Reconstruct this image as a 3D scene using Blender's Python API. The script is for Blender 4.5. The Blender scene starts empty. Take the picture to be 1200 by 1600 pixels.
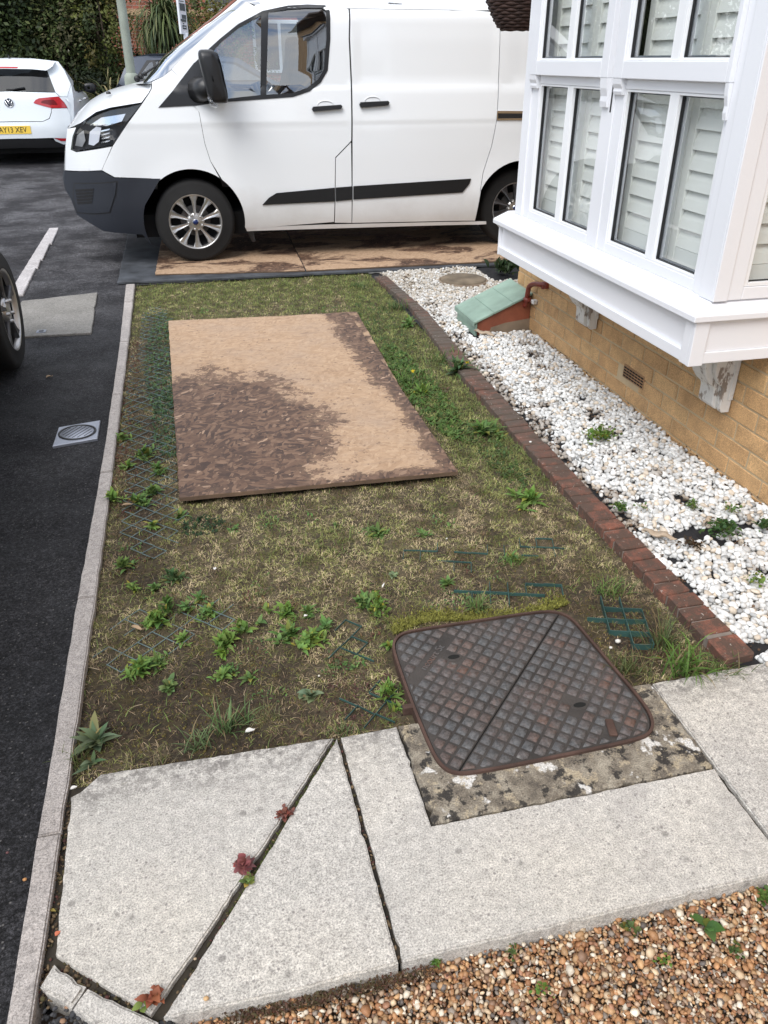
import bpy, bmesh, math, random
import numpy as np
from mathutils import Vector, Matrix
from mathutils.geometry import delaunay_2d_cdt
R = math.radians
rng = np.random.default_rng(7); random.seed(7)
S = bpy.context.scene
COL = S.collection

# ------------------------------------------------------------------ camera, sky, sun, exposure
F_PX, PITCH, ROLL, YAW, CAM_H = 1230.245, 0.521098, 0.000511, 0.233974, 1.6
_fw = np.array([math.sin(YAW)*math.cos(PITCH), math.cos(YAW)*math.cos(PITCH), -math.sin(PITCH)])
_rt = np.array([math.cos(YAW), -math.sin(YAW), 0.0]); _up = np.cross(_rt, _fw)
_c, _s = math.cos(ROLL), math.sin(ROLL)
_X, _Y = _c*_rt+_s*_up, -_s*_rt+_c*_up
cam_data = bpy.data.cameras.new('camera'); cam = bpy.data.objects.new('camera', cam_data); COL.objects.link(cam)
cam.matrix_world = Matrix(((_X[0], _Y[0], -_fw[0], 0), (_X[1], _Y[1], -_fw[1], 0), (_X[2], _Y[2], -_fw[2], CAM_H), (0, 0, 0, 1)))
cam_data.sensor_fit = 'VERTICAL'; cam_data.sensor_height = 24; cam_data.lens = 24*F_PX/1600
cam_data.clip_start = 0.05; cam_data.clip_end = 500
S.camera = cam

SUN_EL, SUN_AZ = 50, 220       # azimuth clockwise from +Y; a soft high sun behind thin cloud
world = bpy.data.worlds.new('World'); S.world = world; world.use_nodes = True
wn, wl = world.node_tree.nodes, world.node_tree.links; wn.clear()
w_out = wn.new('ShaderNodeOutputWorld'); w_bg = wn.new('ShaderNodeBackground'); w_bg.inputs[1].default_value = 0.15
sky = wn.new('ShaderNodeTexSky'); sky.sky_type = 'NISHITA'; sky.sun_disc = False
sky.sun_elevation = R(SUN_EL); sky.sun_rotation = R(SUN_AZ); sky.air_density = 1.0; sky.dust_density = 0.5; sky.ozone_density = 2.0
tc = wn.new('ShaderNodeTexCoord'); mp = wn.new('ShaderNodeMapping'); mp.inputs['Scale'].default_value = (1, 1, 2.6)
nz = wn.new('ShaderNodeTexNoise'); nz.inputs['Scale'].default_value = 2.3; nz.inputs['Detail'].default_value = 9; nz.inputs['Roughness'].default_value = 0.58
cr = wn.new('ShaderNodeValToRGB'); cr.color_ramp.elements[0].position = 0.38; cr.color_ramp.elements[1].position = 0.60
mx = wn.new('ShaderNodeMix'); mx.data_type = 'RGBA'; mx.inputs[7].default_value = (7.6, 7.7, 7.9, 1)
wl.new(tc.outputs['Generated'], mp.inputs[0]); wl.new(mp.outputs[0], nz.inputs[0]); wl.new(nz.outputs[0], cr.inputs[0])
wl.new(cr.outputs[0], mx.inputs[0]); wl.new(sky.outputs[0], mx.inputs[6]); wl.new(mx.outputs[2], w_bg.inputs[0]); wl.new(w_bg.outputs[0], w_out.inputs[0])
sun_d = bpy.data.lights.new('sun', 'SUN'); sun_d.energy = 2.0; sun_d.angle = R(34); sun_d.color = (1, 0.975, 0.94)
sun = bpy.data.objects.new('sun', sun_d); COL.objects.link(sun)
_sd = Vector((math.sin(R(SUN_AZ))*math.cos(R(SUN_EL)), math.cos(R(SUN_AZ))*math.cos(R(SUN_EL)), math.sin(R(SUN_EL))))
sun.rotation_euler = _sd.to_track_quat('Z', 'Y').to_euler()
S.render.engine = 'CYCLES'
S.view_settings.view_transform = 'Standard'; S.view_settings.look = 'None'; S.view_settings.gamma = 1
S.view_settings.use_curve_mapping = False; S.view_settings.exposure = 0.50
S.cycles.max_bounces = 8; S.cycles.transparent_max_bounces = 24

# ------------------------------------------------------------------ measuring: a point of the photograph on a plane of the place
def on(px, py, ax=2, v=0.0):
    d = _X*((px-600)/F_PX) + _Y*(-(py-800)/F_PX) + _fw
    o = np.array([0, 0, CAM_H]); t = (v-o[ax])/d[ax]
    p = o+t*d
    return (float(p[0]), float(p[1]), float(p[2]))
def G(px, py, z=0.0): return on(px, py, 2, z)[:2]

# ------------------------------------------------------------------ materials
MATS = {}
class NT:
    def __init__(s, name):
        s.m = bpy.data.materials.new(name); s.m.use_nodes = True; s.n = s.m.node_tree.nodes; s.l = s.m.node_tree.links
        s.b = s.n['Principled BSDF']; s.tc = None
    def link(s, a, b): s.l.new(a, b)
    def set(s, **k):
        for a, v in k.items():
            i = s.b.inputs[a.replace('_', ' ')]
            if hasattr(v, 'is_output'): s.link(v, i)
            else: i.default_value = v if not isinstance(v, tuple) or len(v) == 4 else (*v, 1)
        return s
    def coord(s, kind='Object', scale=None, rot=None):
        if not s.tc: s.tc = s.n.new('ShaderNodeTexCoord')
        o = s.tc.outputs[kind]
        if scale or rot:
            m = s.n.new('ShaderNodeMapping'); s.link(o, m.inputs[0])
            if scale: m.inputs['Scale'].default_value = scale
            if rot: m.inputs['Rotation'].default_value = rot
            o = m.outputs[0]
        return o
    def noise(s, scale, detail=3, rough=0.55, vec=None, dist=0.0):
        t = s.n.new('ShaderNodeTexNoise'); t.inputs['Scale'].default_value = scale; t.inputs['Detail'].default_value = detail
        t.inputs['Roughness'].default_value = rough; t.inputs['Distortion'].default_value = dist
        s.link(vec or s.coord(), t.inputs[0]); return t.outputs[0]
    def vor(s, scale, vec=None, out='Distance', feature='F1', rnd=1.0):
        t = s.n.new('ShaderNodeTexVoronoi'); t.inputs['Scale'].default_value = scale; t.feature = feature; t.inputs['Randomness'].default_value = rnd
        s.link(vec or s.coord(), t.inputs[0]); return t.outputs[out]
    def ramp(s, fac, stops, interp='LINEAR'):
        r = s.n.new('ShaderNodeValToRGB'); r.color_ramp.interpolation = interp
        e = r.color_ramp.elements
        while len(e) < len(stops): e.new(0.5)
        for k, (p, c) in enumerate(stops):
            e[k].position = p; e[k].color = (c, c, c, 1) if isinstance(c, (int, float)) else (*c, 1)
        s.link(fac, r.inputs[0]); return r.outputs[0]
    def mix(s, f, a, b, mode='MIX'):
        m = s.n.new('ShaderNodeMix'); m.data_type = 'RGBA'; m.blend_type = mode
        for i, v in ((0, f), (6, a), (7, b)):
            if hasattr(v, 'is_output'): s.link(v, m.inputs[i])
            elif i == 0: m.inputs[0].default_value = v
            else: m.inputs[i].default_value = (*v, 1)
        return m.outputs[2]
    def math(s, op, a, b=0.0):
        m = s.n.new('ShaderNodeMath'); m.operation = op
        for i, v in ((0, a), (1, b)):
            if hasattr(v, 'is_output'): s.link(v, m.inputs[i])
            else: m.inputs[i].default_value = v
        return m.outputs[0]
    def bump(s, h, strength=0.3, dist=0.01):
        b = s.n.new('ShaderNodeBump'); b.inputs['Strength'].default_value = strength; b.inputs['Distance'].default_value = dist
        s.link(h, b.inputs['Height']); s.link(b.outputs[0], s.b.inputs['Normal']); return s
    def attr(s, name='Col'):
        a = s.n.new('ShaderNodeVertexColor'); a.layer_name = name; return a.outputs[0]
    def rnd(s): return s.n.new('ShaderNodeObjectInfo').outputs['Random']
    def sep(s, vec):
        x = s.n.new('ShaderNodeSeparateXYZ'); s.link(vec, x.inputs[0]); return x.outputs

def simple(name, col, rough=0.5, metal=0.0, var=0.0, bump=0.0, bscale=60, coat=0.0, spec=0.5):
    m = NT(name); c = (*col, 1)
    if var:
        n = m.noise(6, 5); lo = tuple(x*(1-var) for x in col); hi = tuple(min(1, x*(1+var)) for x in col)
        c = m.ramp(n, [(0.3, lo), (0.7, hi)])
        m.link(c, m.b.inputs['Base Color'])
    else: m.b.inputs['Base Color'].default_value = c
    m.set(Roughness=rough, Metallic=metal)
    m.b.inputs['Coat Weight'].default_value = coat; m.b.inputs['Specular IOR Level'].default_value = spec
    if bump: m.bump(m.noise(bscale, 4), bump, 0.004)
    return m.m

def mat_tarmac():
    m = NT('tarmac'); g = m.coord()
    base = m.ramp(m.noise(1.1, 6, 0.6), [(0.32, (0.0105, 0.0105, 0.0118)), (0.58, (0.020, 0.0195, 0.021)), (0.78, (0.042, 0.040, 0.041))])
    xyz = m.sep(g)
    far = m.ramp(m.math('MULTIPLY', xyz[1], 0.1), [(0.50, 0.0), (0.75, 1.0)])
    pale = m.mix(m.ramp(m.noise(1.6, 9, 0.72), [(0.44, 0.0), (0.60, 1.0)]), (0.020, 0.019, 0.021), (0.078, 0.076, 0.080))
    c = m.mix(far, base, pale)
    c = m.mix(1.0, c, m.ramp(m.noise(130, 4, 0.85), [(0.40, 0.15), (0.50, 0.9), (0.60, 2.4)]), 'MULTIPLY')
    c = m.mix(1.0, c, m.ramp(m.noise(45, 5, 0.85), [(0.38, 0.5), (0.50, 1.0), (0.62, 1.7)]), 'MULTIPLY')
    grit = m.math('MULTIPLY', m.ramp(m.vor(75), [(0.10, 1.0), (0.26, 0.0)]), m.ramp(m.vor(75, out='Color'), [(0.62, 0.0), (0.70, 1.0)]))
    c = m.mix(m.math('MULTIPLY', grit, 0.6), c, (0.20, 0.19, 0.18))
    m.set(Base_Color=c, Roughness=m.ramp(m.noise(3, 4), [(0.35, 0.62), (0.65, 0.9)]))
    m.b.inputs['Specular IOR Level'].default_value = 0.3
    m.bump(m.noise(120, 4, 0.8), 0.6, 0.006); return m.m

def mat_slab(name, lo, hi, dark=1.0, warm=None, edge=False):
    m = NT(name)
    c = m.ramp(m.noise(3.5, 6, 0.6), [(0.3, lo), (0.7, hi)])
    if warm: c = m.mix(m.ramp(m.noise(1.7, 3), [(0.45, 0.0), (0.7, 0.6)]), c, warm)
    fine = m.noise(240, 3, 0.9)
    c = m.mix(1.0, c, m.ramp(fine, [(0.40, 0.55), (0.5, 0.98), (0.60, 1.27)]), 'MULTIPLY')
    c = m.mix(1.0, c, m.ramp(m.noise(45, 4, 0.75), [(0.35, 0.80), (0.65, 1.16)]), 'MULTIPLY')
    # lichen spots: small round dark freckles, in patches
    patch = m.ramp(m.noise(4.2, 3), [(0.34, 0.15), (0.55, 1.0)])
    v = m.vor(78); spots = m.ramp(v, [(0.18, 1.0), (0.34, 0.0)])
    sel = m.ramp(m.vor(78, out='Color'), [(0.50, 0.0), (0.70, 1.0)])
    if edge:   # lichen thickest along the damp lawn side
        gp = m.n.new('ShaderNodeNewGeometry').outputs['Position']; yy = m.sep(gp)[1]
        patch = m.math('MAXIMUM', patch, m.ramp(m.math('ADD', yy, m.math('MULTIPLY', m.math('SUBTRACT', m.noise(7, 4), 0.5), 0.5)), [(0.0, 0.25), (1.0, 0.25)]))
        band = m.ramp(m.math('MULTIPLY', m.math('SUBTRACT', m.math('ADD', yy, m.math('MULTIPLY', m.math('SUBTRACT', m.noise(9, 5, 0.7, vec=gp), 0.5), 0.22)), 1.40), 5.0), [(0.0, 0.06), (0.9, 1.0)])
        c = m.mix(m.math('MULTIPLY', band, m.ramp(m.noise(34, 6, 0.8, vec=gp), [(0.44, 0.0), (0.56, 0.95)])), c, (0.13, 0.12, 0.11))
    c = m.mix(m.math('MULTIPLY', m.math('MULTIPLY', spots, sel), m.math('MULTIPLY', patch, 0.60*dark)), c, (0.13, 0.115, 0.113))
    v2 = m.vor(13); big = m.math('MULTIPLY', m.ramp(v2, [(0.07, 1.0), (0.15, 0.0)]), m.ramp(m.vor(13, out='Color'), [(0.5, 0.0), (0.56, 1.0)]))
    c = m.mix(m.math('MULTIPLY', big, 0.55*dark), c, (0.13, 0.12, 0.11))
    c = m.mix(m.ramp(m.noise(26, 5, 0.7), [(0.58, 0.0), (0.75, 0.55*dark)]), c, (0.2, 0.175, 0.165))
    c = m.mix(m.ramp(m.noise(5, 7, 0.75), [(0.52, 0.0), (0.72, 0.38)]), c, (0.30, 0.275, 0.26))
    m.set(Base_Color=c, Roughness=0.9); m.bump(m.noise(150, 5, 0.8), 0.6, 0.004); return m.m

def mat_surround():
    m = NT('lichened concrete')
    c = m.ramp(m.noise(14, 6, 0.7), [(0.3, (0.06, 0.05, 0.042)), (0.48, (0.20, 0.17, 0.13)), (0.66, (0.36, 0.32, 0.25))])
    c = m.mix(m.ramp(m.noise(20, 5, 0.65, vec=m.coord(rot=(0, 0, 1))), [(0.53, 0.0), (0.58, 0.9)]), c, (0.020, 0.018, 0.017))
    c = m.mix(m.ramp(m.noise(11, 4, 0.6, vec=m.coord(rot=(1, 0, 2))), [(0.59, 0.0), (0.62, 1.0)]), c, (0.62, 0.60, 0.56))
    c = m.mix(m.ramp(m.noise(26, 5, 0.7, vec=m.coord(rot=(2, 1, 0))), [(0.56, 0.0), (0.62, 0.8)]), c, (0.42, 0.35, 0.24))
    c = m.mix(1.0, c, m.ramp(m.noise(240, 2), [(0.3, 0.6), (0.7, 1.35)]), 'MULTIPLY')
    m.set(Base_Color=c, Roughness=0.95); m.bump(m.noise(120, 5, 0.7), 0.8, 0.006); return m.m

def mat_brick(name, lo, mid, hi, moss=0.0):
    m = NT(name); r = m.rnd()
    va = m.n.new('ShaderNodeVectorMath'); va.operation = 'ADD'; m.link(m.coord(), va.inputs[0])
    cbn = m.n.new('ShaderNodeCombineXYZ')
    for i in range(3): m.link(m.math('MULTIPLY', r, (17.0, 31.0, 7.0)[i]), cbn.inputs[i])
    m.link(cbn.outputs[0], va.inputs[1]); oc = va.outputs[0]; gp = m.n.new('ShaderNodeNewGeometry').outputs['Position']; co0 = m.coord
    m.coord = lambda *a, **k: oc
    c = m.ramp(r, [(0.0, lo), (0.5, mid), (1.0, hi)])
    c = m.mix(0.55, c, m.ramp(m.noise(9, 5, 0.65), [(0.3, tuple(x*0.62 for x in mid)), (0.7, tuple(min(1, x*1.35) for x in mid))]))
    c = m.mix(1.0, c, m.ramp(m.noise(210, 2), [(0.33, 0.72), (0.66, 1.22)]), 'MULTIPLY')
    if moss:
        c = m.mix(m.ramp(m.noise(15, 6, 0.7), [(0.36, 0.0), (0.54, moss)]), c, (0.060, 0.047, 0.036))
        xyz = m.sep(gp)
        c = m.mix(m.math('MULTIPLY', m.ramp(m.noise(3.0, 3, vec=gp), [(0.35, 0.3), (0.6, 1.0)]), m.ramp(m.math('MULTIPLY', xyz[1], 0.15), [(0.34, 0.0), (0.56, 0.92)])), c, (0.098, 0.080, 0.064))
        c = m.mix(m.ramp(m.noise(70, 3), [(0.66, 0.0), (0.72, 0.8)]), c, (0.42, 0.38, 0.33))
    else:
        c = m.mix(m.ramp(m.noise(80, 3), [(0.68, 0.0), (0.74, 0.55)]), c, (0.50, 0.36, 0.20))
        c = m.mix(m.ramp(m.noise(5, 4), [(0.58, 0.0), (0.8, 0.4)]), c, (0.20, 0.13, 0.075))
    m.set(Base_Color=c, Roughness=0.92); m.bump(m.noise(150, 5, 0.7), 0.5, 0.004); return m.m

def mat_osb(name, wet=1.0):
    m = NT(name); co = m.coord()
    flakes = []
    for k, (rz, sc) in enumerate(((0.45, 19), (-0.65, 17), (1.9, 23))):
        m1 = m.n.new('ShaderNodeMapping'); m.link(co, m1.inputs[0]); m1.inputs['Rotation'].default_value = (0, 0, rz)
        m2 = m.n.new('ShaderNodeMapping'); m.link(m1.outputs[0], m2.inputs[0]); m2.inputs['Scale'].default_value = (sc, sc*3.4, 1); mpv = m2.outputs[0]
        w = m.n.new('ShaderNodeTexVoronoi'); w.inputs['Scale'].default_value = 1.0; w.inputs['Randomness'].default_value = 1
        d = m.n.new('ShaderNodeVectorMath'); d.operation = 'ADD'
        nn = m.n.new('ShaderNodeTexNoise'); nn.inputs['Scale'].default_value = 9; nn.inputs['Detail'].default_value = 4; m.link(co, nn.inputs[0])
        m.link(mpv, d.inputs[0]); m.link(nn.outputs[1], d.inputs[1]); m.link(d.outputs[0], w.inputs[0]); flakes.append(w.outputs['Color'])
    pick = m.noise(5, 2)
    f = m.mix(m.ramp(m.noise(13, 2), [(0.49, 0.0), (0.50, 1.0)]), flakes[0], flakes[1]); f = m.mix(m.ramp(m.noise(15, 2, vec=m.coord(rot=(0.5, 0, 0))), [(0.53, 0.0), (0.54, 1.0)]), f, flakes[2])
    g = m.math('MULTIPLY', f, 1.0)
    dry = m.ramp(g, [(0.1, (0.37, 0.240, 0.145)), (0.5, (0.44, 0.295, 0.185)), (0.85, (0.49, 0.34, 0.22))])
    # long mill scores across the dry face
    dry = m.mix(m.ramp(m.noise(5, 6, 0.7, vec=m.coord(scale=(1.2, 9, 1))), [(0.55, 0.0), (0.68, 0.55)]), dry, (0.28, 0.19, 0.13))
    dry = m.mix(m.ramp(m.noise(7, 6, 0.8, vec=m.coord(scale=(1.5, 14, 1))), [(0.63, 0.0), (0.7, 0.7)]), dry, (0.62, 0.50, 0.38))
    fib = m.ramp(m.noise(9, 5, 0.7, vec=m.coord(scale=(6, 34, 1), rot=(0, 0, 0.15))), [(0.3, 0.83), (0.7, 1.12)])
    dry = m.mix(1.0, dry, fib, 'MULTIPLY')
    dry = m.mix(m.ramp(m.noise(38, 3, 0.6), [(0.62, 0.0), (0.68, 0.7)]), dry, (0.15, 0.085, 0.052))
    dry = m.mix(m.ramp(m.noise(3.3, 8, 0.8, vec=m.coord(scale=(1, 2.2, 1), rot=(0, 0, 0.2))), [(0.60, 0.0), (0.66, 0.75)]), dry, (0.20, 0.12, 0.075))
    wetc = m.ramp(g, [(0.15, (0.050, 0.027, 0.018)), (0.45, (0.100, 0.055, 0.034)), (0.66, (0.155, 0.088, 0.054)), (0.86, (0.22, 0.135, 0.085)), (0.93, (0.40, 0.27, 0.18)), (1.0, (0.52, 0.36, 0.25))])
    xyz = m.sep(co)
    if name == 'osb board':
        dry = m.mix(m.ramp(m.noise(2.4, 6, 0.7), [(0.45, 0.0), (0.7, 0.55)]), dry, (0.36, 0.27, 0.205))
        # object space: x 0..1.22 left to right, y 0..2.6 near to far; the lower left corner and the right edge soaked
        n1 = m.noise(3.6, 6, 0.66, dist=0.4)
        ex = m.math('MULTIPLY', m.math('SUBTRACT', xyz[0], 0.08), 1/0.72); ey = m.math('MULTIPLY', m.math('SUBTRACT', xyz[1], 0.62), 1/0.92)
        rr0 = m.math('SQRT', m.math('ADD', m.math('MULTIPLY', ex, ex), m.math('MULTIPLY', ey, ey)))
        nf = m.noise(17, 5, 0.7)
        s1 = m.math('SUBTRACT', 1.0, rr0); s1 = m.math('ADD', s1, m.math('MULTIPLY', m.math('SUBTRACT', n1, 0.5), 1.1)); s1 = m.math('ADD', s1, m.math('MULTIPLY', m.math('SUBTRACT', nf, 0.5), 0.5))
        s2 = m.math('ADD', m.math('MULTIPLY', xyz[0], 3.6), -4.02); s2 = m.math('ADD', s2, m.math('MULTIPLY', m.math('SUBTRACT', n1, 0.5), 1.1))
        s2 = m.math('ADD', s2, m.math('MULTIPLY', xyz[1], 0.13))
        s3 = m.math('ADD', m.math('MULTIPLY', xyz[1], -5.0), 0.18); s3 = m.math('ADD', s3, m.math('MULTIPLY', m.math('SUBTRACT', n1, 0.5), 2.0))
        w = m.math('MAXIMUM', m.math('MAXIMUM', s1, s2), s3)
        w = m.math('ADD', w, m.math('MULTIPLY', m.math('SUBTRACT', m.noise(30, 5, 0.75), 0.5), 0.55))
        w = m.ramp(m.math('ADD', w, m.math('MULTIPLY', m.math('SUBTRACT', g, 0.5), 0.22)), [(-0.0, 0.0), (0.025, 0.80), (0.22, 1.0)])
    else:
        w = m.ramp(m.noise(1.6, 6, 0.62, vec=m.coord(scale=(1, 1.6, 1)), dist=0.5), [(0.47, 0.0), (0.53, wet)])
        edge = m.ramp(m.math('ADD', m.math('MULTIPLY', xyz[1], -1.0), m.math('MULTIPLY', m.noise(7, 4), 0.22)), [(-0.0, 1.0), (0.05, 0.0)])
    c = m.mix(w, dry, wetc)
    m.set(Base_Color=c, Roughness=m.ramp(w, [(0.0, 0.85), (1.0, 0.62)])); m.bump(g, 0.25, 0.003); return m.m

def mat_iron(studs=False):
    m = NT('iron studs' if studs else 'rusty cast iron'); n = m.noise(5.2, 6, 0.65)
    c = m.ramp(n, [(0.34, (0.080, 0.083, 0.086)), (0.50, (0.098, 0.092, 0.089)), (0.60, (0.115, 0.070, 0.055)), (0.72, (0.19, 0.080, 0.045))])
    c = m.mix(m.ramp(m.noise(46, 5, 0.7), [(0.42, 0.0), (0.66, 0.75)]), c, (0.135, 0.13, 0.125))
    c = m.mix(m.ramp(m.noise(30, 4, 0.7, vec=m.coord(rot=(0, 0, 1.1))), [(0.52, 0.0), (0.7, 0.5)]), c, (0.10, 0.045, 0.03))
    c = m.mix(m.ramp(m.vor(9), [(0.05, 0.8), (0.09, 0.0)]), c, (0.30, 0.30, 0.28))
    if studs: c = m.mix(0.42, c, m.attr()); c = m.mix(1.0, c, m.ramp(m.noise(90, 5, 0.8), [(0.38, 0.55), (0.62, 1.35)]), 'MULTIPLY')
    m.set(Base_Color=c, Roughness=0.72, Metallic=0.1); m.bump(m.noise(110, 5, 0.7), 0.55, 0.003); return m.m

def mat_vcol(name, rough=0.8, bump=0.0, bs=80, trans=0.0, grain=0.0):
    m = NT(name); c = m.attr()
    if grain: c = m.mix(1.0, c, m.ramp(m.noise(bs, 4, 0.65), [(0.3, 1-grain), (0.7, 1+grain)]), 'MULTIPLY')
    m.set(Base_Color=c, Roughness=rough)
    if bump: m.bump(m.noise(bs, 3), bump, 0.003)
    if trans:
        m.b.inputs['Specular IOR Level'].default_value = 0.3
        tr = m.n.new('ShaderNodeBsdfTranslucent'); m.link(c, tr.inputs[0]); ms = m.n.new('ShaderNodeMixShader'); ms.inputs[0].default_value = trans
        m.link(m.b.outputs[0], ms.inputs[1]); m.link(tr.outputs[0], ms.inputs[2]); m.link(ms.outputs[0], m.n['Material Output'].inputs[0])
    return m.m

def mat_glass(name, tint, refl=0.14, rough=0.0):
    m = NT(name); m.n.remove(m.b)
    t = m.n.new('ShaderNodeBsdfTransparent'); t.inputs[0].default_value = (*tint, 1)
    g = m.n.new('ShaderNodeBsdfGlossy'); g.inputs['Roughness'].default_value = rough; g.inputs[0].default_value = (1, 1, 1, 1)
    lw = m.n.new('ShaderNodeLayerWeight'); lw.inputs[0].default_value = 0.5
    f = m.math('ADD', m.math('MULTIPLY', m.math('POWER', lw.outputs['Facing'], 3.0), 0.8), refl); f.node.use_clamp = True
    ms = m.n.new('ShaderNodeMixShader'); m.link(f, ms.inputs[0]); m.link(t.outputs[0], ms.inputs[1]); m.link(g.outputs[0], ms.inputs[2])
    m.link(ms.outputs[0], m.n['Material Output'].inputs[0]); return m.m

def mat_paint(name, col, dirt=0.0):
    m = NT(name); c = (*col, 1)
    if dirt:
        xyz = m.sep(m.coord()); 
        low = m.ramp(m.math('ADD', xyz[2], m.math('MULTIPLY', m.math('SUBTRACT', m.noise(3, 5, 0.7), 0.5), 0.35)), [(0.22, dirt), (0.62, 0.0)])
        c = m.mix(low, col, (0.36, 0.31, 0.25)); m.link(c, m.b.inputs['Base Color'])
    else: m.b.inputs['Base Color'].default_value = c
    m.set(Roughness=0.32); m.b.inputs['Coat Weight'].default_value = 0.6; m.b.inputs['Coat Roughness'].default_value = 0.05
    m.bump(m.noise(2.0, 2), 0.04, 0.02); return m.m

def mat_soil():
    m = NT('mossy soil'); c = m.attr()
    c = m.mix(0.6, c, m.ramp(m.noise(55, 6, 0.7), [(0.34, (0.008, 0.006, 0.004)), (0.5, (0.050, 0.036, 0.021)), (0.64, (0.15, 0.11, 0.065))]), 'MIX')
    c = m.mix(m.ramp(m.noise(9, 5, 0.65), [(0.5, 0.0), (0.68, 0.55)]), c, (0.085, 0.065, 0.018))
    m.set(Base_Color=c, Roughness=0.97); m.bump(m.noise(170, 5, 0.75), 1.0, 0.010); return m.m

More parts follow.
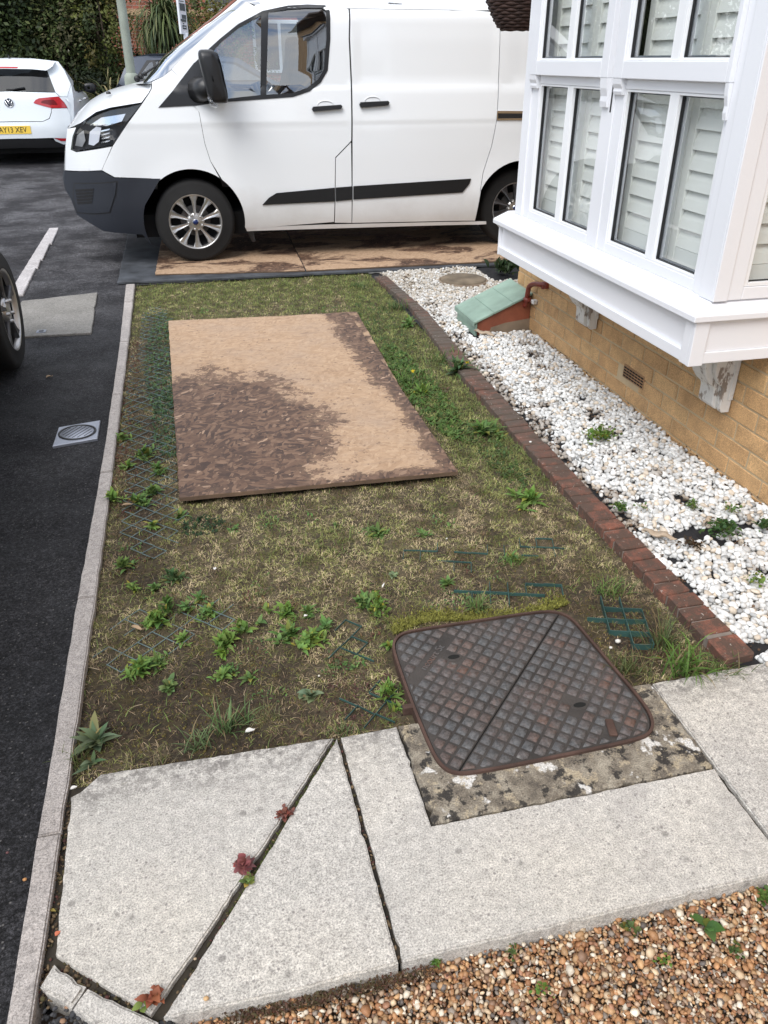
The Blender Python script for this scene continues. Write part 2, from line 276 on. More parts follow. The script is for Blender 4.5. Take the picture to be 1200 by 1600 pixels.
M = dict(
 tarmac=mat_tarmac(), slab=mat_slab('concrete slab', (0.47, 0.445, 0.405), (0.58, 0.555, 0.51), 1.0, (0.57, 0.525, 0.45), True),
 kerb=mat_slab('kerb concrete', (0.36, 0.325, 0.30), (0.47, 0.43, 0.40), 0.55), chamber=mat_slab('old concrete lid', (0.20, 0.19, 0.17), (0.30, 0.285, 0.26), 0.7),
 surround=mat_surround(), brick=mat_brick('buff brick', (0.47, 0.275, 0.125), (0.56, 0.345, 0.165), (0.62, 0.41, 0.20)),
 edging=mat_brick('red edging brick', (0.17, 0.060, 0.040), (0.22, 0.085, 0.055), (0.27, 0.105, 0.068), 0.8),
 mortar=simple('mortar', (0.48, 0.37, 0.23), 0.95, var=0.2, bump=0.5, bscale=180), darkmortar=simple('edging mortar', (0.20, 0.17, 0.145), 0.95, var=0.4, bump=0.7, bscale=150),
 osb=mat_osb('osb board'), osb2=mat_osb('osb track board', 1.0), osb_edge=simple('osb edge', (0.13, 0.085, 0.055), 0.9, var=0.4, bump=0.6),
 iron=mat_iron(), ironstud=mat_iron(True), irongroove=simple('groove dirt and shade iron', (0.050, 0.043, 0.038), 0.75, 0.1, var=0.45, bump=0.5, bscale=150), rust=simple('rusty rim', (0.085, 0.048, 0.036), 0.8, 0.2, var=0.5, bump=0.5, bscale=120), hole=simple('hole', (0.006, 0.006, 0.005), 0.95),  # groove iron: dirt tone with the shade between the studs painted in darker
 upvc=simple('white upvc', (0.80, 0.81, 0.84), 0.28, coat=0.15), upvc_bead=simple('white bead', (0.83, 0.84, 0.85), 0.25), gasket=simple('gasket', (0.012, 0.012, 0.013), 0.5),
 shutter=simple('shutter white', (0.86, 0.86, 0.835), 0.5), old_paint=None, glass=mat_glass('window glass', (0.95, 0.975, 0.96), 0.09),
 van=mat_paint('van white', (0.80, 0.82, 0.835), 0.5), vanblack=simple('van black plastic', (0.009, 0.0095, 0.011), 0.38, bump=0.15, bscale=500), bumper=simple('bumper plastic', (0.014, 0.017, 0.025), 0.5, bump=0.2, bscale=400),
 shell=simple('dark void', (0.008, 0.008, 0.009), 0.9), autoglass=mat_glass('auto glass', (0.55, 0.62, 0.63), 0.20), screen=mat_glass('windscreen', (0.35, 0.42, 0.48), 0.5),
 headglass=mat_glass('lamp lens', (0.85, 0.87, 0.9), 0.06), chrome=simple('chrome', (0.75, 0.76, 0.78), 0.12, 1.0), silver=simple('alloy silver', (0.50, 0.49, 0.48), 0.33, 0.85, var=0.25), tyre=simple('tyre rubber', (0.0085, 0.0082, 0.0082), 0.8, var=0.35, bump=0.3, bscale=90),
 golf=mat_paint('hatchback white', (0.72, 0.76, 0.79)), red=simple('red lens', (0.45, 0.015, 0.025), 0.15, coat=0.6), yellow=simple('plate yellow', (0.85, 0.58, 0.08), 0.4), black=simple('black', (0.012, 0.012, 0.013), 0.45),
 bluebadge=simple('blue enamel', (0.008, 0.022, 0.10), 0.25), darkalloy=simple('dark alloy', (0.10, 0.10, 0.105), 0.4, 0.7, var=0.3), greypaint=simple('grey metallic paint', (0.055, 0.066, 0.090), 0.45, 0.3, coat=0.15), blackpaint=mat_paint('black car paint', (0.006, 0.006, 0.007)), darkglass=mat_glass('rear glass', (0.10, 0.11, 0.12), 0.10),
 post=simple('grey green post', (0.27, 0.30, 0.25), 0.55, var=0.15), sign=simple('sign white', (0.72, 0.74, 0.78), 0.45), signdark=simple('sign teal', (0.02, 0.055, 0.065), 0.5),
 green_lid=simple('green lid plastic', (0.235, 0.335, 0.27), 0.6, var=0.22, bump=0.25, bscale=40), redbox=simple('brown red box', (0.24, 0.072, 0.038), 0.55, var=0.3, bump=0.2, bscale=30), boxbase=simple('dusty box base', (0.22, 0.165, 0.115), 0.85, var=0.3),
 redpipe=simple('red pipe', (0.20, 0.035, 0.022), 0.35, var=0.3), pebble=mat_vcol('white pebble', 0.75, 0.25, 60, grain=0.12), gravel=mat_vcol('brown gravel', 0.62, 0.25, 90, grain=0.22), leaf=mat_vcol('leaf', 0.55, 0, 80, 0.28), grass=mat_vcol('grass blade', 0.75, 0, 80, 0.2), soil=mat_soil(),
 grid=simple('green plastic grid', (0.030, 0.075, 0.066), 0.5, var=0.35), grid_pale=simple('weathered plastic grid', (0.13, 0.185, 0.185), 0.6, var=0.3), membrane=simple('black membrane', (0.012, 0.012, 0.014), 0.75, bump=0.4, bscale=200),
 mat=simple('dark rubber mat', (0.055, 0.060, 0.068), 0.7, var=0.5, bump=0.5, bscale=30), wicker=simple('wicker', (0.040, 0.018, 0.012), 0.7, var=0.4), driftwood=simple('driftwood', (0.42, 0.33, 0.24), 0.85, var=0.45, bump=0.8, bscale=70), dryleaf=simple('dry leaf', (0.36, 0.25, 0.15), 0.8, var=0.4),
 galv=simple('galvanised', (0.33, 0.35, 0.40), 0.4, 0.6, var=0.2), fabric=simple('seat fabric', (0.02, 0.021, 0.024), 0.9), bark=simple('bark', (0.10, 0.075, 0.055), 0.95, var=0.4, bump=0.8, bscale=30), roof=simple('roof tile', (0.11, 0.07, 0.055), 0.9, var=0.3),
 lead=simple('lead grey', (0.10, 0.105, 0.115), 0.6, var=0.2), moss=mat_vcol('moss', 0.95, 0.4, 200), terracotta=simple('vent brown', (0.30, 0.17, 0.085), 0.85, var=0.3), whitestone=mat_slab('painted kerb', (0.44, 0.41, 0.405), (0.60, 0.57, 0.56), 0.7),
)
def mat_oldpaint():
    m = NT('peeling white paint')
    c = m.mix(m.ramp(m.noise(22, 6, 0.7, vec=m.coord(scale=(1, 1, 0.45))), [(0.54, 0.0), (0.60, 1.0)]), (0.70, 0.68, 0.64), (0.27, 0.22, 0.18))
    c = m.mix(m.ramp(m.noise(50, 4), [(0.6, 0.0), (0.75, 0.6)]), c, (0.36, 0.33, 0.30))
    m.set(Base_Color=c, Roughness=0.8); m.bump(m.noise(45, 5, 0.7), 0.6, 0.006); return m.m
M['old_paint'] = mat_oldpaint()
def mat_far_brick(name, c1, c2, mortar, scale=1.0):
    m = NT(name); b = m.n.new('ShaderNodeTexBrick'); b.inputs['Scale'].default_value = scale
    b.inputs['Color1'].default_value = (*c1, 1); b.inputs['Color2'].default_value = (*c2, 1); b.inputs['Mortar'].default_value = (*mortar, 1)
    b.inputs['Brick Width'].default_value = 0.225; b.inputs['Row Height'].default_value = 0.075; b.inputs['Mortar Size'].default_value = 0.006
    g = m.n.new('ShaderNodeNewGeometry'); x = m.sep(g.outputs['Position']); cb = m.n.new('ShaderNodeCombineXYZ')
    m.link(m.math('ADD', x[0], x[1]), cb.inputs[0]); m.link(x[2], cb.inputs[1]); m.link(cb.outputs[0], b.inputs[0])
    m.set(Base_Color=b.outputs[0], Roughness=0.9); return m.m
M['farbrick'] = mat_far_brick('red house brick', (0.33, 0.10, 0.065), (0.40, 0.14, 0.09), (0.36, 0.30, 0.26)); M['farband'] = simple('buff brick band', (0.50, 0.33, 0.20), 0.9, var=0.15)
M['buffwall'] = mat_far_brick('buff house brick', (0.46, 0.27, 0.125), (0.55, 0.34, 0.16), (0.44, 0.35, 0.23))

# ------------------------------------------------------------------ mesh helpers
ORG = {}
def org(o):
    while o is not None:
        if o.name in ORG: return ORG[o.name]
        o = o.parent
    return (0, 0, 0)
def link(name, me, mat, parent=None, smooth=False, loc=None):
    o = bpy.data.objects.new(name, me); COL.objects.link(o)
    if mat is not None and not me.materials:
        for mm in (mat if isinstance(mat, (list, tuple)) else [mat]): me.materials.append(M[mm] if isinstance(mm, str) else mm)
    if parent is not None: o.parent = parent
    if smooth: me.shade_smooth()
    return o
def mk(name, verts, faces, mat, parent=None, smooth=False, origin=None, fmat=None):
    og = origin if origin is not None else org(parent)
    me = bpy.data.meshes.new(name)
    me.from_pydata([(v[0]-og[0], v[1]-og[1], v[2]-og[2]) for v in verts], [], [tuple(int(i) for i in f) for f in faces]); me.update()
    o = link(name, me, mat, parent, smooth)
    if parent is None: o.location = og
    if fmat: me.polygons.foreach_set('material_index', fmat)
    return o
def fast(name, V, Fc, mat, parent=None, smooth=False, col=None, k=3):
    me = bpy.data.meshes.new(name); V = np.asarray(V, np.float32); Fc = np.asarray(Fc, np.int32)
    me.vertices.add(len(V)); me.vertices.foreach_set('co', V.ravel()); me.loops.add(Fc.size); me.loops.foreach_set('vertex_index', Fc.ravel())
    me.polygons.add(len(Fc)); me.polygons.foreach_set('loop_start', np.arange(0, Fc.size, k, dtype=np.int32))
    me.update(calc_edges=True); me.validate()
    if col is not None:
        a = me.color_attributes.new('Col', 'FLOAT_COLOR', 'POINT'); c = np.ones((len(V), 4), np.float32); c[:, :3] = col; a.data.foreach_set('color', c.ravel())
    return link(name, me, mat, parent, smooth)
def thing(name, label, cat, loc=(0, 0, 0), group=None):
    o = bpy.data.objects.new(name, None); COL.objects.link(o); o.location = loc; o.empty_display_size = 0.1
    ORG[o.name] = tuple(loc); o['label'] = label; o['category'] = cat
    if group: o['group'] = group
    return o
def tag(o, label=None, cat=None, group=None, kind=None):
    for k, v in (('label', label), ('category', cat), ('group', group), ('kind', kind)):
        if v: o[k] = v
    return o
def bmobj(name, bm, mat, parent=None, smooth=False, origin=None):
    og = origin if origin is not None else org(parent)
    bmesh.ops.translate(bm, verts=bm.verts, vec=(-og[0], -og[1], -og[2]))
    me = bpy.data.meshes.new(name); bm.to_mesh(me); bm.free(); o = link(name, me, mat, parent, smooth)
    if parent is None: o.location = og
    return o
def box(name, a, b, mat, parent=None, bevel=0.0, seg=1, origin=None):
    bm = bmesh.new(); bmesh.ops.create_cube(bm, size=1)
    for v in bm.verts: v.co = Vector([(a[i]+b[i])/2+v.co[i]*(b[i]-a[i]) for i in range(3)])
    if bevel: bmesh.ops.bevel(bm, geom=bm.edges[:], offset=bevel, segments=seg, affect='EDGES', profile=0.6)
    return bmobj(name, bm, mat, parent, False, origin)
def prism(name, pts, z0, z1, mat, parent=None, bevel=0.0, ax=2, origin=None, seg=1, smooth=False):
    """pts polygon (u,v) extruded along axis ax from z0 to z1"""
    bm = bmesh.new()
    def P3(p, z): return {2: (p[0], p[1], z), 1: (p[0], z, p[1]), 0: (z, p[0], p[1])}[ax]
    lo = [bm.verts.new(P3(p, z0)) for p in pts]; hi = [bm.verts.new(P3(p, z1)) for p in pts]; n = len(pts)
    bm.faces.new(lo[::-1]); top = bm.faces.new(hi)
    for i in range(n): bm.faces.new((lo[i], lo[(i+1) % n], hi[(i+1) % n], hi[i]))
    bmesh.ops.recalc_face_normals(bm, faces=bm.faces)
    if bevel: bmesh.ops.bevel(bm, geom=[e for e in bm.edges if abs((e.verts[0].co-e.verts[1].co)[ax]) < 1e-6 and abs(e.verts[0].co[ax]-z1) < 1e-6] if bevel > 0 else bm.edges[:], offset=abs(bevel), segments=seg, affect='EDGES')
    return bmobj(name, bm, mat, parent, smooth, origin)
def tube(name, pts, r, mat, parent=None, n=8, origin=None, cap=True):
    pts = [Vector(p) for p in pts]; V = []; Fs = []; rr = r if isinstance(r, (list, tuple)) else [r]*len(pts)
    up = Vector((0, 0, 1))
    for i, p in enumerate(pts):
        t = (pts[min(i+1, len(pts)-1)]-pts[max(i-1, 0)]).normalized()
        a = t.cross(up if abs(t.z) < 0.95 else Vector((0, 1, 0))).normalized(); b = a.cross(t)
        for k in range(n):
            an = 2*math.pi*k/n; V.append(p+(a*math.cos(an)+b*math.sin(an))*rr[i])
    for i in range(len(pts)-1):
        for k in range(n): Fs.append((i*n+k, i*n+(k+1) % n, (i+1)*n+(k+1) % n, (i+1)*n+k))
    if cap: Fs += [tuple(range(n))[::-1], tuple(range((len(pts)-1)*n, len(pts)*n))]
    return mk(name, V, Fs, mat, parent, True, origin)
def lathe(name, prof, mat, parent=None, c=(0, 0, 0), axis='y', n=32, smooth=True):
    """prof list of (radius, along)"""
    V = []; Fs = []
    for (r, h) in prof:
        for k in range(n):
            a = 2*math.pi*k/n; u, w = r*math.cos(a), r*math.sin(a)
            V.append({'y': (c[0]+u, c[1]+h, c[2]+w), 'x': (c[0]+h, c[1]+u, c[2]+w), 'z': (c[0]+u, c[1]+w, c[2]+h)}[axis])
    for i in range(len(prof)-1):
        for k in range(n): Fs.append((i*n+k, i*n+(k+1) % n, (i+1)*n+(k+1) % n, (i+1)*n+k))
    return mk(name, V, Fs, mat, parent, smooth)
def inpoly(P, poly):
    P = np.asarray(P, float); x, y = P[:, 0], P[:, 1]; r = np.zeros(len(P), bool); n = len(poly)
    for i in range(n):
        x1, y1 = poly[i]; x2, y2 = poly[(i+1) % n]
        if y1 == y2: continue
        c = ((y1 > y) != (y2 > y)) & (x < (x2-x1)*(y-y1)/(y2-y1)+x1); r ^= c
    return r
def resamp(poly, step, closed=True):
    out = []; n = len(poly)
    for i in range(n if closed else n-1):
        a = np.array(poly[i], float); b = np.array(poly[(i+1) % n], float); k = max(1, int(np.linalg.norm(b-a)/step+0.5))
        for j in range(k): out.append(tuple(a+(b-a)*j/k))
    if not closed: out.append(tuple(poly[-1]))
    return out
def inset(poly, d):
    P = np.array(poly, float); n = len(P); A = 0.5*sum(P[i][0]*P[(i+1) % n][1]-P[(i+1) % n][0]*P[i][1] for i in range(n)); s = 1 if A > 0 else -1
    out = []
    for i in range(n):
        e1 = P[i]-P[i-1]; e2 = P[(i+1) % n]-P[i]; e1 = e1/(np.linalg.norm(e1)+1e-9); e2 = e2/(np.linalg.norm(e2)+1e-9)
        n1 = np.array([-e1[1], e1[0]])*s; n2 = np.array([-e2[1], e2[0]])*s; m = n1+n2; m = m/max(0.5, (m@m)**0.5)
        out.append(tuple(P[i]+m*d/max(0.5, float(m@n1))))
    return out
CREASE = [1.085, 1.12, 1.137, 1.155, 1.39, 1.408, 1.43]
def panel(name, poly, f, mat, parent=None, holes=(), step=0.05, rim=0.015, gap=0.0015, d=0.0, smooth=True):
    """a sheet cut to an outline on a curved surface f(u,v,depth), with its edges turned in"""
    poly = resamp(inset(poly, gap), step); hs = [resamp(h, step) for h in holes]
    V = [Vector(p) for p in poly]; E = [(i, (i+1) % len(poly)) for i in range(len(poly))]
    for h in hs:
        b = len(V); V += [Vector(p) for p in h]; E += [(b+i, b+(i+1) % len(h)) for i in range(len(h))]
    A = np.array(poly); cre = CREASE if f is globals().get('vf') else []
    g = np.stack(np.meshgrid(np.arange(A[:, 0].min()+step/2, A[:, 0].max(), step), np.arange(A[:, 1].min()+step/2, A[:, 1].max(), step)), -1).reshape(-1, 2)
    if cre:
        g = g[[min(abs(q[1]-z_) for z_ in cre) > 0.012 for q in g]] if len(g) else g
        xs_ = np.arange(A[:, 0].min()+step/2, A[:, 0].max(), step); g = np.concatenate([g]+[np.stack([xs_, np.full(len(xs_), z_)], 1) for z_ in cre])
    if len(g):
        k = inpoly(g, poly)
        for h in hs: k &= ~inpoly(g, h)
        g = g[k]; B = np.array([tuple(v) for v in V])
        if len(g): g = g[np.min(np.linalg.norm(g[:, None]-B[None], axis=2), axis=1) > step*(0.2 if cre else 0.35)]
        V += [Vector(p) for p in g]
    ov, oe, of, *_ = delaunay_2d_cdt(V, E, [], 0, 1e-5)
    cen = np.array([np.mean([tuple(ov[i]) for i in t], axis=0) for t in of]); k = inpoly(cen, poly)
    for h in hs: k &= ~inpoly(cen, h)
    tris = [tuple(t) for t, q in zip(of, k) if q]
    used = sorted({i for t in tris for i in t}); mp_ = {i: j for j, i in enumerate(used)}; tris = [tuple(mp_[i] for i in t) for t in tris]
    uv = [tuple(ov[i]) for i in used]; P = [f(u, v, d) for u, v in uv]
    cnt = {}
    for t in tris:
        for i in range(3):
            e = (t[i], t[(i+1) % 3]); cnt[tuple(sorted(e))] = cnt.get(tuple(sorted(e)), []) + [e]
    inner = {}; quads = []
    if rim:
        for kk, v in cnt.items():
            if len(v) == 1:
                a, b = v[0]
                for q in (a, b):
                    if q not in inner: inner[q] = len(P); P.append(f(uv[q][0], uv[q][1], d+rim))
                quads.append((b, a, inner[a], inner[b]))
    o = mk(name, P, tris+quads, mat, parent)
    bm = bmesh.new(); bm.from_mesh(o.data); bmesh.ops.recalc_face_normals(bm, faces=bm.faces); bm.to_mesh(o.data); bm.free()
    if smooth:
        o.data.shade_smooth()
        try: o.data.set_sharp_from_angle(angle=R(32))
        except Exception: pass
    return o
def gridsurf(name, rows, mat, parent=None, smooth=True, closed=False):
    n = len(rows[0]); V = [p for r in rows for p in r]; Fs = []
    for i in range(len(rows)-1):
        for j in range(n-1 if not closed else n): Fs.append((i*n+j, i*n+(j+1) % n, (i+1)*n+(j+1) % n, (i+1)*n+j))
    return mk(name, V, Fs, mat, parent, smooth)
def text(name, body, size, mat, parent, M4, ext=0.001, width=1.0):
    c = bpy.data.curves.new(name, 'FONT'); c.body = body; c.size = size; c.extrude = ext; c.align_x = 'CENTER'; c.align_y = 'CENTER'
    t = bpy.data.objects.new(name+'_tmp', c); COL.objects.link(t); bpy.context.view_layer.update()
    me = bpy.data.meshes.new_from_object(t.evaluated_get(bpy.context.evaluated_depsgraph_get())); bpy.data.objects.remove(t)
    og = org(parent); me.transform(Matrix.Translation([-x for x in og]) @ M4 @ Matrix.Diagonal((width, 1, 1, 1))); me.materials.clear()
    return link(name, me, mat, parent)
def copy_tree(o, parent=None):
    c = o.copy(); COL.objects.link(c)
    if parent is not None: c.parent = parent
    for ch in list(o.children): copy_tree(ch, c)
    return c
def icos(sub=1):
    bm = bmesh.new(); bmesh.ops.create_icosphere(bm, subdivisions=sub, radius=1); V = np.array([v.co[:] for v in bm.verts]); Fc = np.array([[v.index for v in f.verts] for f in bm.faces]); bm.free(); return V, Fc
def smooth_noise(x, y, s, seed=0):
    r = np.random.default_rng(seed); out = np.zeros_like(x)
    for _ in range(7):
        a = r.uniform(0, 2*math.pi); k = r.uniform(0.6, 1.7)/s; out += np.sin((x*math.cos(a)+y*math.sin(a))*k*2*math.pi+r.uniform(0, 6.28))
    return out/7*1.6

# ------------------------------------------------------------------ loose stones
def stones(name, P, size, cols, mat, parent=None, flat=0.62, sub=1, seed=1, rough=0.16, smooth=True):
    r = np.random.default_rng(seed); V0, F0 = icos(sub); n = len(P); nv = len(V0)
    kinds = 14; shp = []
    for _ in range(kinds):
        v = V0.copy(); dirs = r.normal(size=(3, 3)); dirs /= np.linalg.norm(dirs, axis=1)[:, None]
        rad = 1+sum(rough*r.uniform(-1, 1)*(v@dd)**2 for dd in dirs)+r.uniform(-rough/2.2, rough/2.2, len(v)); shp.append(v*rad[:, None])
    shp = np.array(shp)[r.integers(0, kinds, n)]
    sc = np.stack([size*r.uniform(0.8, 1.3, n), size*r.uniform(0.65, 1.05, n), size*flat*r.uniform(0.75, 1.25, n)], 1)*0.5
    shp = shp*sc[:, None, :]
    a = r.uniform(0, 2*np.pi, n); t = r.normal(0, 0.38, n); b = r.normal(0, 0.38, n)
    ca, sa, ct, st, cb, sb = np.cos(a), np.sin(a), np.cos(t), np.sin(t), np.cos(b), np.sin(b)
    Rz = np.zeros((n, 3, 3)); Rz[:, 0, 0] = ca; Rz[:, 0, 1] = -sa; Rz[:, 1, 0] = sa; Rz[:, 1, 1] = ca; Rz[:, 2, 2] = 1
    Rx = np.zeros((n, 3, 3)); Rx[:, 0, 0] = 1; Rx[:, 1, 1] = ct; Rx[:, 1, 2] = -st; Rx[:, 2, 1] = st; Rx[:, 2, 2] = ct
    Ry = np.zeros((n, 3, 3)); Ry[:, 1, 1] = 1; Ry[:, 0, 0] = cb; Ry[:, 0, 2] = sb; Ry[:, 2, 0] = -sb; Ry[:, 2, 2] = cb
    Q = Rx@Ry@Rz; V = np.einsum('nij,nkj->nki', Q, shp)+np.asarray(P)[:, None, :]
    Fc = (F0[None]+(np.arange(n)*nv)[:, None, None]).reshape(-1, 3)
    return fast(name, V.reshape(-1, 3), Fc, mat, parent, smooth, np.repeat(cols, nv, 0))

# ------------------------------------------------------------------ blades of grass
def blades(name, P, h, w, lean, cols, mat='grass', parent=None, curl=0.5, seed=3, tipdark=1.0):
    r = np.random.default_rng(seed); n = len(P); a = r.uniform(0, 2*np.pi, n); dx, dy = np.cos(a), np.sin(a); P = np.asarray(P)
    ln = lean*r.uniform(0.3, 1.5, n); V = np.zeros((n, 5, 3)); side = np.stack([-dy, dx, np.zeros(n)], 1)*(w/2)[:, None]
    d = np.stack([dx, dy, np.zeros(n)], 1)
    mid = P+d*(h*ln*0.35)[:, None]; mid[:, 2] += h*0.55*np.clip(1-ln*0.25, 0.3, 1); tip = P+d*(h*ln)[:, None]; tip[:, 2] += h*np.clip(1-ln*curl, 0.08, 1)
    V[:, 0] = P-side; V[:, 1] = P+side; V[:, 2] = mid-side*0.8; V[:, 3] = mid+side*0.8; V[:, 4] = tip
    F0 = np.array([[0, 1, 3], [0, 3, 2], [2, 3, 4]]); Fc = (F0[None]+(np.arange(n)*5)[:, None, None]).reshape(-1, 3)
    C = np.repeat(cols, 5, 0)
    return fast(name, V.reshape(-1, 3), Fc, mat, parent, False, C)

# ------------------------------------------------------------------ leafy weeds
def leafmesh(L, W, bend, fold=0.15, n=6):
    """a pointed leaf along +X, tip drooping"""
    V = []; Fs = []
    for i in range(n+1):
        t = i/n; w = W*math.sin(math.pi*min(1, t**0.75))*0.5+W*0.05*(1-t); x = L*t*(1-0.15*bend*t); z = L*(bend*0.5*t-bend*0.75*t*t)
        V += [(x, -w, z+fold*w), (x, 0, z), (x, w, z+fold*w)]
    for i in range(n):
        for j in range(2): Fs.append((i*3+j, i*3+j+1, (i+1)*3+j+1, (i+1)*3+j))
    return np.array(V), np.array(Fs)
def weed(name, x, y, z, nl, L, W, elev, col, mat_='leaf', label='', cat='weed', group=None, tiers=1, stem=0.0, seed=0, bend=0.6, hue=0.25, spread=0.0, parent=None, nseg=5):
    r = np.random.default_rng(seed+int(x*977)+int(y*1313)); VV = []; FF = []; CC = []; b = 0
    heads = [(0.0, 0.0, 1.0)]
    if tiers > 1 and spread < 0.03:
        for q in range(int(r.integers(2, 5))): heads.append((r.normal(0, L*0.36), r.normal(0, L*0.30), r.uniform(0.45, 0.8)))
    for hi_, (hx, hy, hs) in enumerate(heads):
      for t in range(tiers if not hi_ else max(1, tiers-1)):
        for k in range(nl if not hi_ else max(4, int(nl*0.6))):
            l = L*hs*r.uniform(0.40, 1.10)*(1-0.18*t); v, f = leafmesh(l, W*hs*r.uniform(0.55, 1.05), bend*r.uniform(0.2, 1.8), n=nseg)
            e = R(elev+18*t+r.uniform(-26, 26)); ce, se = math.cos(e), math.sin(e); v = v@np.array([[ce, 0, se], [0, 1, 0], [-se, 0, ce]])
            a = 2*math.pi*(k+0.37*t)/nl+r.uniform(-0.8, 0.8) if not hi_ else r.uniform(0, 6.283); ca, sa = math.cos(a), math.sin(a); v = v@np.array([[ca, sa, 0], [-sa, ca, 0], [0, 0, 1]])
            off = np.array([hx+r.normal(0, spread), hy+r.normal(0, spread), hs*stem*(t+0.6*r.random())/max(1, tiers)]); v = v+off
            VV.append(v); FF.append(f+b); b += len(v); g = (1+r.uniform(-hue, hue))*np.array([r.uniform(0.85, 1.25), 1, r.uniform(0.8, 1.1)])
            if r.random() < 0.07 and hue > 0.15: g = g*np.array([1.9, 1.15, 0.9])
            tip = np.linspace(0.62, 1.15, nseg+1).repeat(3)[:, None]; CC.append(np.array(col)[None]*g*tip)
    V = np.concatenate(VV); V[:, 2] = np.maximum(V[:, 2], -0.004)
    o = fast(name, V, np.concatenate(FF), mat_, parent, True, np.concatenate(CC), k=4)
    o.location = (x, y, z)
    if label: tag(o, label, cat, group)
    return o

# ================================================================== SETTING: ground, road, lawn bed
def ground_z(y): return 0.0 if y < 9 else min(0.6, 0.027*(y-9))
V = []; Fs = []; ys = [-30, -6, 0.95, 9, 12, 15, 20, 26, 31, 60, 120]; xs = [-80, -20, -6, -0.505]
for y in ys:
    for x in xs: V.append((x, y, -0.012+ground_z(y)))
n = len(xs)
for i in range(len(ys)-1):
    for j in range(n-1): Fs.append((i*n+j, i*n+j+1, (i+1)*n+j+1, (i+1)*n+j))
b = len(V); ys2 = [6.85, 9, 12, 15, 20, 26, 31, 60, 120]
for y in ys2:
    for x in (-0.505, 3, 20, 80): V.append((x, y, -0.012+ground_z(y)))
for i in range(len(ys2)-1):
    for j in range(3): Fs.append((b+i*4+j, b+i*4+j+1, b+(i+1)*4+j+1, b+(i+1)*4+j))
b = len(V); V += [(-0.505, -30, -0.075), (80, -30, -0.075), (80, 6.85, -0.075), (-0.505, 6.85, -0.075)]; Fs.append((b, b+1, b+2, b+3))
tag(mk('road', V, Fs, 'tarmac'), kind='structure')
# asphalt pieces that stand out of the tarmac near the bottom left corner
r_ = np.random.default_rng(5)
P = np.stack([r_.uniform(-0.47, -0.20, 900), r_.uniform(0.62, 0.99, 900), r_.uniform(-0.03, -0.01, 900)], 1)

# lawn bed: a lumpy soil sheet
SLAB_TOP = 0.0
def lawn_h(x, y):
    return -0.024+0.006*smooth_noise(x, y, 0.35, 1)+0.004*smooth_noise(x, y, 0.09, 2)+0.0025*smooth_noise(x, y, 0.035, 3)
nx, ny = 150, 400
gx, gy = np.meshgrid(np.linspace(-0.50, 1.50, nx), np.linspace(1.22, 6.92, ny)); gz = lawn_h(gx, gy)
def lawn_masks(x, y):
    """moss (bare brown/green), dry (straw), green"""
    bare = np.clip(1.5-1.9*np.hypot((x+0.25)/0.95, (y-1.75)/0.65), 0, 1)
    bare = np.maximum(bare, np.clip(1.6-2.0*np.hypot((x-1.22)/0.33, (y-1.85)/0.42), 0, 1))
    bare = np.maximum(bare, np.clip(1.2-1.6*np.hypot((x-0.9)/0.7, (y-2.15)/0.22), 0, 1)*0.8)
    bare = np.maximum(bare, np.clip(1.4-1.5*np.abs(x+0.31)/0.16, 0, 1)*(y > 2.4)*(y < 5.9)*0.9)
    green = np.clip((y-5.3)/1.0, 0, 1)*0.75
    green = np.maximum(green, np.clip((x-1.0)/0.15, 0, 1)*np.clip((y-2.6)/0.5, 0, 1)*1.0)
    green = np.maximum(green, np.clip(1.1-np.hypot((x-0.45)/0.5, (y-2.55)/0.25), 0, 1)*0.35)
    bare = bare*np.clip(1.15-np.exp(-((x-0.35)/0.45)**2-((y-2.55)/0.30)**2), 0, 1)
    n_ = smooth_noise(x, y, 0.45, 11); n2 = smooth_noise(x, y, 0.13, 12)
    bare = np.clip(bare+0.38*n_+0.25*n2-0.1, 0, 1); green = np.clip(green+0.25*n_-0.05, 0, 1)
    return bare, green
bm_, gm_ = lawn_masks(gx, gy)
dry = np.array([0.20, 0.165, 0.095]); bare = np.array([0.046, 0.031, 0.018]); gr = np.array([0.085, 0.092, 0.034])
nn = np.clip(0.5+0.6*smooth_noise(gx, gy, 0.2, 21), 0, 1)[..., None]
nn2 = np.clip(0.55+1.0*smooth_noise(gx, gy, 0.16, 23), 0, 1)[..., None]; colr = (dry*nn2+np.array([0.085, 0.066, 0.034])*(1-nn2))*(1-bm_[..., None])+bare*bm_[..., None]; colr = colr*(1-gm_[..., None]*0.7)+gr*gm_[..., None]*0.7; colr = colr*(0.75+0.5*nn)
V = np.stack([gx, gy, gz], -1).reshape(-1, 3); idx = np.arange(nx*ny).reshape(ny, nx)
Fq = np.stack([idx[:-1, :-1], idx[:-1, 1:], idx[1:, 1:], idx[1:, :-1]], -1).reshape(-1, 4)
tag(fast('lawn_soil', V, Fq, 'soil', None, True, colr.reshape(-1, 3), k=4), kind='structure')

# the bed under the front gravel and under the pebbles
mk_ = mk('gravel_bed', [(-0.5, -1.2, -0.062), (3.5, -1.2, -0.062), (3.5, 1.0, -0.062), (-0.5, 1.0, -0.062)], [(0, 1, 2, 3)], simple('gravel dirt', (0.06, 0.04, 0.025), 0.95, var=0.4)); tag(mk_, kind='structure')
gx2, gy2 = np.meshgrid(np.linspace(1.5, 3.1, 70), np.linspace(1.50, 6.86, 220))
def bed_h(x, y): return -0.022+0.008*smooth_noise(x, y, 0.5, 31)+0.004*smooth_noise(x, y, 0.12, 32)
V = np.stack([gx2, gy2, bed_h(gx2, gy2)], -1).reshape(-1, 3); idx = np.arange(70*220).reshape(220, 70)
Fq = np.stack([idx[:-1, :-1], idx[:-1, 1:], idx[1:, 1:], idx[1:, :-1]], -1).reshape(-1, 4)
tag(fast('membrane_bed', V, Fq, 'membrane', None, True, None, k=4), kind='structure')

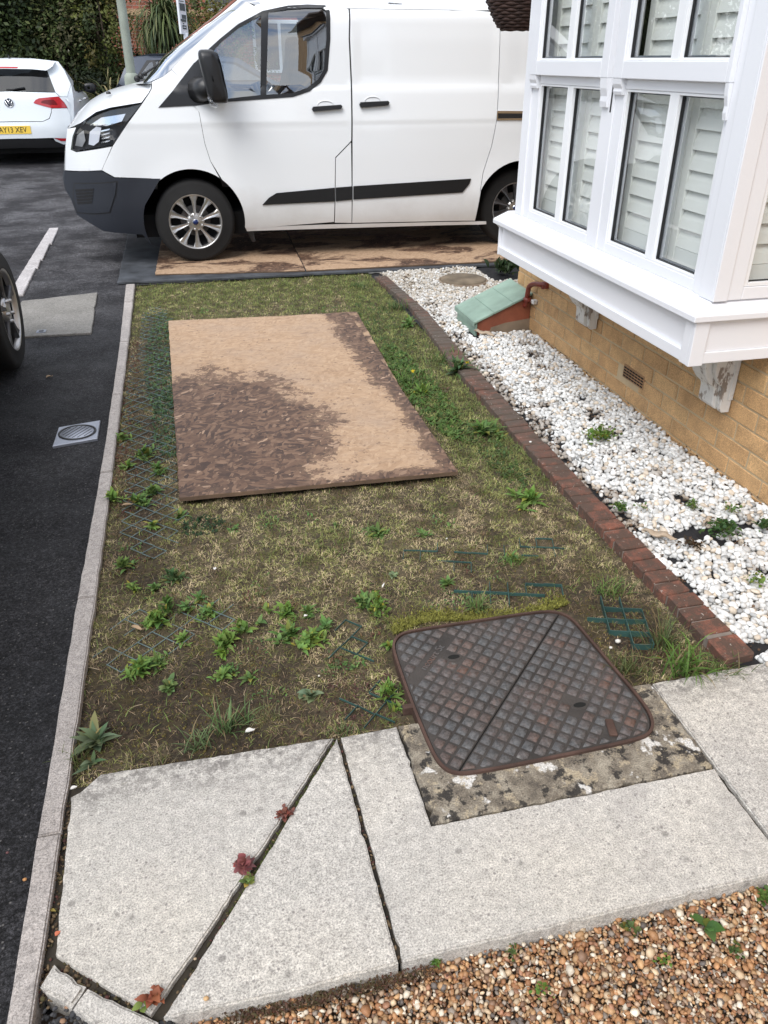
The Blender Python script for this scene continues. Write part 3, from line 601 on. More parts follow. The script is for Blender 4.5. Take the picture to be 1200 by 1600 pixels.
# ------------------------------------------------------------------ slabs in front
def rough_edge(poly, step, amp, seed):
    r = np.random.default_rng(seed); p = resamp(poly, step); cx_, cy_ = np.mean(p, axis=0); out = []
    for x, y in p:
        k = amp*r.uniform(3, 7) if r.random() < 0.06 else 0.0      # a chip out of the edge here and there
        d = math.hypot(cx_-x, cy_-y)+1e-6; out.append((x+r.normal(0, amp)+(cx_-x)/d*k, y+r.normal(0, amp)+(cy_-y)/d*k))
    return out
slabs = [
 ('large pale concrete slab at the lower left with a clipped bottom corner and a chipped top left corner', [(-0.447, 1.500), (-0.425, 1.512), (-0.405, 1.535), (-0.381, 1.559), (0.226, 1.545), (-0.018, 1.212), (-0.127, 1.066), (-0.245, 0.920), (-0.287, 0.955), (-0.438, 1.085)]),
 ('pale concrete slab wedge between the two narrow cracks, pointed at its far end', [(0.236, 1.541), (0.246, 0.905), (0.034, 0.900), (-0.222, 0.905), (-0.004, 1.200)]),
 ('long pale concrete slab that wraps under the manhole surround with a wide view of its front edge', [(0.248, 1.541), (0.404, 1.545), (0.406, 1.209), (1.172, 1.209), (1.172, 0.905), (0.256, 0.905)]),
 ('pale concrete slab right of the manhole surround, ending at the brick edging', [(1.184, 1.540), (2.3, 1.550), (2.3, 0.915), (1.182, 0.907)]),
]
for i, (lab, pts) in enumerate(slabs):
    c = (float(np.mean([p[0] for p in pts])), float(np.mean([p[1] for p in pts])), 0)
    p2 = rough_edge(pts, 0.018, 0.0008, i+3)
    o = prism('paving_slab', p2, -0.07, SLAB_TOP-0.001*(i % 2), 'slab', None, 0.004, origin=c, seg=2); tag(o, lab, 'paving slab', 'concrete paving slabs')
for i, (pts, lab) in enumerate([([(85, 1504), (134, 1540), (111, 1573), (61, 1540)], 'small square cut kerb stone at the bottom left beside the kerb end'), ([(136, 1543), (246, 1595), (222, 1640), (113, 1576)], 'longer cut kerb stone at the bottom edge next to the small square one')]):
    q = [G(*p) for p in pts]; c = (float(np.mean([p[0] for p in q])), float(np.mean([p[1] for p in q])), 0)
    tag(prism('kerb_stone', rough_edge(q, 0.02, 0.0012, 40+i), -0.08, 0.0, 'slab', None, 0.006, origin=c, seg=2), lab, 'kerb stone', 'cut kerb stones')
# soil in the joints
mk_ = mk('joint_soil', [(-0.47, 1.08, -0.016), (-0.29, 0.945, -0.016), (-0.235, 0.912, -0.016), (2.4, 0.912, -0.016), (2.4, 1.540, -0.016), (-0.47, 1.540, -0.016)], [(0, 1, 2, 3, 4, 5)], simple('joint dirt', (0.03, 0.024, 0.016), 0.95, var=0.6, bump=0.8)); tag(mk_, kind='structure')

# ------------------------------------------------------------------ edging kerb along the lawn, stone by stone
kl = [(-0.545, 6.842), (-0.515, 5.2), (-0.503, 3.6), (-0.512, 2.36), (-0.512, 1.4), (-0.512, 0.976), (-0.512, -0.3)]
def interp(tab, y):
    t = sorted((b_, a_) for a_, b_ in tab); return float(np.interp(y, [q[0] for q in t], [q[1] for q in t]))
kr = [(-0.474, 6.825), (-0.462, 5.2), (-0.455, 3.6), (-0.453, 2.38), (-0.459, 1.6), (-0.461, 1.34), (-0.466, 0.965), (-0.466, -0.3)]
kerb = thing('edging_kerb', 'line of narrow pale concrete edging stones between the tarmac path and the lawn', 'kerb', (-0.5, 3.5, 0))
js = [6.84, 6.288, 5.271, 4.308, 3.341, 2.372, 1.391, 0.46, -0.3]
for i in range(len(js)-1):
    a, b_ = js[i]-0.003, js[i+1]+0.003; yy = np.linspace(a, b_, 14); r = np.random.default_rng(i+50)
    L_ = [(interp(kl, y)+r.normal(0, 0.0008), y) for y in yy]; Rr = [(interp(kr, y)+r.normal(0, 0.0012), y) for y in yy[::-1]]
    dz = r.uniform(-0.002, 0.003); prism('edging_stone', L_+Rr, -0.1, 0.004+dz, 'kerb', kerb, 0.004, seg=2)
# the short white painted kerb far left
wk = thing('white_kerb', 'short line of white kerb stones in the tarmac beyond the dark car wheel', 'kerb', (-1.42, 8.2, 0))
wy = [9.62, 8.75, 8.0, 7.65, 6.7]
for i in range(4):
    a, b_ = wy[i]-0.004, wy[i+1]+0.004; fx = lambda y: -1.475+0.033*(9.62-y)/2.3
    prism('kerb_stone', rough_edge([(fx(a), a), (fx(b_), b_), (fx(b_)+0.115, b_), (fx(a)+0.10, a)], 0.03, 0.0012, 60+i), -0.05, 0.006, 'whitestone', wk, 0.005)
# concrete chamber lid in the tarmac
cl = thing('chamber_cover', 'grey concrete chamber lid set in the tarmac beside the dark car wheel', 'cover', (-1.0, 6.05, 0))
prism('lid', rough_edge([(-1.30, 6.50), (-0.755, 6.632), (-0.716, 5.535), (-1.28, 5.55)], 0.05, 0.002, 71), -0.05, 0.003, 'chamber', cl, 0.004)
box('lifting_tag', (-1.075, 5.60, 0.004), (-1.015, 5.66, 0.007), 'galv', cl); box('tag_slot', (-1.06, 5.615, 0.0075), (-1.03, 5.645, 0.0085), 'black', cl)
# square gully lid
gu = thing('gully_cover', 'small square galvanised gully lid with a round slotted grate in the tarmac', 'drain cover', (-0.647, 3.825, 0))
prism('frame', [(-0.748, 3.690), (-0.546, 3.735), (-0.548, 3.962), (-0.745, 3.918)], -0.03, 0.002, 'galv', gu, 0.003)
lathe('ring', [(0.090, 0.0025), (0.090, 0.006), (0.080, 0.006), (0.080, 0.0025)], 'black', gu, (-0.647, 3.827, 0), 'z', 40)
lathe('disc', [(0.0, 0.0055), (0.074, 0.0055), (0.077, 0.003)], 'galv', gu, (-0.647, 3.827, 0), 'z', 40)
for k in range(-3, 4):
    w = math.sqrt(0.07**2-(k*0.021)**2); a = R(58); ca, sa = math.cos(a), math.sin(a); c0 = (-0.647-sa*k*0.021, 3.827+ca*k*0.021)
    prism('slot', [(c0[0]+ca*s*w-sa*t, c0[1]+sa*s*w+ca*t) for s, t in ((-1, -0.0022), (1, -0.0022), (1, 0.0022), (-1, 0.0022))], 0.0045, 0.0062, 'black', gu)

# ------------------------------------------------------------------ manhole with concrete surround and two triangular plates
mh = thing('manhole_cover', 'rusty square iron manhole cover of two triangular plates with a raised grid', 'manhole cover', (0.79, 1.62, 0))
out = [(0.408, 1.209), (1.178, 1.213), (1.186, 1.540), (1.120, 1.56), (1.02, 1.5), (0.9, 1.4), (0.5, 1.42), (0.43, 1.48), (0.408, 1.543)]
sr = thing('manhole_surround', 'rough lichened concrete surround below and right of the iron manhole cover', 'concrete surround', (0.79, 1.3, 0))
prism('concrete', rough_edge([(0.410, 1.211), (1.174, 1.213), (1.180, 1.54), (0.410, 1.543)], 0.02, 0.0022, 91), -0.07, 0.004, 'surround', sr, 0.006)
E_ = [(0.462, 1.630), (0.466, 1.837), (0.476, 1.888), (0.505, 1.921), (0.545, 1.934), (0.80, 1.934), (1.000, 1.934), (1.056, 1.915), (1.086, 1.870), (1.094, 1.75), (1.104, 1.607), (1.114, 1.46), (1.106, 1.395), (1.079, 1.352), (1.030, 1.333), (0.80, 1.328), (0.555, 1.326), (0.500, 1.338), (0.474, 1.375), (0.466, 1.44)]
def smooth_poly(p, it=2):
    for _ in range(it):
        q = []
        for i in range(len(p)):
            a, b_ = np.array(p[i]), np.array(p[(i+1) % len(p)]); q += [tuple(a*0.75+b_*0.25), tuple(a*0.25+b_*0.75)]
        p = q
    return p
E2 = smooth_poly(E_, 2); Ein = inset(E2, 0.008); Epl = inset(E2, 0.0105)
V = [(x, y, z) for z, P_ in ((-0.04, E2), (0.0125, E2), (0.0125, Ein), (-0.04, Ein)) for x, y in P_]; n = len(E2); Fs = []
for k in range(4):
    for i in range(n): Fs.append((k*n+i, k*n+(i+1) % n, ((k+1) % 4)*n+(i+1) % n, ((k+1) % 4)*n+i))
mk('rim', V, Fs, 'rust', mh)
mk('pit', [(x, y, 0.0042) for x, y in inset(E2, 0.004)], [tuple(range(n))], 'hole', mh)
A_, B_ = np.array((1.064, 1.918)), np.array((0.508, 1.333)); dv = (B_-A_)/np.linalg.norm(B_-A_); nv_ = np.array([-dv[1], dv[0]])
Epa = np.array(Epl); sd = (Epa-A_)@nv_
def halfpoly(sign):
    out = []; n = len(Epl)
    for i in range(n):
        s1, s2 = sd[i]*sign-0.002, sd[(i+1) % n]*sign-0.002
        if s1 > 0: out.append(tuple(Epa[i]))
        if s1*s2 < 0: out.append(tuple(Epa[i]+(Epa[(i+1) % n]-Epa[i])*s1/(s1-s2)))
    return out
HO = [np.array((0.644, 1.776)), np.array((0.929, 1.495))]; LET = np.array((0.580, 1.790)); KEY = np.array((0.973, 1.392))
rr = np.random.default_rng(8)
HULL = inset(E2, 0.017)
def poly_area(p): return abs(0.5*sum(p[i][0]*p[(i+1) % len(p)][1]-p[(i+1) % len(p)][0]*p[i][1] for i in range(len(p))))
def clip_convex(sub, cl):
    A = 0.5*sum(cl[i][0]*cl[(i+1) % len(cl)][1]-cl[(i+1) % len(cl)][0]*cl[i][1] for i in range(len(cl))); s_ = 1 if A > 0 else -1; out = [np.array(p, float) for p in sub]
    for i in range(len(cl)):
        a, b_ = np.array(cl[i]), np.array(cl[(i+1) % len(cl)]); e = b_-a; side = [s_*(e[0]*(p[1]-a[1])-e[1]*(p[0]-a[0])) for p in out]; new = []
        for j in range(len(out)):
            p, q, sp_, sq_ = out[j], out[(j+1) % len(out)], side[j], side[(j+1) % len(out)]
            if sp_ >= 0: new.append(p)
            if sp_*sq_ < 0: new.append(p+(q-p)*sp_/(sp_-sq_))
        out = new
        if len(out) < 3: return []
    return out
for sign in (1, -1):
    hp = halfpoly(sign)
    prism('cover_plate', hp, 0.0043, 0.0075, 'irongroove', mh, 0.001)
    VV_, FF_, CC_ = [], [], []; pitch = 0.0375; hin = inset(hp, 0.006)
    for i in range(-30, 30):
        for j in range(0, 20):
            c = A_+dv*(i*pitch+pitch/2)+nv_*sign*(j*pitch*0.94+pitch*0.47)
            if min(np.linalg.norm(c-h_) for h_ in HO) < 0.036: continue
            if abs((c-LET)@dv) < 0.125 and abs((c-LET)@nv_) < 0.020 and sign == (1 if (LET-A_)@nv_ > 0 else -1): continue
            if abs((c-KEY)@dv) < 0.05 and abs((c-KEY)@nv_) < 0.03: continue
            sq = [c+dv*a*0.0148+nv_*b_*0.0140 for a, b_ in ((-1, -1), (1, -1), (1, 1), (-1, 1))]
            sq = clip_convex(sq, HULL)
            if len(sq) >= 3: sq = clip_convex(sq, [A_-dv+nv_*sign*0.005, B_+dv+nv_*sign*0.005, B_+dv+nv_*sign*2, A_-dv+nv_*sign*2])
            if len(sq) < 3 or poly_area(sq) < 1.2e-4: continue
            c = np.mean(sq, axis=0); m_ = len(sq)
            h = 0.0110+rr.normal(0, 0.0004); top = [c+(q-c)*0.87 for q in sq]; b0 = len(VV_)
            VV_ += [(q[0]-0.79, q[1]-1.62, 0.0072) for q in sq]+[(q[0]-0.79, q[1]-1.62, h+rr.normal(0, .0003)) for q in top]
            FF_ += [(b0+m_, b0+m_+k_, b0+m_+k_+1) for k_ in range(1, m_-1)]+[t_ for q in range(m_) for t_ in ((b0+q, b0+(q+1) % m_, b0+m_+(q+1) % m_), (b0+q, b0+m_+(q+1) % m_, b0+m_+q))]
            ru = float(smooth_noise(c[0:1]*1.0, c[1:2]*1.0, 0.22, 81)[0])+rr.normal(0, 0.32)+(0.35 if sign*((B_-A_)@dv) and (c-A_)@nv_*1 < 0 else 0.0)
            g_ = np.array((0.092, 0.093, 0.095)) if ru < 0.25 else (np.array((0.105, 0.080, 0.070)) if ru < 0.8 else np.array((0.140, 0.075, 0.052)))
            CC_ += [g_*rr.uniform(0.75, 1.15)]*(2*m_)
    fast('raised_grid', VV_, FF_, 'ironstud', mh, False, np.array(CC_), k=3)['kind'] = 'stuff'
for h_ in HO:
    pts = [h_+np.array((math.cos(a)*0.019, math.sin(a)*0.0095)) for a in np.linspace(0, 2*math.pi, 17)[:-1]]
    pr = [h_+np.array((math.cos(a)*0.027, math.sin(a)*0.018)) for a in np.linspace(0, 2*math.pi, 25)[:-1]]
    prism('key_hole', [tuple(p) for p in pts], 0.0078, 0.0100, 'hole', mh); 
    prism('keyhole_boss', [tuple(p) for p in pr], 0.007, 0.0092, 'irongroove', mh, 0.001)
box('lifting_block', (-0.011, -0.03, 0.007), (0.011, 0.03, 0.016), 'rust', mh, 0.002, origin=(0, 0, 0))
bpy.data.objects['lifting_block'].location = (KEY[0]-0.79, KEY[1]-1.62, 0); bpy.data.objects['lifting_block'].rotation_euler = (0, 0, R(-14))
ang = math.atan2(-dv[1], -dv[0])
text('cast_lettering', 'ncourt St', 0.034, 'iron', mh, Matrix.Translation((LET[0], LET[1], 0.0078)) @ Matrix.Rotation(ang, 4, 'Z'), 0.0022)
box('frame_lug', (0.437, 1.595, -0.02), (0.470, 1.612, 0.012), 'rust', mh, 0.003)

# ------------------------------------------------------------------ brick edging between lawn and pebbles
eL = [(1.490, 6.62), (1.543, 5.655), (1.455, 4.363), (1.449, 3.923), (1.439, 3.152), (1.432, 2.6), (1.438, 2.2), (1.444, 1.937), (1.452, 1.57)]
eR = [(1.590, 6.62), (1.625, 5.463), (1.570, 4.273), (1.545, 3.131), (1.535, 2.378), (1.545, 1.95), (1.556, 1.57)]
ed = thing('brick_edging', 'curved line of weathered red bricks on edge between the lawn and the white pebbles', 'brick edging', (1.49, 4, 0))
V = []; Fs = []
for i, y in enumerate(np.linspace(1.575, 6.62, 60)):
    V += [(interp(eL, y)+0.006, y, -0.06), (interp(eL, y)+0.006, y, 0.007), (interp(eR, y)-0.006, y, 0.007), (interp(eR, y)-0.006, y, -0.06)]
    if i: Fs += [(i*4-4+k, i*4-3+k, i*4+1+k, i*4+k) for k in range(3)]
mk('mortar_bed', V, Fs, 'darkmortar', ed)
def brick_mesh(lx, ly, lz, bev, seed):
    r = random.Random(seed); bm = bmesh.new(); bmesh.ops.create_cube(bm, size=1)
    for v in bm.verts: v.co = Vector((v.co.x*lx+r.uniform(-.0012, .0012), v.co.y*ly+r.uniform(-.0012, .0012), v.co.z*lz+r.uniform(-.001, .001)))
    bmesh.ops.bevel(bm, geom=bm.edges[:], offset=bev, segments=1, affect='EDGES'); me = bpy.data.meshes.new('brick'); bm.to_mesh(me); bm.free(); return me
em = [brick_mesh(0.104, 0.0655, 0.10, 0.0055, s) for s in range(8)]; 
for m_ in em: m_.materials.append(M['edging'])
y = 1.60; i = 0
while y < 6.60:
    w_ = 1.0 if i else 1.55
    o = bpy.data.objects.new('brick', em[i % 8]); COL.objects.link(o); o.parent = ed
    yc = y+0.0; x0, x1 = interp(eL, yc), interp(eR, yc); o.scale = ((x1-x0)/0.104, w_, 1)
    sl = (interp(eL, yc+0.1)-interp(eL, yc-0.1))/0.2
    o.location = ((x0+x1)/2-1.49+random.uniform(-.003, .003), yc-4+(0.02 if not i else 0), -0.032+random.uniform(-.003, .003)); o.rotation_euler = (random.uniform(-.03, .03), random.uniform(-.03, .03), -sl+random.uniform(-.03, .03))
    y += 0.0730*w_+(0.012 if not i else random.uniform(-0.001, 0.002)); i += 1

# ------------------------------------------------------------------ boards
def board(name, pts, z0, z1, mat, label, grp=None, seed=1, rot=0.0):
    ox, oy = pts[0]; ca, sa = math.cos(-rot), math.sin(-rot)
    loc_ = [((x-ox)*ca-(y-oy)*sa, (x-ox)*sa+(y-oy)*ca) for x, y in pts]
    r = np.random.default_rng(seed); p = [(a+r.normal(0, 0.0014), b_+r.normal(0, 0.0014)) for a, b_ in resamp(loc_, 0.04)]
    o = prism(name, p, 0, z1-z0, mat, None, 0.002, origin=(0, 0, 0)); o.data.materials.append(M['osb_edge'])
    for f in o.data.polygons:
        if abs(f.normal.z) < 0.5: f.material_index = 1
    o.location = (ox, oy, z0); o.rotation_euler = (0, 0, rot); tag(o, label, 'board', grp); return o
board('chipboard_sheet', [G(280, 777, .024), G(716, 736, .024), G(545, 489, .024), G(263, 501, .024)], 0.004, 0.024, 'osb', 'big rectangular chipboard sheet lying alone on the lawn, darkened by wet at its lower left', None, 1)
board('chipboard_sheet', [(0.0, 3.5), (1.035, 3.45), (1.135, 5.63), (0.1, 5.65)], -0.014, 0.002, 'osb2', 'chipboard sheet mostly hidden under the big lawn one, showing along its right edge', None, 2)
mt = prism('rubber_mat', rough_edge([(-0.615, 6.900), (1.0, 6.83), (3.5, 6.80), (3.5, 9.35), (-0.62, 9.35)], 0.1, 0.003, 5), -0.006, 0.012, 'mat', None, 0.004, origin=(0, 8, 0)); tag(mt, 'dark grey rubber matting laid under the van and its chipboard sheets', 'mat')
board('chipboard_sheet', [(-0.315, 7.06), (0.945, 6.900), (1.03, 9.28), (-0.25, 9.30)], 0.014, 0.026, 'osb2', 'left chipboard sheet under the van with its front wheel standing on it', 'chipboard sheets under the van', 3)
board('chipboard_sheet', [(0.955, 6.898), (3.38, 6.855), (3.39, 8.06), (0.995, 8.09)], 0.014, 0.027, 'osb2', 'right chipboard sheet under the side door of the van, the one nearer the lawn', 'chipboard sheets under the van', 4)
board('chipboard_sheet', [(0.999, 8.10), (3.39, 8.07), (3.40, 9.27), (1.04, 9.29)], 0.014, 0.026, 'osb2', 'chipboard sheet deep in the shade under the far side of the van', 'chipboard sheets under the van', 5)

# ================================================================== HOUSE WITH THE BAY WINDOW
WX, WEND = 2.2, 5.20
hw = thing('brick_house', 'buff brick house wall at the right below and beside the white bay window', 'house', (WX, 3.5, 0))
box('mortar_wall', (WX+0.0010, -1.2, -0.1), (WX+0.30, WEND-0.005, 0.756), 'mortar', hw)
box('upper_wall', (WX+0.02, 2.55, 3.1), (WX+0.32, WEND-0.002, 5.2), 'buffwall', hw)
box('upper_wall', (WX-0.002, -1.2, 0.757), (WX+0.32, 2.545, 5.2), 'buffwall', hw)
box('far_return_wall', (WX+0.30, WEND-0.3, -0.1), (WX+3.0, WEND-0.0, 5.2), 'buffwall', hw)
prism('roof', [(WX-0.35, 5.15), (WX-0.35, 5.3), (WX+4, 8.0), (WX+4, 7.8)], -1.5, WEND+0.3, 'roof', hw, 0, ax=1)
PB, PH = 0.2285, 0.0835
bmz = [brick_mesh(0.024, 0.218, 0.0735, 0.0022, 100+s) for s in range(8)]
for m_ in bmz: m_.materials.append(M['brick'])
hb = brick_mesh(0.024, 0.104, 0.0735, 0.0022, 120); hb.materials.append(M['brick'])
for row in range(-1, 9):
    z = 0.0865+PH*row-PH/2-0.0015   # measured bed joints at .0865, .170, .2535, .337
    off = 0.0 if row % 2 == 0 else PB/2
    y = WEND-0.002
    if row % 2: 
        o = bpy.data.objects.new('brick', hb); COL.objects.link(o); o.parent = hw; o.location = (0.0085, y-0.052-3.5, z); y -= PB/2
    while y > 1.75:
        yc = y-PB/2; top = z+PH/2
        skip = (0.09 < z < 0.2 and 3.40 < yc < 3.68)
        if not skip:
            o = bpy.data.objects.new('brick', bmz[random.randrange(8)]); COL.objects.link(o); o.parent = hw
            o.location = (0.0085+random.uniform(-.0012, .0012), yc-3.5, z); o.rotation_euler = (0, 0, random.uniform(-.004, .004))
        y -= PB
bm = bmesh.new()
for row in range(-1, 9):
    z = 0.0865+PH*row-PH/2-0.0015; y = 1.7
    while y > -1.0:
        a = bmesh.ops.create_cube(bm, size=1)['verts']
        for v in a: v.co = Vector((WX+0.0085+v.co.x*0.022, y-PB/2-(PB/2 if row % 2 else 0)+v.co.y*0.218, z+v.co.z*0.0735))
        y -= PB
tag(bmobj('brick_course', bm, 'brick', hw), kind='stuff')
# end face of the wall, seen dark under the bay
for row in range(-1, 9):
    z = 0.0865+PH*row-PH/2-0.0015
    box('brick', (WX+0.012+(0.11 if row % 2 else 0), WEND-0.016, z-0.036), (WX+0.12+(0.11 if row % 2 else 0), WEND+0.008, z+0.036), 'brick', hw, 0.002)
# air brick
av = thing('air_brick', 'small slotted air brick low in the buff wall just above the pebbles', 'air vent', (WX, 3.54, 0.155))
box('body', (WX-0.006, 3.433, 0.117), (WX+0.01, 3.650, 0.190), 'terracotta', av, 0.002)
for i in range(4):
    for j in range(7):
        y0 = 3.443+j*0.0292; z0 = 0.1255+i*0.0150; box('slot', (WX-0.0075, y0, z0), (WX-0.0055, y0+0.0235, z0+0.0075), 'hole', av)

bay = thing('bay_window', 'white plastic bay window with sash style frames on a boxed white sill', 'bay window', (1.9, 3.57, 0.6))
YN, YF = 2.545, 4.60     # near and far ends of the boxed base
def bx(n, a, b_, m='upvc', bev=0.003, p=None): return box(n, a, b_, m, p or bay, bev, 2 if bev > 0.002 else 1)
# base box, corner strips, drip strips
bx('front_fascia', (1.815, YN+0.012, 0.605), (2.19, YF-0.01, 0.752)); bx('bottom_trim', (1.800, YN+0.062, 0.588), (1.8145, YF, 0.632)); bx('corner_trim', (1.798, YN+0.0125, 0.584), (1.814, YN+0.060, 0.754))
bx('corner_trim', (1.797, YN-0.008, 0.583), (1.858, YN+0.0120, 0.754)); bx('bottom_trim', (1.8585, YN-0.006, 0.590), (2.30, YN+0.0115, 0.634)); bx('soffit', (1.805, YN+0.012, 0.594), (2.19, YF-0.01, 0.604), 'upvc', 0.001)
bx('far_trim', (1.798, YF-0.009, 0.584), (2.19, YF+0.006, 0.754)); bx('side_fascia', (1.8145, YN+0.002, 0.6345), (2.195, YN+0.0118, 0.752), 'upvc', 0.001)
# sill with sloping top
def sill(n, pts, y0, y1): return prism(n, pts, y0, y1, 'upvc', bay, 0.0, ax=1)
V = [(1.778, 4.66, .757), (1.778, YN-0.022, .757), (2.30, YN-0.022, .757), (1.778, 4.66, .782), (1.778, YN-0.022, .782), (2.30, YN-0.022, .782), (1.872, 4.66, .822), (1.872, 2.578, .822), (2.30, 2.578, .822), (1.872, 4.66, .757), (1.872, 2.578, .757), (2.30, 2.578, .757)]
o = mk('sill', V, [(0, 1, 4, 3), (1, 2, 5, 4), (3, 4, 7, 6), (4, 5, 8, 7), (0, 3, 6, 9), (1, 0, 9, 10), (2, 1, 10, 11), (2, 11, 8, 5)], 'upvc', bay)
bm = bmesh.new(); bm.from_mesh(o.data); bmesh.ops.recalc_face_normals(bm, faces=bm.faces); bmesh.ops.bevel(bm, geom=[e for e in bm.edges if len(e.link_faces) == 2], offset=0.003, segments=2, affect='EDGES'); bm.to_mesh(o.data); bm.free()
FX = 1.872; ZT = 3.0
bx('sill_core', (1.8725, 2.60, 0.757), (2.19, 4.655, 0.8225), 'upvc', 0.0)
# corner posts and mullion
bx('corner_post', (FX-0.002, 2.572, 0.8225), (FX+0.075, 2.700, ZT)); bx('post_cover', (FX-0.010, 2.566, 0.8215), (FX-0.0015, 2.652, ZT), 'upvc', 0.003); bx('post_cover', (FX-0.010, 2.556, 0.8215), (FX+0.050, 2.5655, ZT), 'upvc', 0.003)
bx('mullion', (FX+0.004, 3.536, 0.8225), (FX+0.07, 3.585, ZT)); bx('far_post', (FX, 4.462, 0.8225), (FX+0.075, 4.560, ZT)); bx('mullion_gap', (FX+0.0025, 3.556, 1.40), (FX+0.0038, 3.568, ZT), 'gasket', 0)
bx('head', (1.80, YN, ZT), (WX+0.02, 4.66, ZT+0.12)); bx('bay_roof', (1.76, YN-0.03, ZT+0.121), (WX+0.05, 4.70, ZT+0.18), 'lead')
bx('far_side_panel', (FX+0.076, 4.53, 0.8225), (WX-0.005, 4.56, ZT)); 
def frame_rect(n, par, ax, x, y0, y1, z0, z1, wl, wr, wb, wt, depth, mat='upvc', bev=0.0035):
    """four bars round an opening, outer edges given, in the plane ax=x"""
    def B(nm, a0, a1, b0, b1):
        lo, hi = (x, a0, b0), (x+depth, a1, b1)
        if ax == 1: lo, hi = (a0, x, b0), (a1, x+depth, b1)
        return box(nm, lo, hi, mat, par, bev, 2)
    B(n, y0, y0+wl, z0, z1); B(n, y1-wr, y1, z0, z1); B(n, y0+wl+0.0005, y1-wr-0.0005, z0, z0+wb); B(n, y0+wl+0.0005, y1-wr-0.0005, z1-wt, z1)
def sash(label_y0, y1, panes, zlo, zhi, pz, proud, ax=0, X=FX):
    pass
wins = [(2.700, 3.536, [(2.735, 3.045), (3.108, 3.446)]), (3.585, 4.462, [(3.662, 3.978), (4.038, 4.362)])]
def louvres(parent, x, y0, y1, z0, z1, ax=0, flip=1):
    """closed plantation shutter: stiles, rails and overlapping slats behind the glass"""
    st = 0.048
    def B(nm, a0, a1, b0, b1, t0=0, t1=0.026):
        lo, hi = ((x+t0, a0, b0), (x+t1, a1, b1)) if ax == 0 else ((a0, x+t0, b0), (a1, x+t1, b1))
        return box(nm, lo, hi, 'shutter', parent, 0.002)
    B('stile', y0, y0+st, z0, z1); B('stile', y1-st, y1, z0, z1); B('rail', y0+st, y1-st, z0, z0+0.09); B('rail', y0+st, y1-st, 1.52, 1.59)
    pitch = 0.0735; a0, a1 = y0+st+0.002, y1-st-0.002
    for zz0, zz1 in ((z0+0.094, 1.518), (1.594, z1)):
        k = int((zz1-zz0)/pitch)
        for i in range(k):
            zc = zz0+(i+0.5)*(zz1-zz0)/k; bm = bmesh.new()
            prof = [(-0.0035, -0.042), (0.004, -0.040), (0.006, 0.0), (0.012, 0.040), (0.006, 0.043), (-0.002, 0.0)]
            prof = [(u-0.004+0.0065*(w/0.042), w*0.93) for u, w in prof]
            f0 = []; f1 = []
            for u, w in prof:
                for lst, yy in ((f0, a0), (f1, a1)): lst.append(bm.verts.new((x+0.013+u, yy, zc+w) if ax == 0 else (yy, x+0.013+u, zc+w)))
            bm.faces.new(f0); bm.faces.new(f1[::-1])
            for q in range(6): bm.faces.new((f0[q], f0[(q+1) % 6], f1[(q+1) % 6], f1[q]))
            bmesh.ops.recalc_face_normals(bm, faces=bm.faces); bmobj('slat', bm, 'shutter', parent)
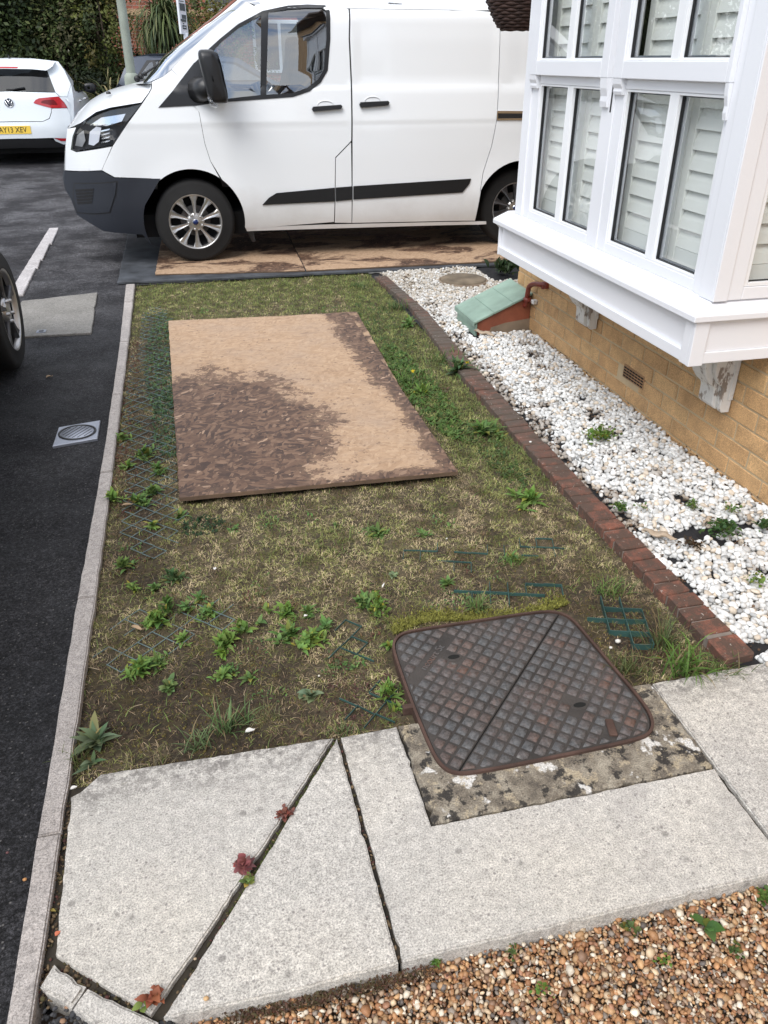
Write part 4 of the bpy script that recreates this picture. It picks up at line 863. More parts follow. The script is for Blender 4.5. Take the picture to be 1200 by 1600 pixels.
for wi, (y0, y1, panes) in enumerate(wins):
    # lower sash
    lo_frame = bx('lower_sash', (FX+0.008, y0+0.0005, 0.823), (FX+0.058, panes[0][0]-0.010, 1.533)); 
    bx('lower_sash', (FX+0.008, panes[1][1]+0.010, 0.823), (FX+0.058, y1-0.0005, 1.533)); bx('lower_sash', (FX+0.008, panes[0][0]-0.0095, 0.823), (FX+0.058, panes[1][1]+0.0095, 0.866)); bx('lower_sash', (FX+0.008, panes[0][0]-0.0095, 1.494), (FX+0.058, panes[1][1]+0.0095, 1.533))
    bx('glazing_bar', (FX+0.012, panes[0][1]+0.008, 0.8665), (FX+0.035, panes[1][0]-0.008, 1.4935), 'upvc_bead')
    for (p0, p1) in panes:
        for z0, z1 in ((0.8665, 1.4935), (1.5985, 2.42)):
            xx = FX+0.012 if z0 < 1 else FX-0.012
            frame_rect('glazing_bead', bay, 0, xx, p0-0.009, p1+0.009, z0, z1, 0.010, 0.010, 0.010, 0.010, 0.016, 'upvc_bead', 0.002)
            frame_rect('gasket', bay, 0, xx+0.0165, p0, p1, z0+0.009, z1-0.009, 0.004, 0.004, 0.004, 0.004, 0.012, 'gasket', 0)
            frame_rect('spacer', bay, 0, xx+0.032, p0-0.004, p1+0.004, z0+0.002, z1-0.002, 0.014, 0.014, 0.016, 0.014, 0.006, 'galv', 0)
            mk('pane', [(xx+0.024, p0-0.005, z0+0.004), (xx+0.024, p1+0.005, z0+0.004), (xx+0.024, p1+0.005, z1-0.004), (xx+0.024, p0-0.005, z1-0.004)], [(0, 1, 2, 3)], 'glass', bay)
    # upper sash stands proud with run-through horns
    bx('upper_sash', (FX-0.020, y0+0.001, 1.533), (FX+0.040, panes[0][0]-0.010, 2.48)); bx('upper_sash', (FX-0.020, panes[1][1]+0.010, 1.533), (FX+0.040, y1-0.001, 2.48))
    bx('upper_sash', (FX-0.020, panes[0][0]-0.0095, 1.533), (FX+0.040, panes[1][1]+0.0095, 1.598)); bx('upper_sash', (FX-0.020, panes[0][0]-0.0095, 2.42), (FX+0.040, panes[1][1]+0.0095, 2.48)); bx('upper_panel', (FX, y0+0.001, 2.481), (FX+0.04, y1-0.001, ZT-0.001))
    bx('glazing_bar', (FX-0.012, panes[0][1]+0.008, 1.5985), (FX+0.006, panes[1][0]-0.008, 2.42), 'upvc_bead')
    for ya, yb in ((y0+0.001, panes[0][0]-0.014), (panes[1][1]+0.014, y1-0.001)):
        ln = 0.115 if ya == y0+0.001 else 0.062
        prism('sash_horn', [(FX-0.019, 1.5325), (FX+0.0075, 1.5325), (FX+0.0075, 1.533-ln), (FX-0.006, 1.533-ln), (FX-0.010, 1.533-ln*0.8), (FX-0.008, 1.533-ln*0.62), (FX-0.016, 1.533-ln*0.35)], ya, yb, 'upvc', bay, 0, ax=1)
sh = thing('window_shutters', 'white louvred shutters closed behind the glass of the bay window', 'shutters', (2.0, 3.6, 0.84))
for a, b_ in ((2.715, 3.085), (3.090, 3.520), (3.60, 4.005), (4.010, 4.45)): louvres(sh, 1.975, a, b_, 0.835, 2.45)
# near side of the bay, facing the camera
bx('side_frame', (FX+0.0505, 2.5615, 0.8225), (FX+0.112, 2.61, ZT)); bx('side_frame', (FX+0.1125, 2.5615, 0.8225), (2.295, 2.61, 0.868)); bx('side_frame', (FX+0.1125, 2.5615, 1.50), (2.295, 2.61, 1.58)); bx('side_frame', (FX+0.1125, 2.5615, 2.45), (2.295, 2.61, ZT))
for z0, z1 in ((0.869, 1.4995), (1.581, 2.449)):
    frame_rect('glazing_bead', bay, 1, 2.566, FX+0.113, 2.294, z0, z1, 0.016, 0.016, 0.014, 0.014, 0.018, 'upvc_bead', 0.002)
    frame_rect('gasket', bay, 1, 2.585, FX+0.128, 2.279, z0+0.012, z1-0.012, 0.004, 0.004, 0.005, 0.004, 0.010, 'gasket', 0)
    mk('pane', [(FX+0.127, 2.592, z0+0.01), (2.28, 2.592, z0+0.01), (2.28, 2.592, z1-0.01), (FX+0.127, 2.592, z1-0.01)], [(0, 1, 2, 3)], 'glass', bay)
louvres(sh, 2.66, FX+0.108, 2.29, 0.835, 2.45, ax=1)
mk('room_back', [(2.2, 2.62, 0.83), (2.2, 4.52, 0.83), (2.2, 4.52, 3.0), (2.2, 2.62, 3.0)], [(0, 1, 2, 3)], simple('room shade', (0.03, 0.03, 0.028), 0.9), bay)
# corbels
def corbel(y0, y1, lab, ztop=0.586, zbot=0.283):
    c = thing('corbel', lab, 'bracket', (WX, (y0+y1)/2, zbot), 'corbels under the bay window')
    prof = [(WX-0.008, ztop), (WX-0.165, ztop), (WX-0.168, 0.555), (WX-0.150, 0.535), (WX-0.152, 0.48), (WX-0.140, 0.44), (WX-0.115, 0.405), (WX-0.088, 0.385), (WX-0.082, 0.365), (WX-0.080, zbot+0.02), (WX-0.06, zbot), (WX-0.008, zbot)]
    prism('scroll', [(p[0], p[1]) for p in prof], y0+0.028, y1-0.028, 'old_paint', c, -0.004, ax=1)
    side = [(WX-0.008, ztop-0.001), (WX-0.135, ztop-0.001), (WX-0.135, 0.56), (WX-0.12, 0.52), (WX-0.118, 0.46), (WX-0.09, 0.41), (WX-0.062, 0.39), (WX-0.06, zbot+0.012), (WX-0.045, zbot-0.008), (WX-0.008, zbot-0.008)]
    for a, b_ in ((y0, y0+0.027), (y1-0.027, y1)): prism('side_cheek', side, a, b_, 'old_paint', c, -0.003, ax=1)
    box('back_plate', (WX-0.03, y0-0.006, zbot+0.05), (WX-0.0075, y0-0.0005, ztop-0.002), 'old_paint', c, 0.002)
corbel(2.745, 2.905, 'peeling white scroll corbel under the near corner of the bay window')
corbel(3.995, 4.155, 'peeling white corbel under the middle of the bay, nearer the green lidded box')
# sloping meter box
mb = thing('meter_box', 'low meter box with a sloping green lid and red brown sides against the house wall', 'meter box', (2.0, 5.1, 0))
Y0, Y1 = 4.935, 5.33
side = [(1.822, -0.03), (2.196, -0.03), (2.196, 0.232), (1.822, 0.072)]
prism('box_body', side, Y0, Y1-0.01, 'redbox', mb, -0.004, ax=1)
prism('dusty_base', [(1.90, -0.031), (2.197, -0.031), (2.197, 0.075), (2.02, 0.055), (1.92, 0.03)], Y0-0.0025, Y0+0.02, 'boxbase', mb, 0, ax=1)
box('front_panel', (1.806, Y0-0.006, -0.03), (1.8205, Y1-0.008, 0.068), 'green_lid', mb, 0.003)
sl = (0.232-0.072)/(2.196-1.822)
for i in range(3):
    ya = Y0-0.016; yb = Y1+0.008; xa = 1.795+i*0.134; xb = xa+0.1325
    zf = lambda x: 0.075+sl*(x-1.822)
    prism('lid_panel', [(xa, zf(xa)), (xb, zf(xb)), (xb, zf(xb)+0.017), (xa, zf(xa)+0.017)], ya, yb, 'green_lid', mb, -0.003, ax=1)
prism('lid_lip', [(1.790, 0.048), (1.7945, 0.048), (1.7945, 0.078), (1.790, 0.078)], Y0-0.016, Y1+0.008, 'green_lid', mb, 0, ax=1)
rp = thing('red_pipe', 'bent red brown gas pipe running from the house wall into the meter box', 'pipe', (2.17, 4.9, 0.2))
def arc(a, b_, c, n=6):
    a, b_, c = map(Vector, (a, b_, c)); return [(a*(1-t)**2+b_*2*t*(1-t)+c*t*t) for t in [i/n for i in range(n+1)]]
pts = [Vector((2.21, 4.70, 0.352))]+arc((2.165, 4.72, 0.352), (2.150, 4.87, 0.338), (2.150, 4.895, 0.29))+arc((2.150, 4.905, 0.24), (2.150, 4.91, 0.165), (2.150, 4.94, 0.165))
tube('pipe', pts, 0.0165, 'redpipe', rp, 12)
lathe('collar', [(0.0, -0.012), (0.027, -0.012), (0.027, 0.012), (0.0, 0.012)], 'redpipe', rp, (2.150, 4.898, 0.215), 'z', 20); lathe('collar', [(0.0, -0.03), (0.024, -0.03), (0.024, 0.03), (0.0, 0.03)], 'redpipe', rp, (2.190, 4.71, 0.352), 'x', 20)
tag(box('pipe_clip', (2.165, 4.83, 0.195), (2.205, 4.875, 0.222), 'old_paint', None, 0.004, origin=(2.19, 4.85, 0.2)), 'small off white clip on the wall beside the red pipe', 'wall clip')
# round cover in the pebbles
rc = thing('inspection_cover', 'round brown weathered inspection cover lying among the white pebbles', 'cover', (2.19, 6.33, 0))
c_ = simple('weathered lid', (0.16, 0.125, 0.085), 0.9, var=0.5, bump=0.5)
lathe('lid', [(0.0, 0.024), (0.175, 0.022), (0.188, 0.014), (0.192, -0.02)], c_, rc, (2.19, 6.34, 0), 'z', 40); lathe('rim', [(0.193, -0.02), (0.193, 0.010), (0.205, 0.008), (0.205, -0.02)], 'boxbase', rc, (2.19, 6.34, 0), 'z', 40)
# hanging basket beyond the bay
hbk = thing('hanging_basket', 'dark wicker hanging basket of plants beyond the far edge of the bay window', 'hanging basket', (2.10, 5.33, 1.76))
for i in range(13):
    t = i/12; rad = 0.085+0.115*t**0.7; z = 1.765+0.19*t
    pts = [(2.10+(rad+0.006*math.sin(k*2*math.pi*11/44+i*math.pi))*math.cos(k*2*math.pi/44), 5.33+(rad+0.006*math.sin(k*2*math.pi*11/44+i*math.pi))*math.sin(k*2*math.pi/44), z+0.002*math.sin(k)) for k in range(45)]
    tube('woven_band', pts, 0.0098, 'wicker', hbk, 6, cap=False)
lathe('liner', [(0.0, 0.0), (0.08, 0.0), (0.19, 0.185), (0.0, 0.19)], 'shell', hbk, (2.10, 5.33, 1.765), 'z', 24)
for k in range(3):
    a = k*2.094; tube('chain', [(2.10+0.2*math.cos(a), 5.33+0.2*math.sin(a), 1.95), (2.10, 5.33, 2.45)], 0.003, 'black', hbk, 5)
tube('bracket', [(2.10, 5.33, 2.44), (2.10, 5.33, 2.50), (2.25, 5.2, 2.50)], 0.008, 'black', hbk, 6)
wd = weed('basket_foliage', 2.10, 5.33, 1.93, 60, 0.17, 0.02, 25, (0.05, 0.08, 0.045), seed=4, tiers=2, spread=0.05, parent=None, label='')
wd.parent = hbk; wd.location = (0, 0, 0.17)
wd = weed('flowers', 2.10, 5.33, 1.93, 26, 0.06, 0.03, 30, (0.18, 0.14, 0.35), seed=5, tiers=2, spread=0.10, parent=None, label='')
wd.parent = hbk; wd.location = (0, 0, 0.20)

# ================================================================== THE WHITE VAN
van = thing('delivery_van', 'white panel van with black side mouldings standing on the chipboard sheets', 'van', (0.066, 7.45, 0.02))
Y0V, ROOF = 7.42, 1.975
_pz = [(0.0, .06), (0.25, .035), (.36, .012), (.5, .0), (.9, .0), (1.085, .004), (1.12, .0075), (1.137, .0045), (1.155, .0065), (1.30, .026), (1.39, .040), (1.408, .052), (1.43, .054), (1.75, .082), (1.90, .105), (1.975, .15), (2.03, .26)]
_pzz = [p[0] for p in _pz]; _pzo = [p[1] for p in _pz]
def vy(x, z):
    o = float(np.interp(z, _pzz, _pzo))
    fz = min(1, max(0, (1.6-z)/0.5))
    if x < -0.42: o += 0.36*((-0.42-x)/0.55)**2.5
    if z > 1.4 and x < 1.1: o += 0.10*max(0, (1.1-x)/1.1)**2*min(1, (z-1.4)/0.4)     # greenhouse narrows to the windscreen
    # pressed panel of the sliding door and load side
    for xa, xb, za, zb in ((1.53, 2.80, 1.415, 1.93), (2.93, 3.9, 1.415, 1.93)):
        e = min(x-xa, xb-x, z-za, zb-z)
        if e > 0: o += 0.009*min(1, e/0.035)
    # flared arches
    for cx_, fl in ((0.066, 0.012), (3.08, 0.012)):
        r = math.hypot(x-cx_, z-0.36)
        if 0.40 < r < 0.56: o -= fl*(1-(r-0.40)/0.16)
    return Y0V+o
def vf(u, v, d=0.0): return (u, vy(u, v)+d, v)
def sp(px, py, side=0.0):
    """where the line of sight through a traced point meets the curved side of the van"""
    Y = Y0V+0.03
    for _ in range(12):
        p = on(px, py, 1, Y); Y = 0.5*Y+0.5*(vy(p[0], p[2])+side)
    return (p[0], p[2])
def SP(l): return [sp(*p) for p in l]
def curve(P, n=2):
    """round off an open run of points"""
    P = [tuple(p) for p in P]
    for _ in range(n):
        q = [P[0]]
        for i in range(len(P)-1):
            a, b_ = np.array(P[i]), np.array(P[i+1]); q += [tuple(a*.75+b_*.25), tuple(a*.25+b_*.75)]
        P = q+[P[-1]]
    return P
def arch(cx_, cz, r, a0, a1, n=18): return [(cx_+r*math.cos(R(a)), cz+r*math.sin(R(a))) for a in np.linspace(a0, a1, n)]
W_PANE1 = SP([(330, 83), (345, 66), (372, 44), (408, 24), (407, 148.5), (352, 154.5)])
W_PANE2 = SP([(419, 19), (450, 14.5), (480, 12.5), (503, 13), (509, 18), (510, 60), (506, 108), (497, 124), (480, 137), (457, 145.5), (416, 148)])
SEAM = SP([(301, 166), (300, 130), (301.5, 98), (304.5, 83), (313.7, 71), (328, 57.7), (356, 34), (383, 15.5), (401, 7), (418, 3.6)])
FD = SEAM+[sp(470, -2), sp(541.5, -4), sp(545, 60), sp(548, 126), sp(549, 220), sp(524, 246), sp(522, 347)]+[(0.505, 0.292)]+arch(0.070, 0.365, 0.432, -8, 52, 12)+SP([(329, 252), (320, 224), (311, 175)])
hole = SP([(325, 83), (344, 62), (372, 39), (410, 19), (450, 11), (480, 9.5), (506, 10), (512, 18), (513, 60), (509, 109), (499, 127), (482, 140), (457, 149), (350, 158), (322, 161)])
wall_x = lambda u, v, d=0: vf(u, v, d)
front_door = panel('front_door', FD, vf, 'van', van, [inset(hole, 0.012)], 0.05, 0.03, 0.0014)
# window surround, seals and panes
panel('window_surround', SP([(303, 99), (326, 76.5), (343, 61), (372, 37.5), (410, 17), (450, 8.5), (480, 6.8), (508, 8), (515, 17), (516, 60), (512, 110), (501, 129), (484, 142.5), (458, 151.5), (350, 159.5), (302, 165.5)]), vf, 'vanblack', front_door, [W_PANE1, W_PANE2], 0.05, 0.02, 0.0, -0.005)
panel('window_pane', inset(W_PANE1, -0.006), vf, 'autoglass', front_door, (), 0.12, 0, 0, 0.004); panel('window_pane', inset(W_PANE2, -0.006), vf, 'autoglass', front_door, (), 0.12, 0, 0, 0.004)
panel('quarter_trim', SP([(247.5, 168), (268, 144), (303.5, 97.5), (303, 130), (303.5, 165)]), vf, 'vanblack', van, (), 0.06, 0.012, 0, -0.006)
# front wing
LAMP = curve(SP([(222, 161.5), (199, 168), (175, 171), (147, 181), (126, 197), (114, 214)]), 1)+SP([(112, 233)])+SP([(119, 236), (150, 231), (175, 227)])+SP([(187, 210), (199, 190)])
HS = SP([(107, 200.5), (126, 192), (150, 175), (172, 168), (199, 163.5), (221, 160), (232, 145), (236.5, 137), (235.5, 128)])    # seam of the bonnet
WING = SP([(159, 266), (163, 256), (176, 228), (197, 196), (221.5, 162.5), (233, 145), (237.5, 137), (236.5, 128), (255, 119), (268, 108.5), (281, 121), (303, 97), (300, 130), (302, 160), (311, 175), (320, 224), (329, 252)])+arch(0.070, 0.365, 0.432, 55, 152, 22)+SP([(236, 279), (179, 277)])
panel('front_wing', WING, vf, 'van', van, (), 0.045, 0.03, 0.002)
panel('corner_panel', SP([(101.5, 266), (102.5, 232), (105, 201), (119, 199), (113.5, 213), (110.5, 234), (119, 238), (175, 229), (159, 266)]), vf, 'van', van, (), 0.04, 0.03, 0.001)
# headlamp
hl = panel('headlight', LAMP, vf, 'headglass', van, (), 0.05, 0.0, 0.002, -0.002)
panel('lamp_back', LAMP, lambda u, v, d=0: (u, vy(u, v)+d+0.05, v), 'black', hl, (), 0.06, 0.0, 0.0, 0)
panel('reflector', SP([(140, 196), (158, 184), (196, 178), (190, 190), (160, 199)]), vf, 'chrome', hl, (), 0.04, 0.0, 0, 0.03)
panel('indicator', SP([(138, 226), (140, 206), (150, 198), (158, 200), (154, 222), (146, 228)]), vf, 'upvc', hl, (), 0.03, 0.01, 0, 0.02)
for k in range(4): panel('lamp_fin', SP([(158, 204+k*6), (172, 201+k*6), (170, 203.5+k*6), (157, 206.5+k*6)]), vf, 'chrome', hl, (), 0.04, 0.0, 0, 0.018)
panel('inner_lamp', SP([(117, 228), (120, 212), (130, 204), (133, 220), (128, 230)]), vf, 'silver', hl, (), 0.04, 0.0, 0, 0.03)
# cant rail and A pillar
TOP = [(x, 1.968) for x in (0.80, 1.2, 1.6, 2.2, 2.8, 3.4, 4.03)]
WS = SP([(268, 108.5), (291.7, 83), (328, 50), (361, 21.5), (386, 3.5)])
panel('roof_side', [sp(268.5, 108.3)]+WS[1:]+[(0.74, 1.968)]+TOP+[(4.03, 1.955), (2.9, 1.958), sp(541, -5), sp(470, -3.5), sp(418, 2.5)]+SEAM[::-1][1:9]+[sp(300.5, 101), sp(281, 121)], vf, 'van', van, (), 0.06, 0.03, 0.0015)
# sliding door and rear quarter
SDR = SP([(779.5, 16), (778.5, 130), (775.5, 190), (768, 228), (754.5, 270), (741, 345)])
sd_ = panel('sliding_door', [sp(543.5, -3)]+[(2.81, 1.955)]+SDR+SP([(550, 348.5), (551, 221), (550, 126), (547, 60)]), vf, 'van', van, (), 0.04, 0.03, 0.0014)
panel('lower_door_corner', SP([(524.7, 247), (548.6, 222.5), (549.3, 348.5), (523, 348)]), vf, 'van', van, (), 0.05, 0.03, 0.001)
QR = [(p[0]+0.004, p[1]) for p in SDR]
panel('rear_quarter', QR[::-1]+[(2.83, 1.955), (4.03, 1.955), (4.05, 1.2), (4.06, 0.40), (3.44, 0.40)]+arch(3.08, 0.365, 0.43, 5, 188, 26)+[(2.60, 0.29)], vf, 'van', van, (), 0.06, 0.03, 0.002)
panel('sill', SP([(383, 355.5), (520, 350.5), (740, 346), (760, 346)])+SP([(760, 350.5), (640, 353.5), (386, 361.5)]), vf, 'van', van, (), 0.08, 0.02, 0.001, 0.002)
# mouldings
for pl_ in ([(410, 320), (420, 309), (432, 301.5), (522.5, 293.2), (522.5, 314.5)], [(524.5, 293), (550, 291), (550, 311.8), (524.5, 314.3)], [(552, 290.8), (735.5, 279), (733, 287), (722, 300.5), (552, 311.6)]):
    panel('side_moulding', SP(pl_), vf, 'vanblack', van, (), 0.06, 0.02, 0.0, -0.010)
# handles
for (a, b_) in ((487, 534), (561, 607.5)):
    h = panel('door_handle', SP([(a+2, 166.5 if a < 500 else 159.5), (b_-2, 163.5 if a < 500 else 157.5), (b_, 166 if a < 500 else 160), (b_-2, 170 if a < 500 else 164.5), (a+2, 174 if a < 500 else 168), (a, 170.5 if a < 500 else 163.5)]), vf, 'vanblack', van, (), 0.04, 0.03, 0.0, -0.030)
    cx_, cz_ = sp((a+b_)/2-2, 163 if a < 500 else 156.5); tube('handle_cup', [(cx_+0.066*math.cos(t), vy(cx_, cz_)-0.001, cz_-0.004+0.030*math.sin(t)) for t in np.linspace(-0.2, math.pi+0.2, 15)], 0.0035, 'van', h, 6)
panel('door_rail', [sp(776.5, 173), (3.9, 1.19), (3.9, 1.125), sp(776.5, 188)], vf, 'chrome', van, (), 0.1, 0.01, 0, -0.006); panel('rail_slot', [sp(778, 177), (3.88, 1.172), (3.88, 1.142), sp(778, 185)], vf, 'black', van, (), 0.1, 0.0, 0, -0.0085)
# bumper: side and wrapped front
BT = SP([(101, 267), (159, 267), (179, 278), (251, 279)]); BE = arch(0.070, 0.365, 0.432, 158, 207, 10); BB = SP([(223, 366.5), (162, 361), (138, 347), (120, 335), (111, 311), (103, 298), (100, 281)])
bump_ = panel('front_bumper', BT+BE+BB, vf, 'bumper', van, (), 0.045, 0.03, 0.001, -0.006)
panel('fog_seam_shade', inset(SP([(117, 287), (182, 285), (180, 303), (171, 331), (150, 333), (121, 331), (115, 310)]), -0.010), vf, 'black', bump_, (), 0.05, 0.0, 0.0, -0.0075)  # black border stands in for the shadow gap round the fog panel
panel('fog_panel', SP([(117, 287), (182, 285), (180, 303), (171, 331), (150, 333), (121, 331), (115, 310)]), vf, 'bumper', bump_, (), 0.04, 0.008, 0.0, -0.013)
for k in range(5): panel('grille_slot', SP([(117.5+0.8*k, 295.5+4.9*k), (147-0.6*k, 294+4.9*k), (146-0.6*k, 297.6+4.9*k), (118.5+0.8*k, 299.2+4.9*k)]), vf, 'shell', bump_, (), 0.04, 0.0, 0.0, -0.0165)
def mirror_y(y): return 2*(Y0V+1.0)-y
def nose(name, edge, cen, mat, n=14, power=2.0, parent=van, nofar=False):
    """surface that wraps from the near side edge over the middle to the far side"""
    rows = []
    for (ex, ez), (cx2, cz2) in zip(edge, cen):
        ey = vy(ex, ez); r = []
        for k in range(2*n+1):
            s = k/n; t = s if s <= 1 else 2-s; e = 1-(1-t)**power; y = ey+(Y0V+1.0-ey)*t; yy = y if s <= 1 else mirror_y(y)
            r.append((ex+(cx2-ex)*e, yy, ez+(cz2-ez)*e))
        rows.append(r)
    return gridsurf(name, rows, mat, parent)
CY = 8.05
def cen(l): return [(p[0], p[2]) for p in (on(x, y, 1, CY) for x, y in l)]
nose('bonnet', [HS[i] for i in (0, 1, 2, 3, 4, 5, 6, 7, 8)], cen([(106, 199), (118, 177), (137, 158.5), (150, 150.5), (166, 143), (182, 138), (196, 134.5), (209, 131.5), (224, 129)]), 'van', power=2.2)
gl_e = SP([(235, 127.5), (255, 119), (268, 108), (291.7, 82.5), (328, 49.5), (361, 21), (386, 3)])+[(0.80, 1.965)]
gl_c = [(p[0], p[2]) for p in (on(x, y, 1, 8.15) for x, y in [(224, 127.5), (241, 105), (255, 88), (274, 72), (310, 44), (340, 20), (361, 2)])]; gl_c.append((gl_c[-1][0]+0.14, gl_c[-1][1]+0.06))
nose('windscreen', gl_e, gl_c, 'screen', power=5)
zt = gl_c[-1][1]
nose('roof', [(0.80, 1.968), (1.5, 1.972), (2.6, 1.972), (4.03, 1.968)], [(gl_c[-1][0], zt), (1.5, zt+0.03), (2.6, zt+0.03), (4.05, zt)], 'van', power=3)
nose('scuttle', [(-0.20, 1.435), (-0.14, 1.43)], [(gl_c[0][0]-0.08, gl_c[0][1]-0.02), (gl_c[0][0]+0.1, gl_c[0][1])], 'black')
fb_e = [sp(106, 200), sp(102.5, 232), sp(101, 267)]; nose('front_face', fb_e, [(p[0]-0.045, p[1]-0.01) for p in fb_e], 'van', power=2.5)
fb = [sp(101, 267), sp(100, 281), sp(103, 298), sp(111, 311), sp(120, 335), (-0.70, 0.33)]; nose('bumper_front', fb, [(p[0]-0.05, p[1]) for p in fb], 'bumper', power=2.5)
nose('grille', [(p[0]+0.02, p[1]) for p in (sp(104, 222), sp(102.5, 240))], [(p[0]-0.050, p[1]) for p in (sp(104, 222), sp(102.5, 240))], 'black', power=2.5)
# wiper on the windscreen and black hinge cowl
tube('wiper_arm', [(-0.27, 7.88, 1.475), (-0.20, 7.84, 1.50), (0.02, 7.80, 1.625), (0.36, 7.74, 1.845)], [0.012, 0.010, 0.006, 0.005], 'black', van, 6)
for k in range(3): lathe('wiper_pivot', [(0.0, -0.02), (0.026-0.004*k, -0.02), (0.026-0.004*k, 0.02), (0.0, 0.02)], 'black', van, (-0.27+0.035*k, 7.86, 1.462+0.018*k), 'y', 12)
lathe('washer_jet', [(0, .012), (.018, .006), (.02, -.01)], 'black', van, (-0.52, 7.86, 1.36), 'z', 10)
# dark inner body so that gaps and wells read as dark
ib = [(-0.50, 0.42), (-0.40, 0.42)]+arch(0.070, 0.365, 0.455, 172, 8, 14)+[(0.55, 0.40), (2.52, 0.40)]+arch(3.08, 0.365, 0.455, 172, 8, 14)+[(3.95, 0.42), (3.95, 1.0), (-0.25, 1.0), (-0.50, 1.0)]
prism('inner_body', ib, Y0V+0.055, mirror_y(Y0V+0.055), 'shell', van, 0, ax=1)
box('load_area', (1.30, Y0V+0.165, 1.001), (3.98, mirror_y(Y0V+0.165), 1.93), 'shell', van); box('cab_floor', (-0.2, Y0V+0.3, 0.95), (1.29, mirror_y(Y0V+0.3), 1.02), 'shell', van)
box('dashboard', (-0.18, Y0V+0.30, 1.02), (0.22, mirror_y(Y0V+0.3), 1.22), 'fabric', van, 0.04, 2)
box('underbody', (-0.45, Y0V+0.22, 0.22), (3.9, mirror_y(Y0V+0.15), 0.41), 'shell', van)
box('rear_face', (3.98, Y0V+0.16, 0.45), (4.05, mirror_y(Y0V+0.16), 1.96), 'van', van, 0.02)
# far side with its own window opening
def vfar(u, v, d=0.0): return (u, mirror_y(vy(u, v)+d), v)
farw = hole
panel('far_side', [(-0.92, 0.35), (4.03, 0.35), (4.03, 1.968), (0.80, 1.968)]+[gl_e[i] for i in (6, 5, 4, 3, 2, 1, 0)]+[HS[i] for i in (7, 6, 5, 4, 3, 2, 1, 0)], vfar, 'van', van, [inset(farw, 0.0)], 0.2, 0.0, 0)
# seats and wheel in the cab
for yy in (7.72, 8.50):
    st_ = [(0.78, 1.02), (1.15, 1.02), (1.27, 1.45), (1.28, 1.62), (1.22, 1.78), (1.13, 1.80), (1.12, 1.60), (1.02, 1.30), (0.78, 1.18)]
    prism('seat', smooth_poly(st_, 2), yy, yy+0.42, 'fabric', van, -0.012, ax=1)
lathe('steering_wheel', [(0.17, -0.012), (0.19, 0.0), (0.17, 0.012), (0.155, 0.0), (0.17, -0.012)], 'black', van, (0.46, 8.68, 1.30), 'x', 28)
# door mirror
def rbox(name, secs, mat, parent, n=20, pw=3.4):
    """loft of rounded rectangles: (y, cx, cz, halfx, halfz)"""
    rows = []
    for (y, cx2, cz2, hx, hz) in secs:
        r = []
        for k in range(n):
            a = 2*math.pi*k/n; c2, s2 = math.cos(a), math.sin(a); r.append((cx2+hx*abs(c2)**(2/pw)*(1 if c2 >= 0 else -1), y, cz2+hz*abs(s2)**(2/pw)*(1 if s2 >= 0 else -1)))
        rows.append(r)
    return gridsurf(name, rows, mat, parent, closed=True)
cm = on(330, 120, 1, 7.22)
mi = rbox('door_mirror', [(7.375, cm[0]+0.01, cm[2], .01, .02), (7.37, cm[0]+.012, cm[2], .062, .165), (7.33, cm[0]+.012, cm[2], .072, .180), (7.24, cm[0]+0.01, cm[2], .076, .187), (7.16, cm[0]+0.008, cm[2]-0.002, .072, .183), (7.13, cm[0]+0.006, cm[2]-0.004, .060, .170), (7.12, cm[0]+0.004, cm[2]-0.01, .04, .14), (7.118, cm[0]+0.004, cm[2]-0.01, .005, .02)], 'vanblack', van, n=32, pw=5.0)
sh_ = mi.data; 
for v in sh_.vertices:
    v.co.x += (v.co.z+0.02-cm[2])*-0.16
    if v.co.x+0.066 > cm[0]+0.05: v.co.x += 0.015
tube('mirror_arm', [(cm[0]-0.10, 7.47, cm[2]-0.10), (cm[0]-0.06, 7.38, cm[2]-0.09), (cm[0]-0.02, 7.28, cm[2]-0.08)], [0.10, 0.085, 0.07], 'vanblack', van, 12)
rbox('mirror_glass', [(7.13, cm[0]+0.09, cm[2], .004, .14), (7.35, cm[0]+0.10, cm[2], .004, .14)], 'chrome', mi, pw=8)
tube('side_repeater', [(cm[0]-0.035, 7.12, cm[2]-0.135), (cm[0]-0.02, 7.10, cm[2]-0.185), (cm[0]+0.02, 7.12, cm[2]-0.205)], [0.014, 0.018, 0.014], 'headglass', mi, 8)
tube('aerial_clip', [(cm[0]-0.045, 7.10, cm[2]-0.10), (cm[0]-0.04, 7.09, cm[2]-0.13), (cm[0]-0.01, 7.09, cm[2]-0.13)], 0.004, 'black', mi, 6)
# mudflap
mk('mudflap', [(0.50, 7.50, 0.30), (0.565, 7.47, 0.30), (0.585, 7.47, 0.175), (0.555, 7.50, 0.165), (0.50, 7.72, 0.30), (0.56, 7.72, 0.17)], [(0, 1, 2, 3), (0, 4, 5, 3)], 'black', van)
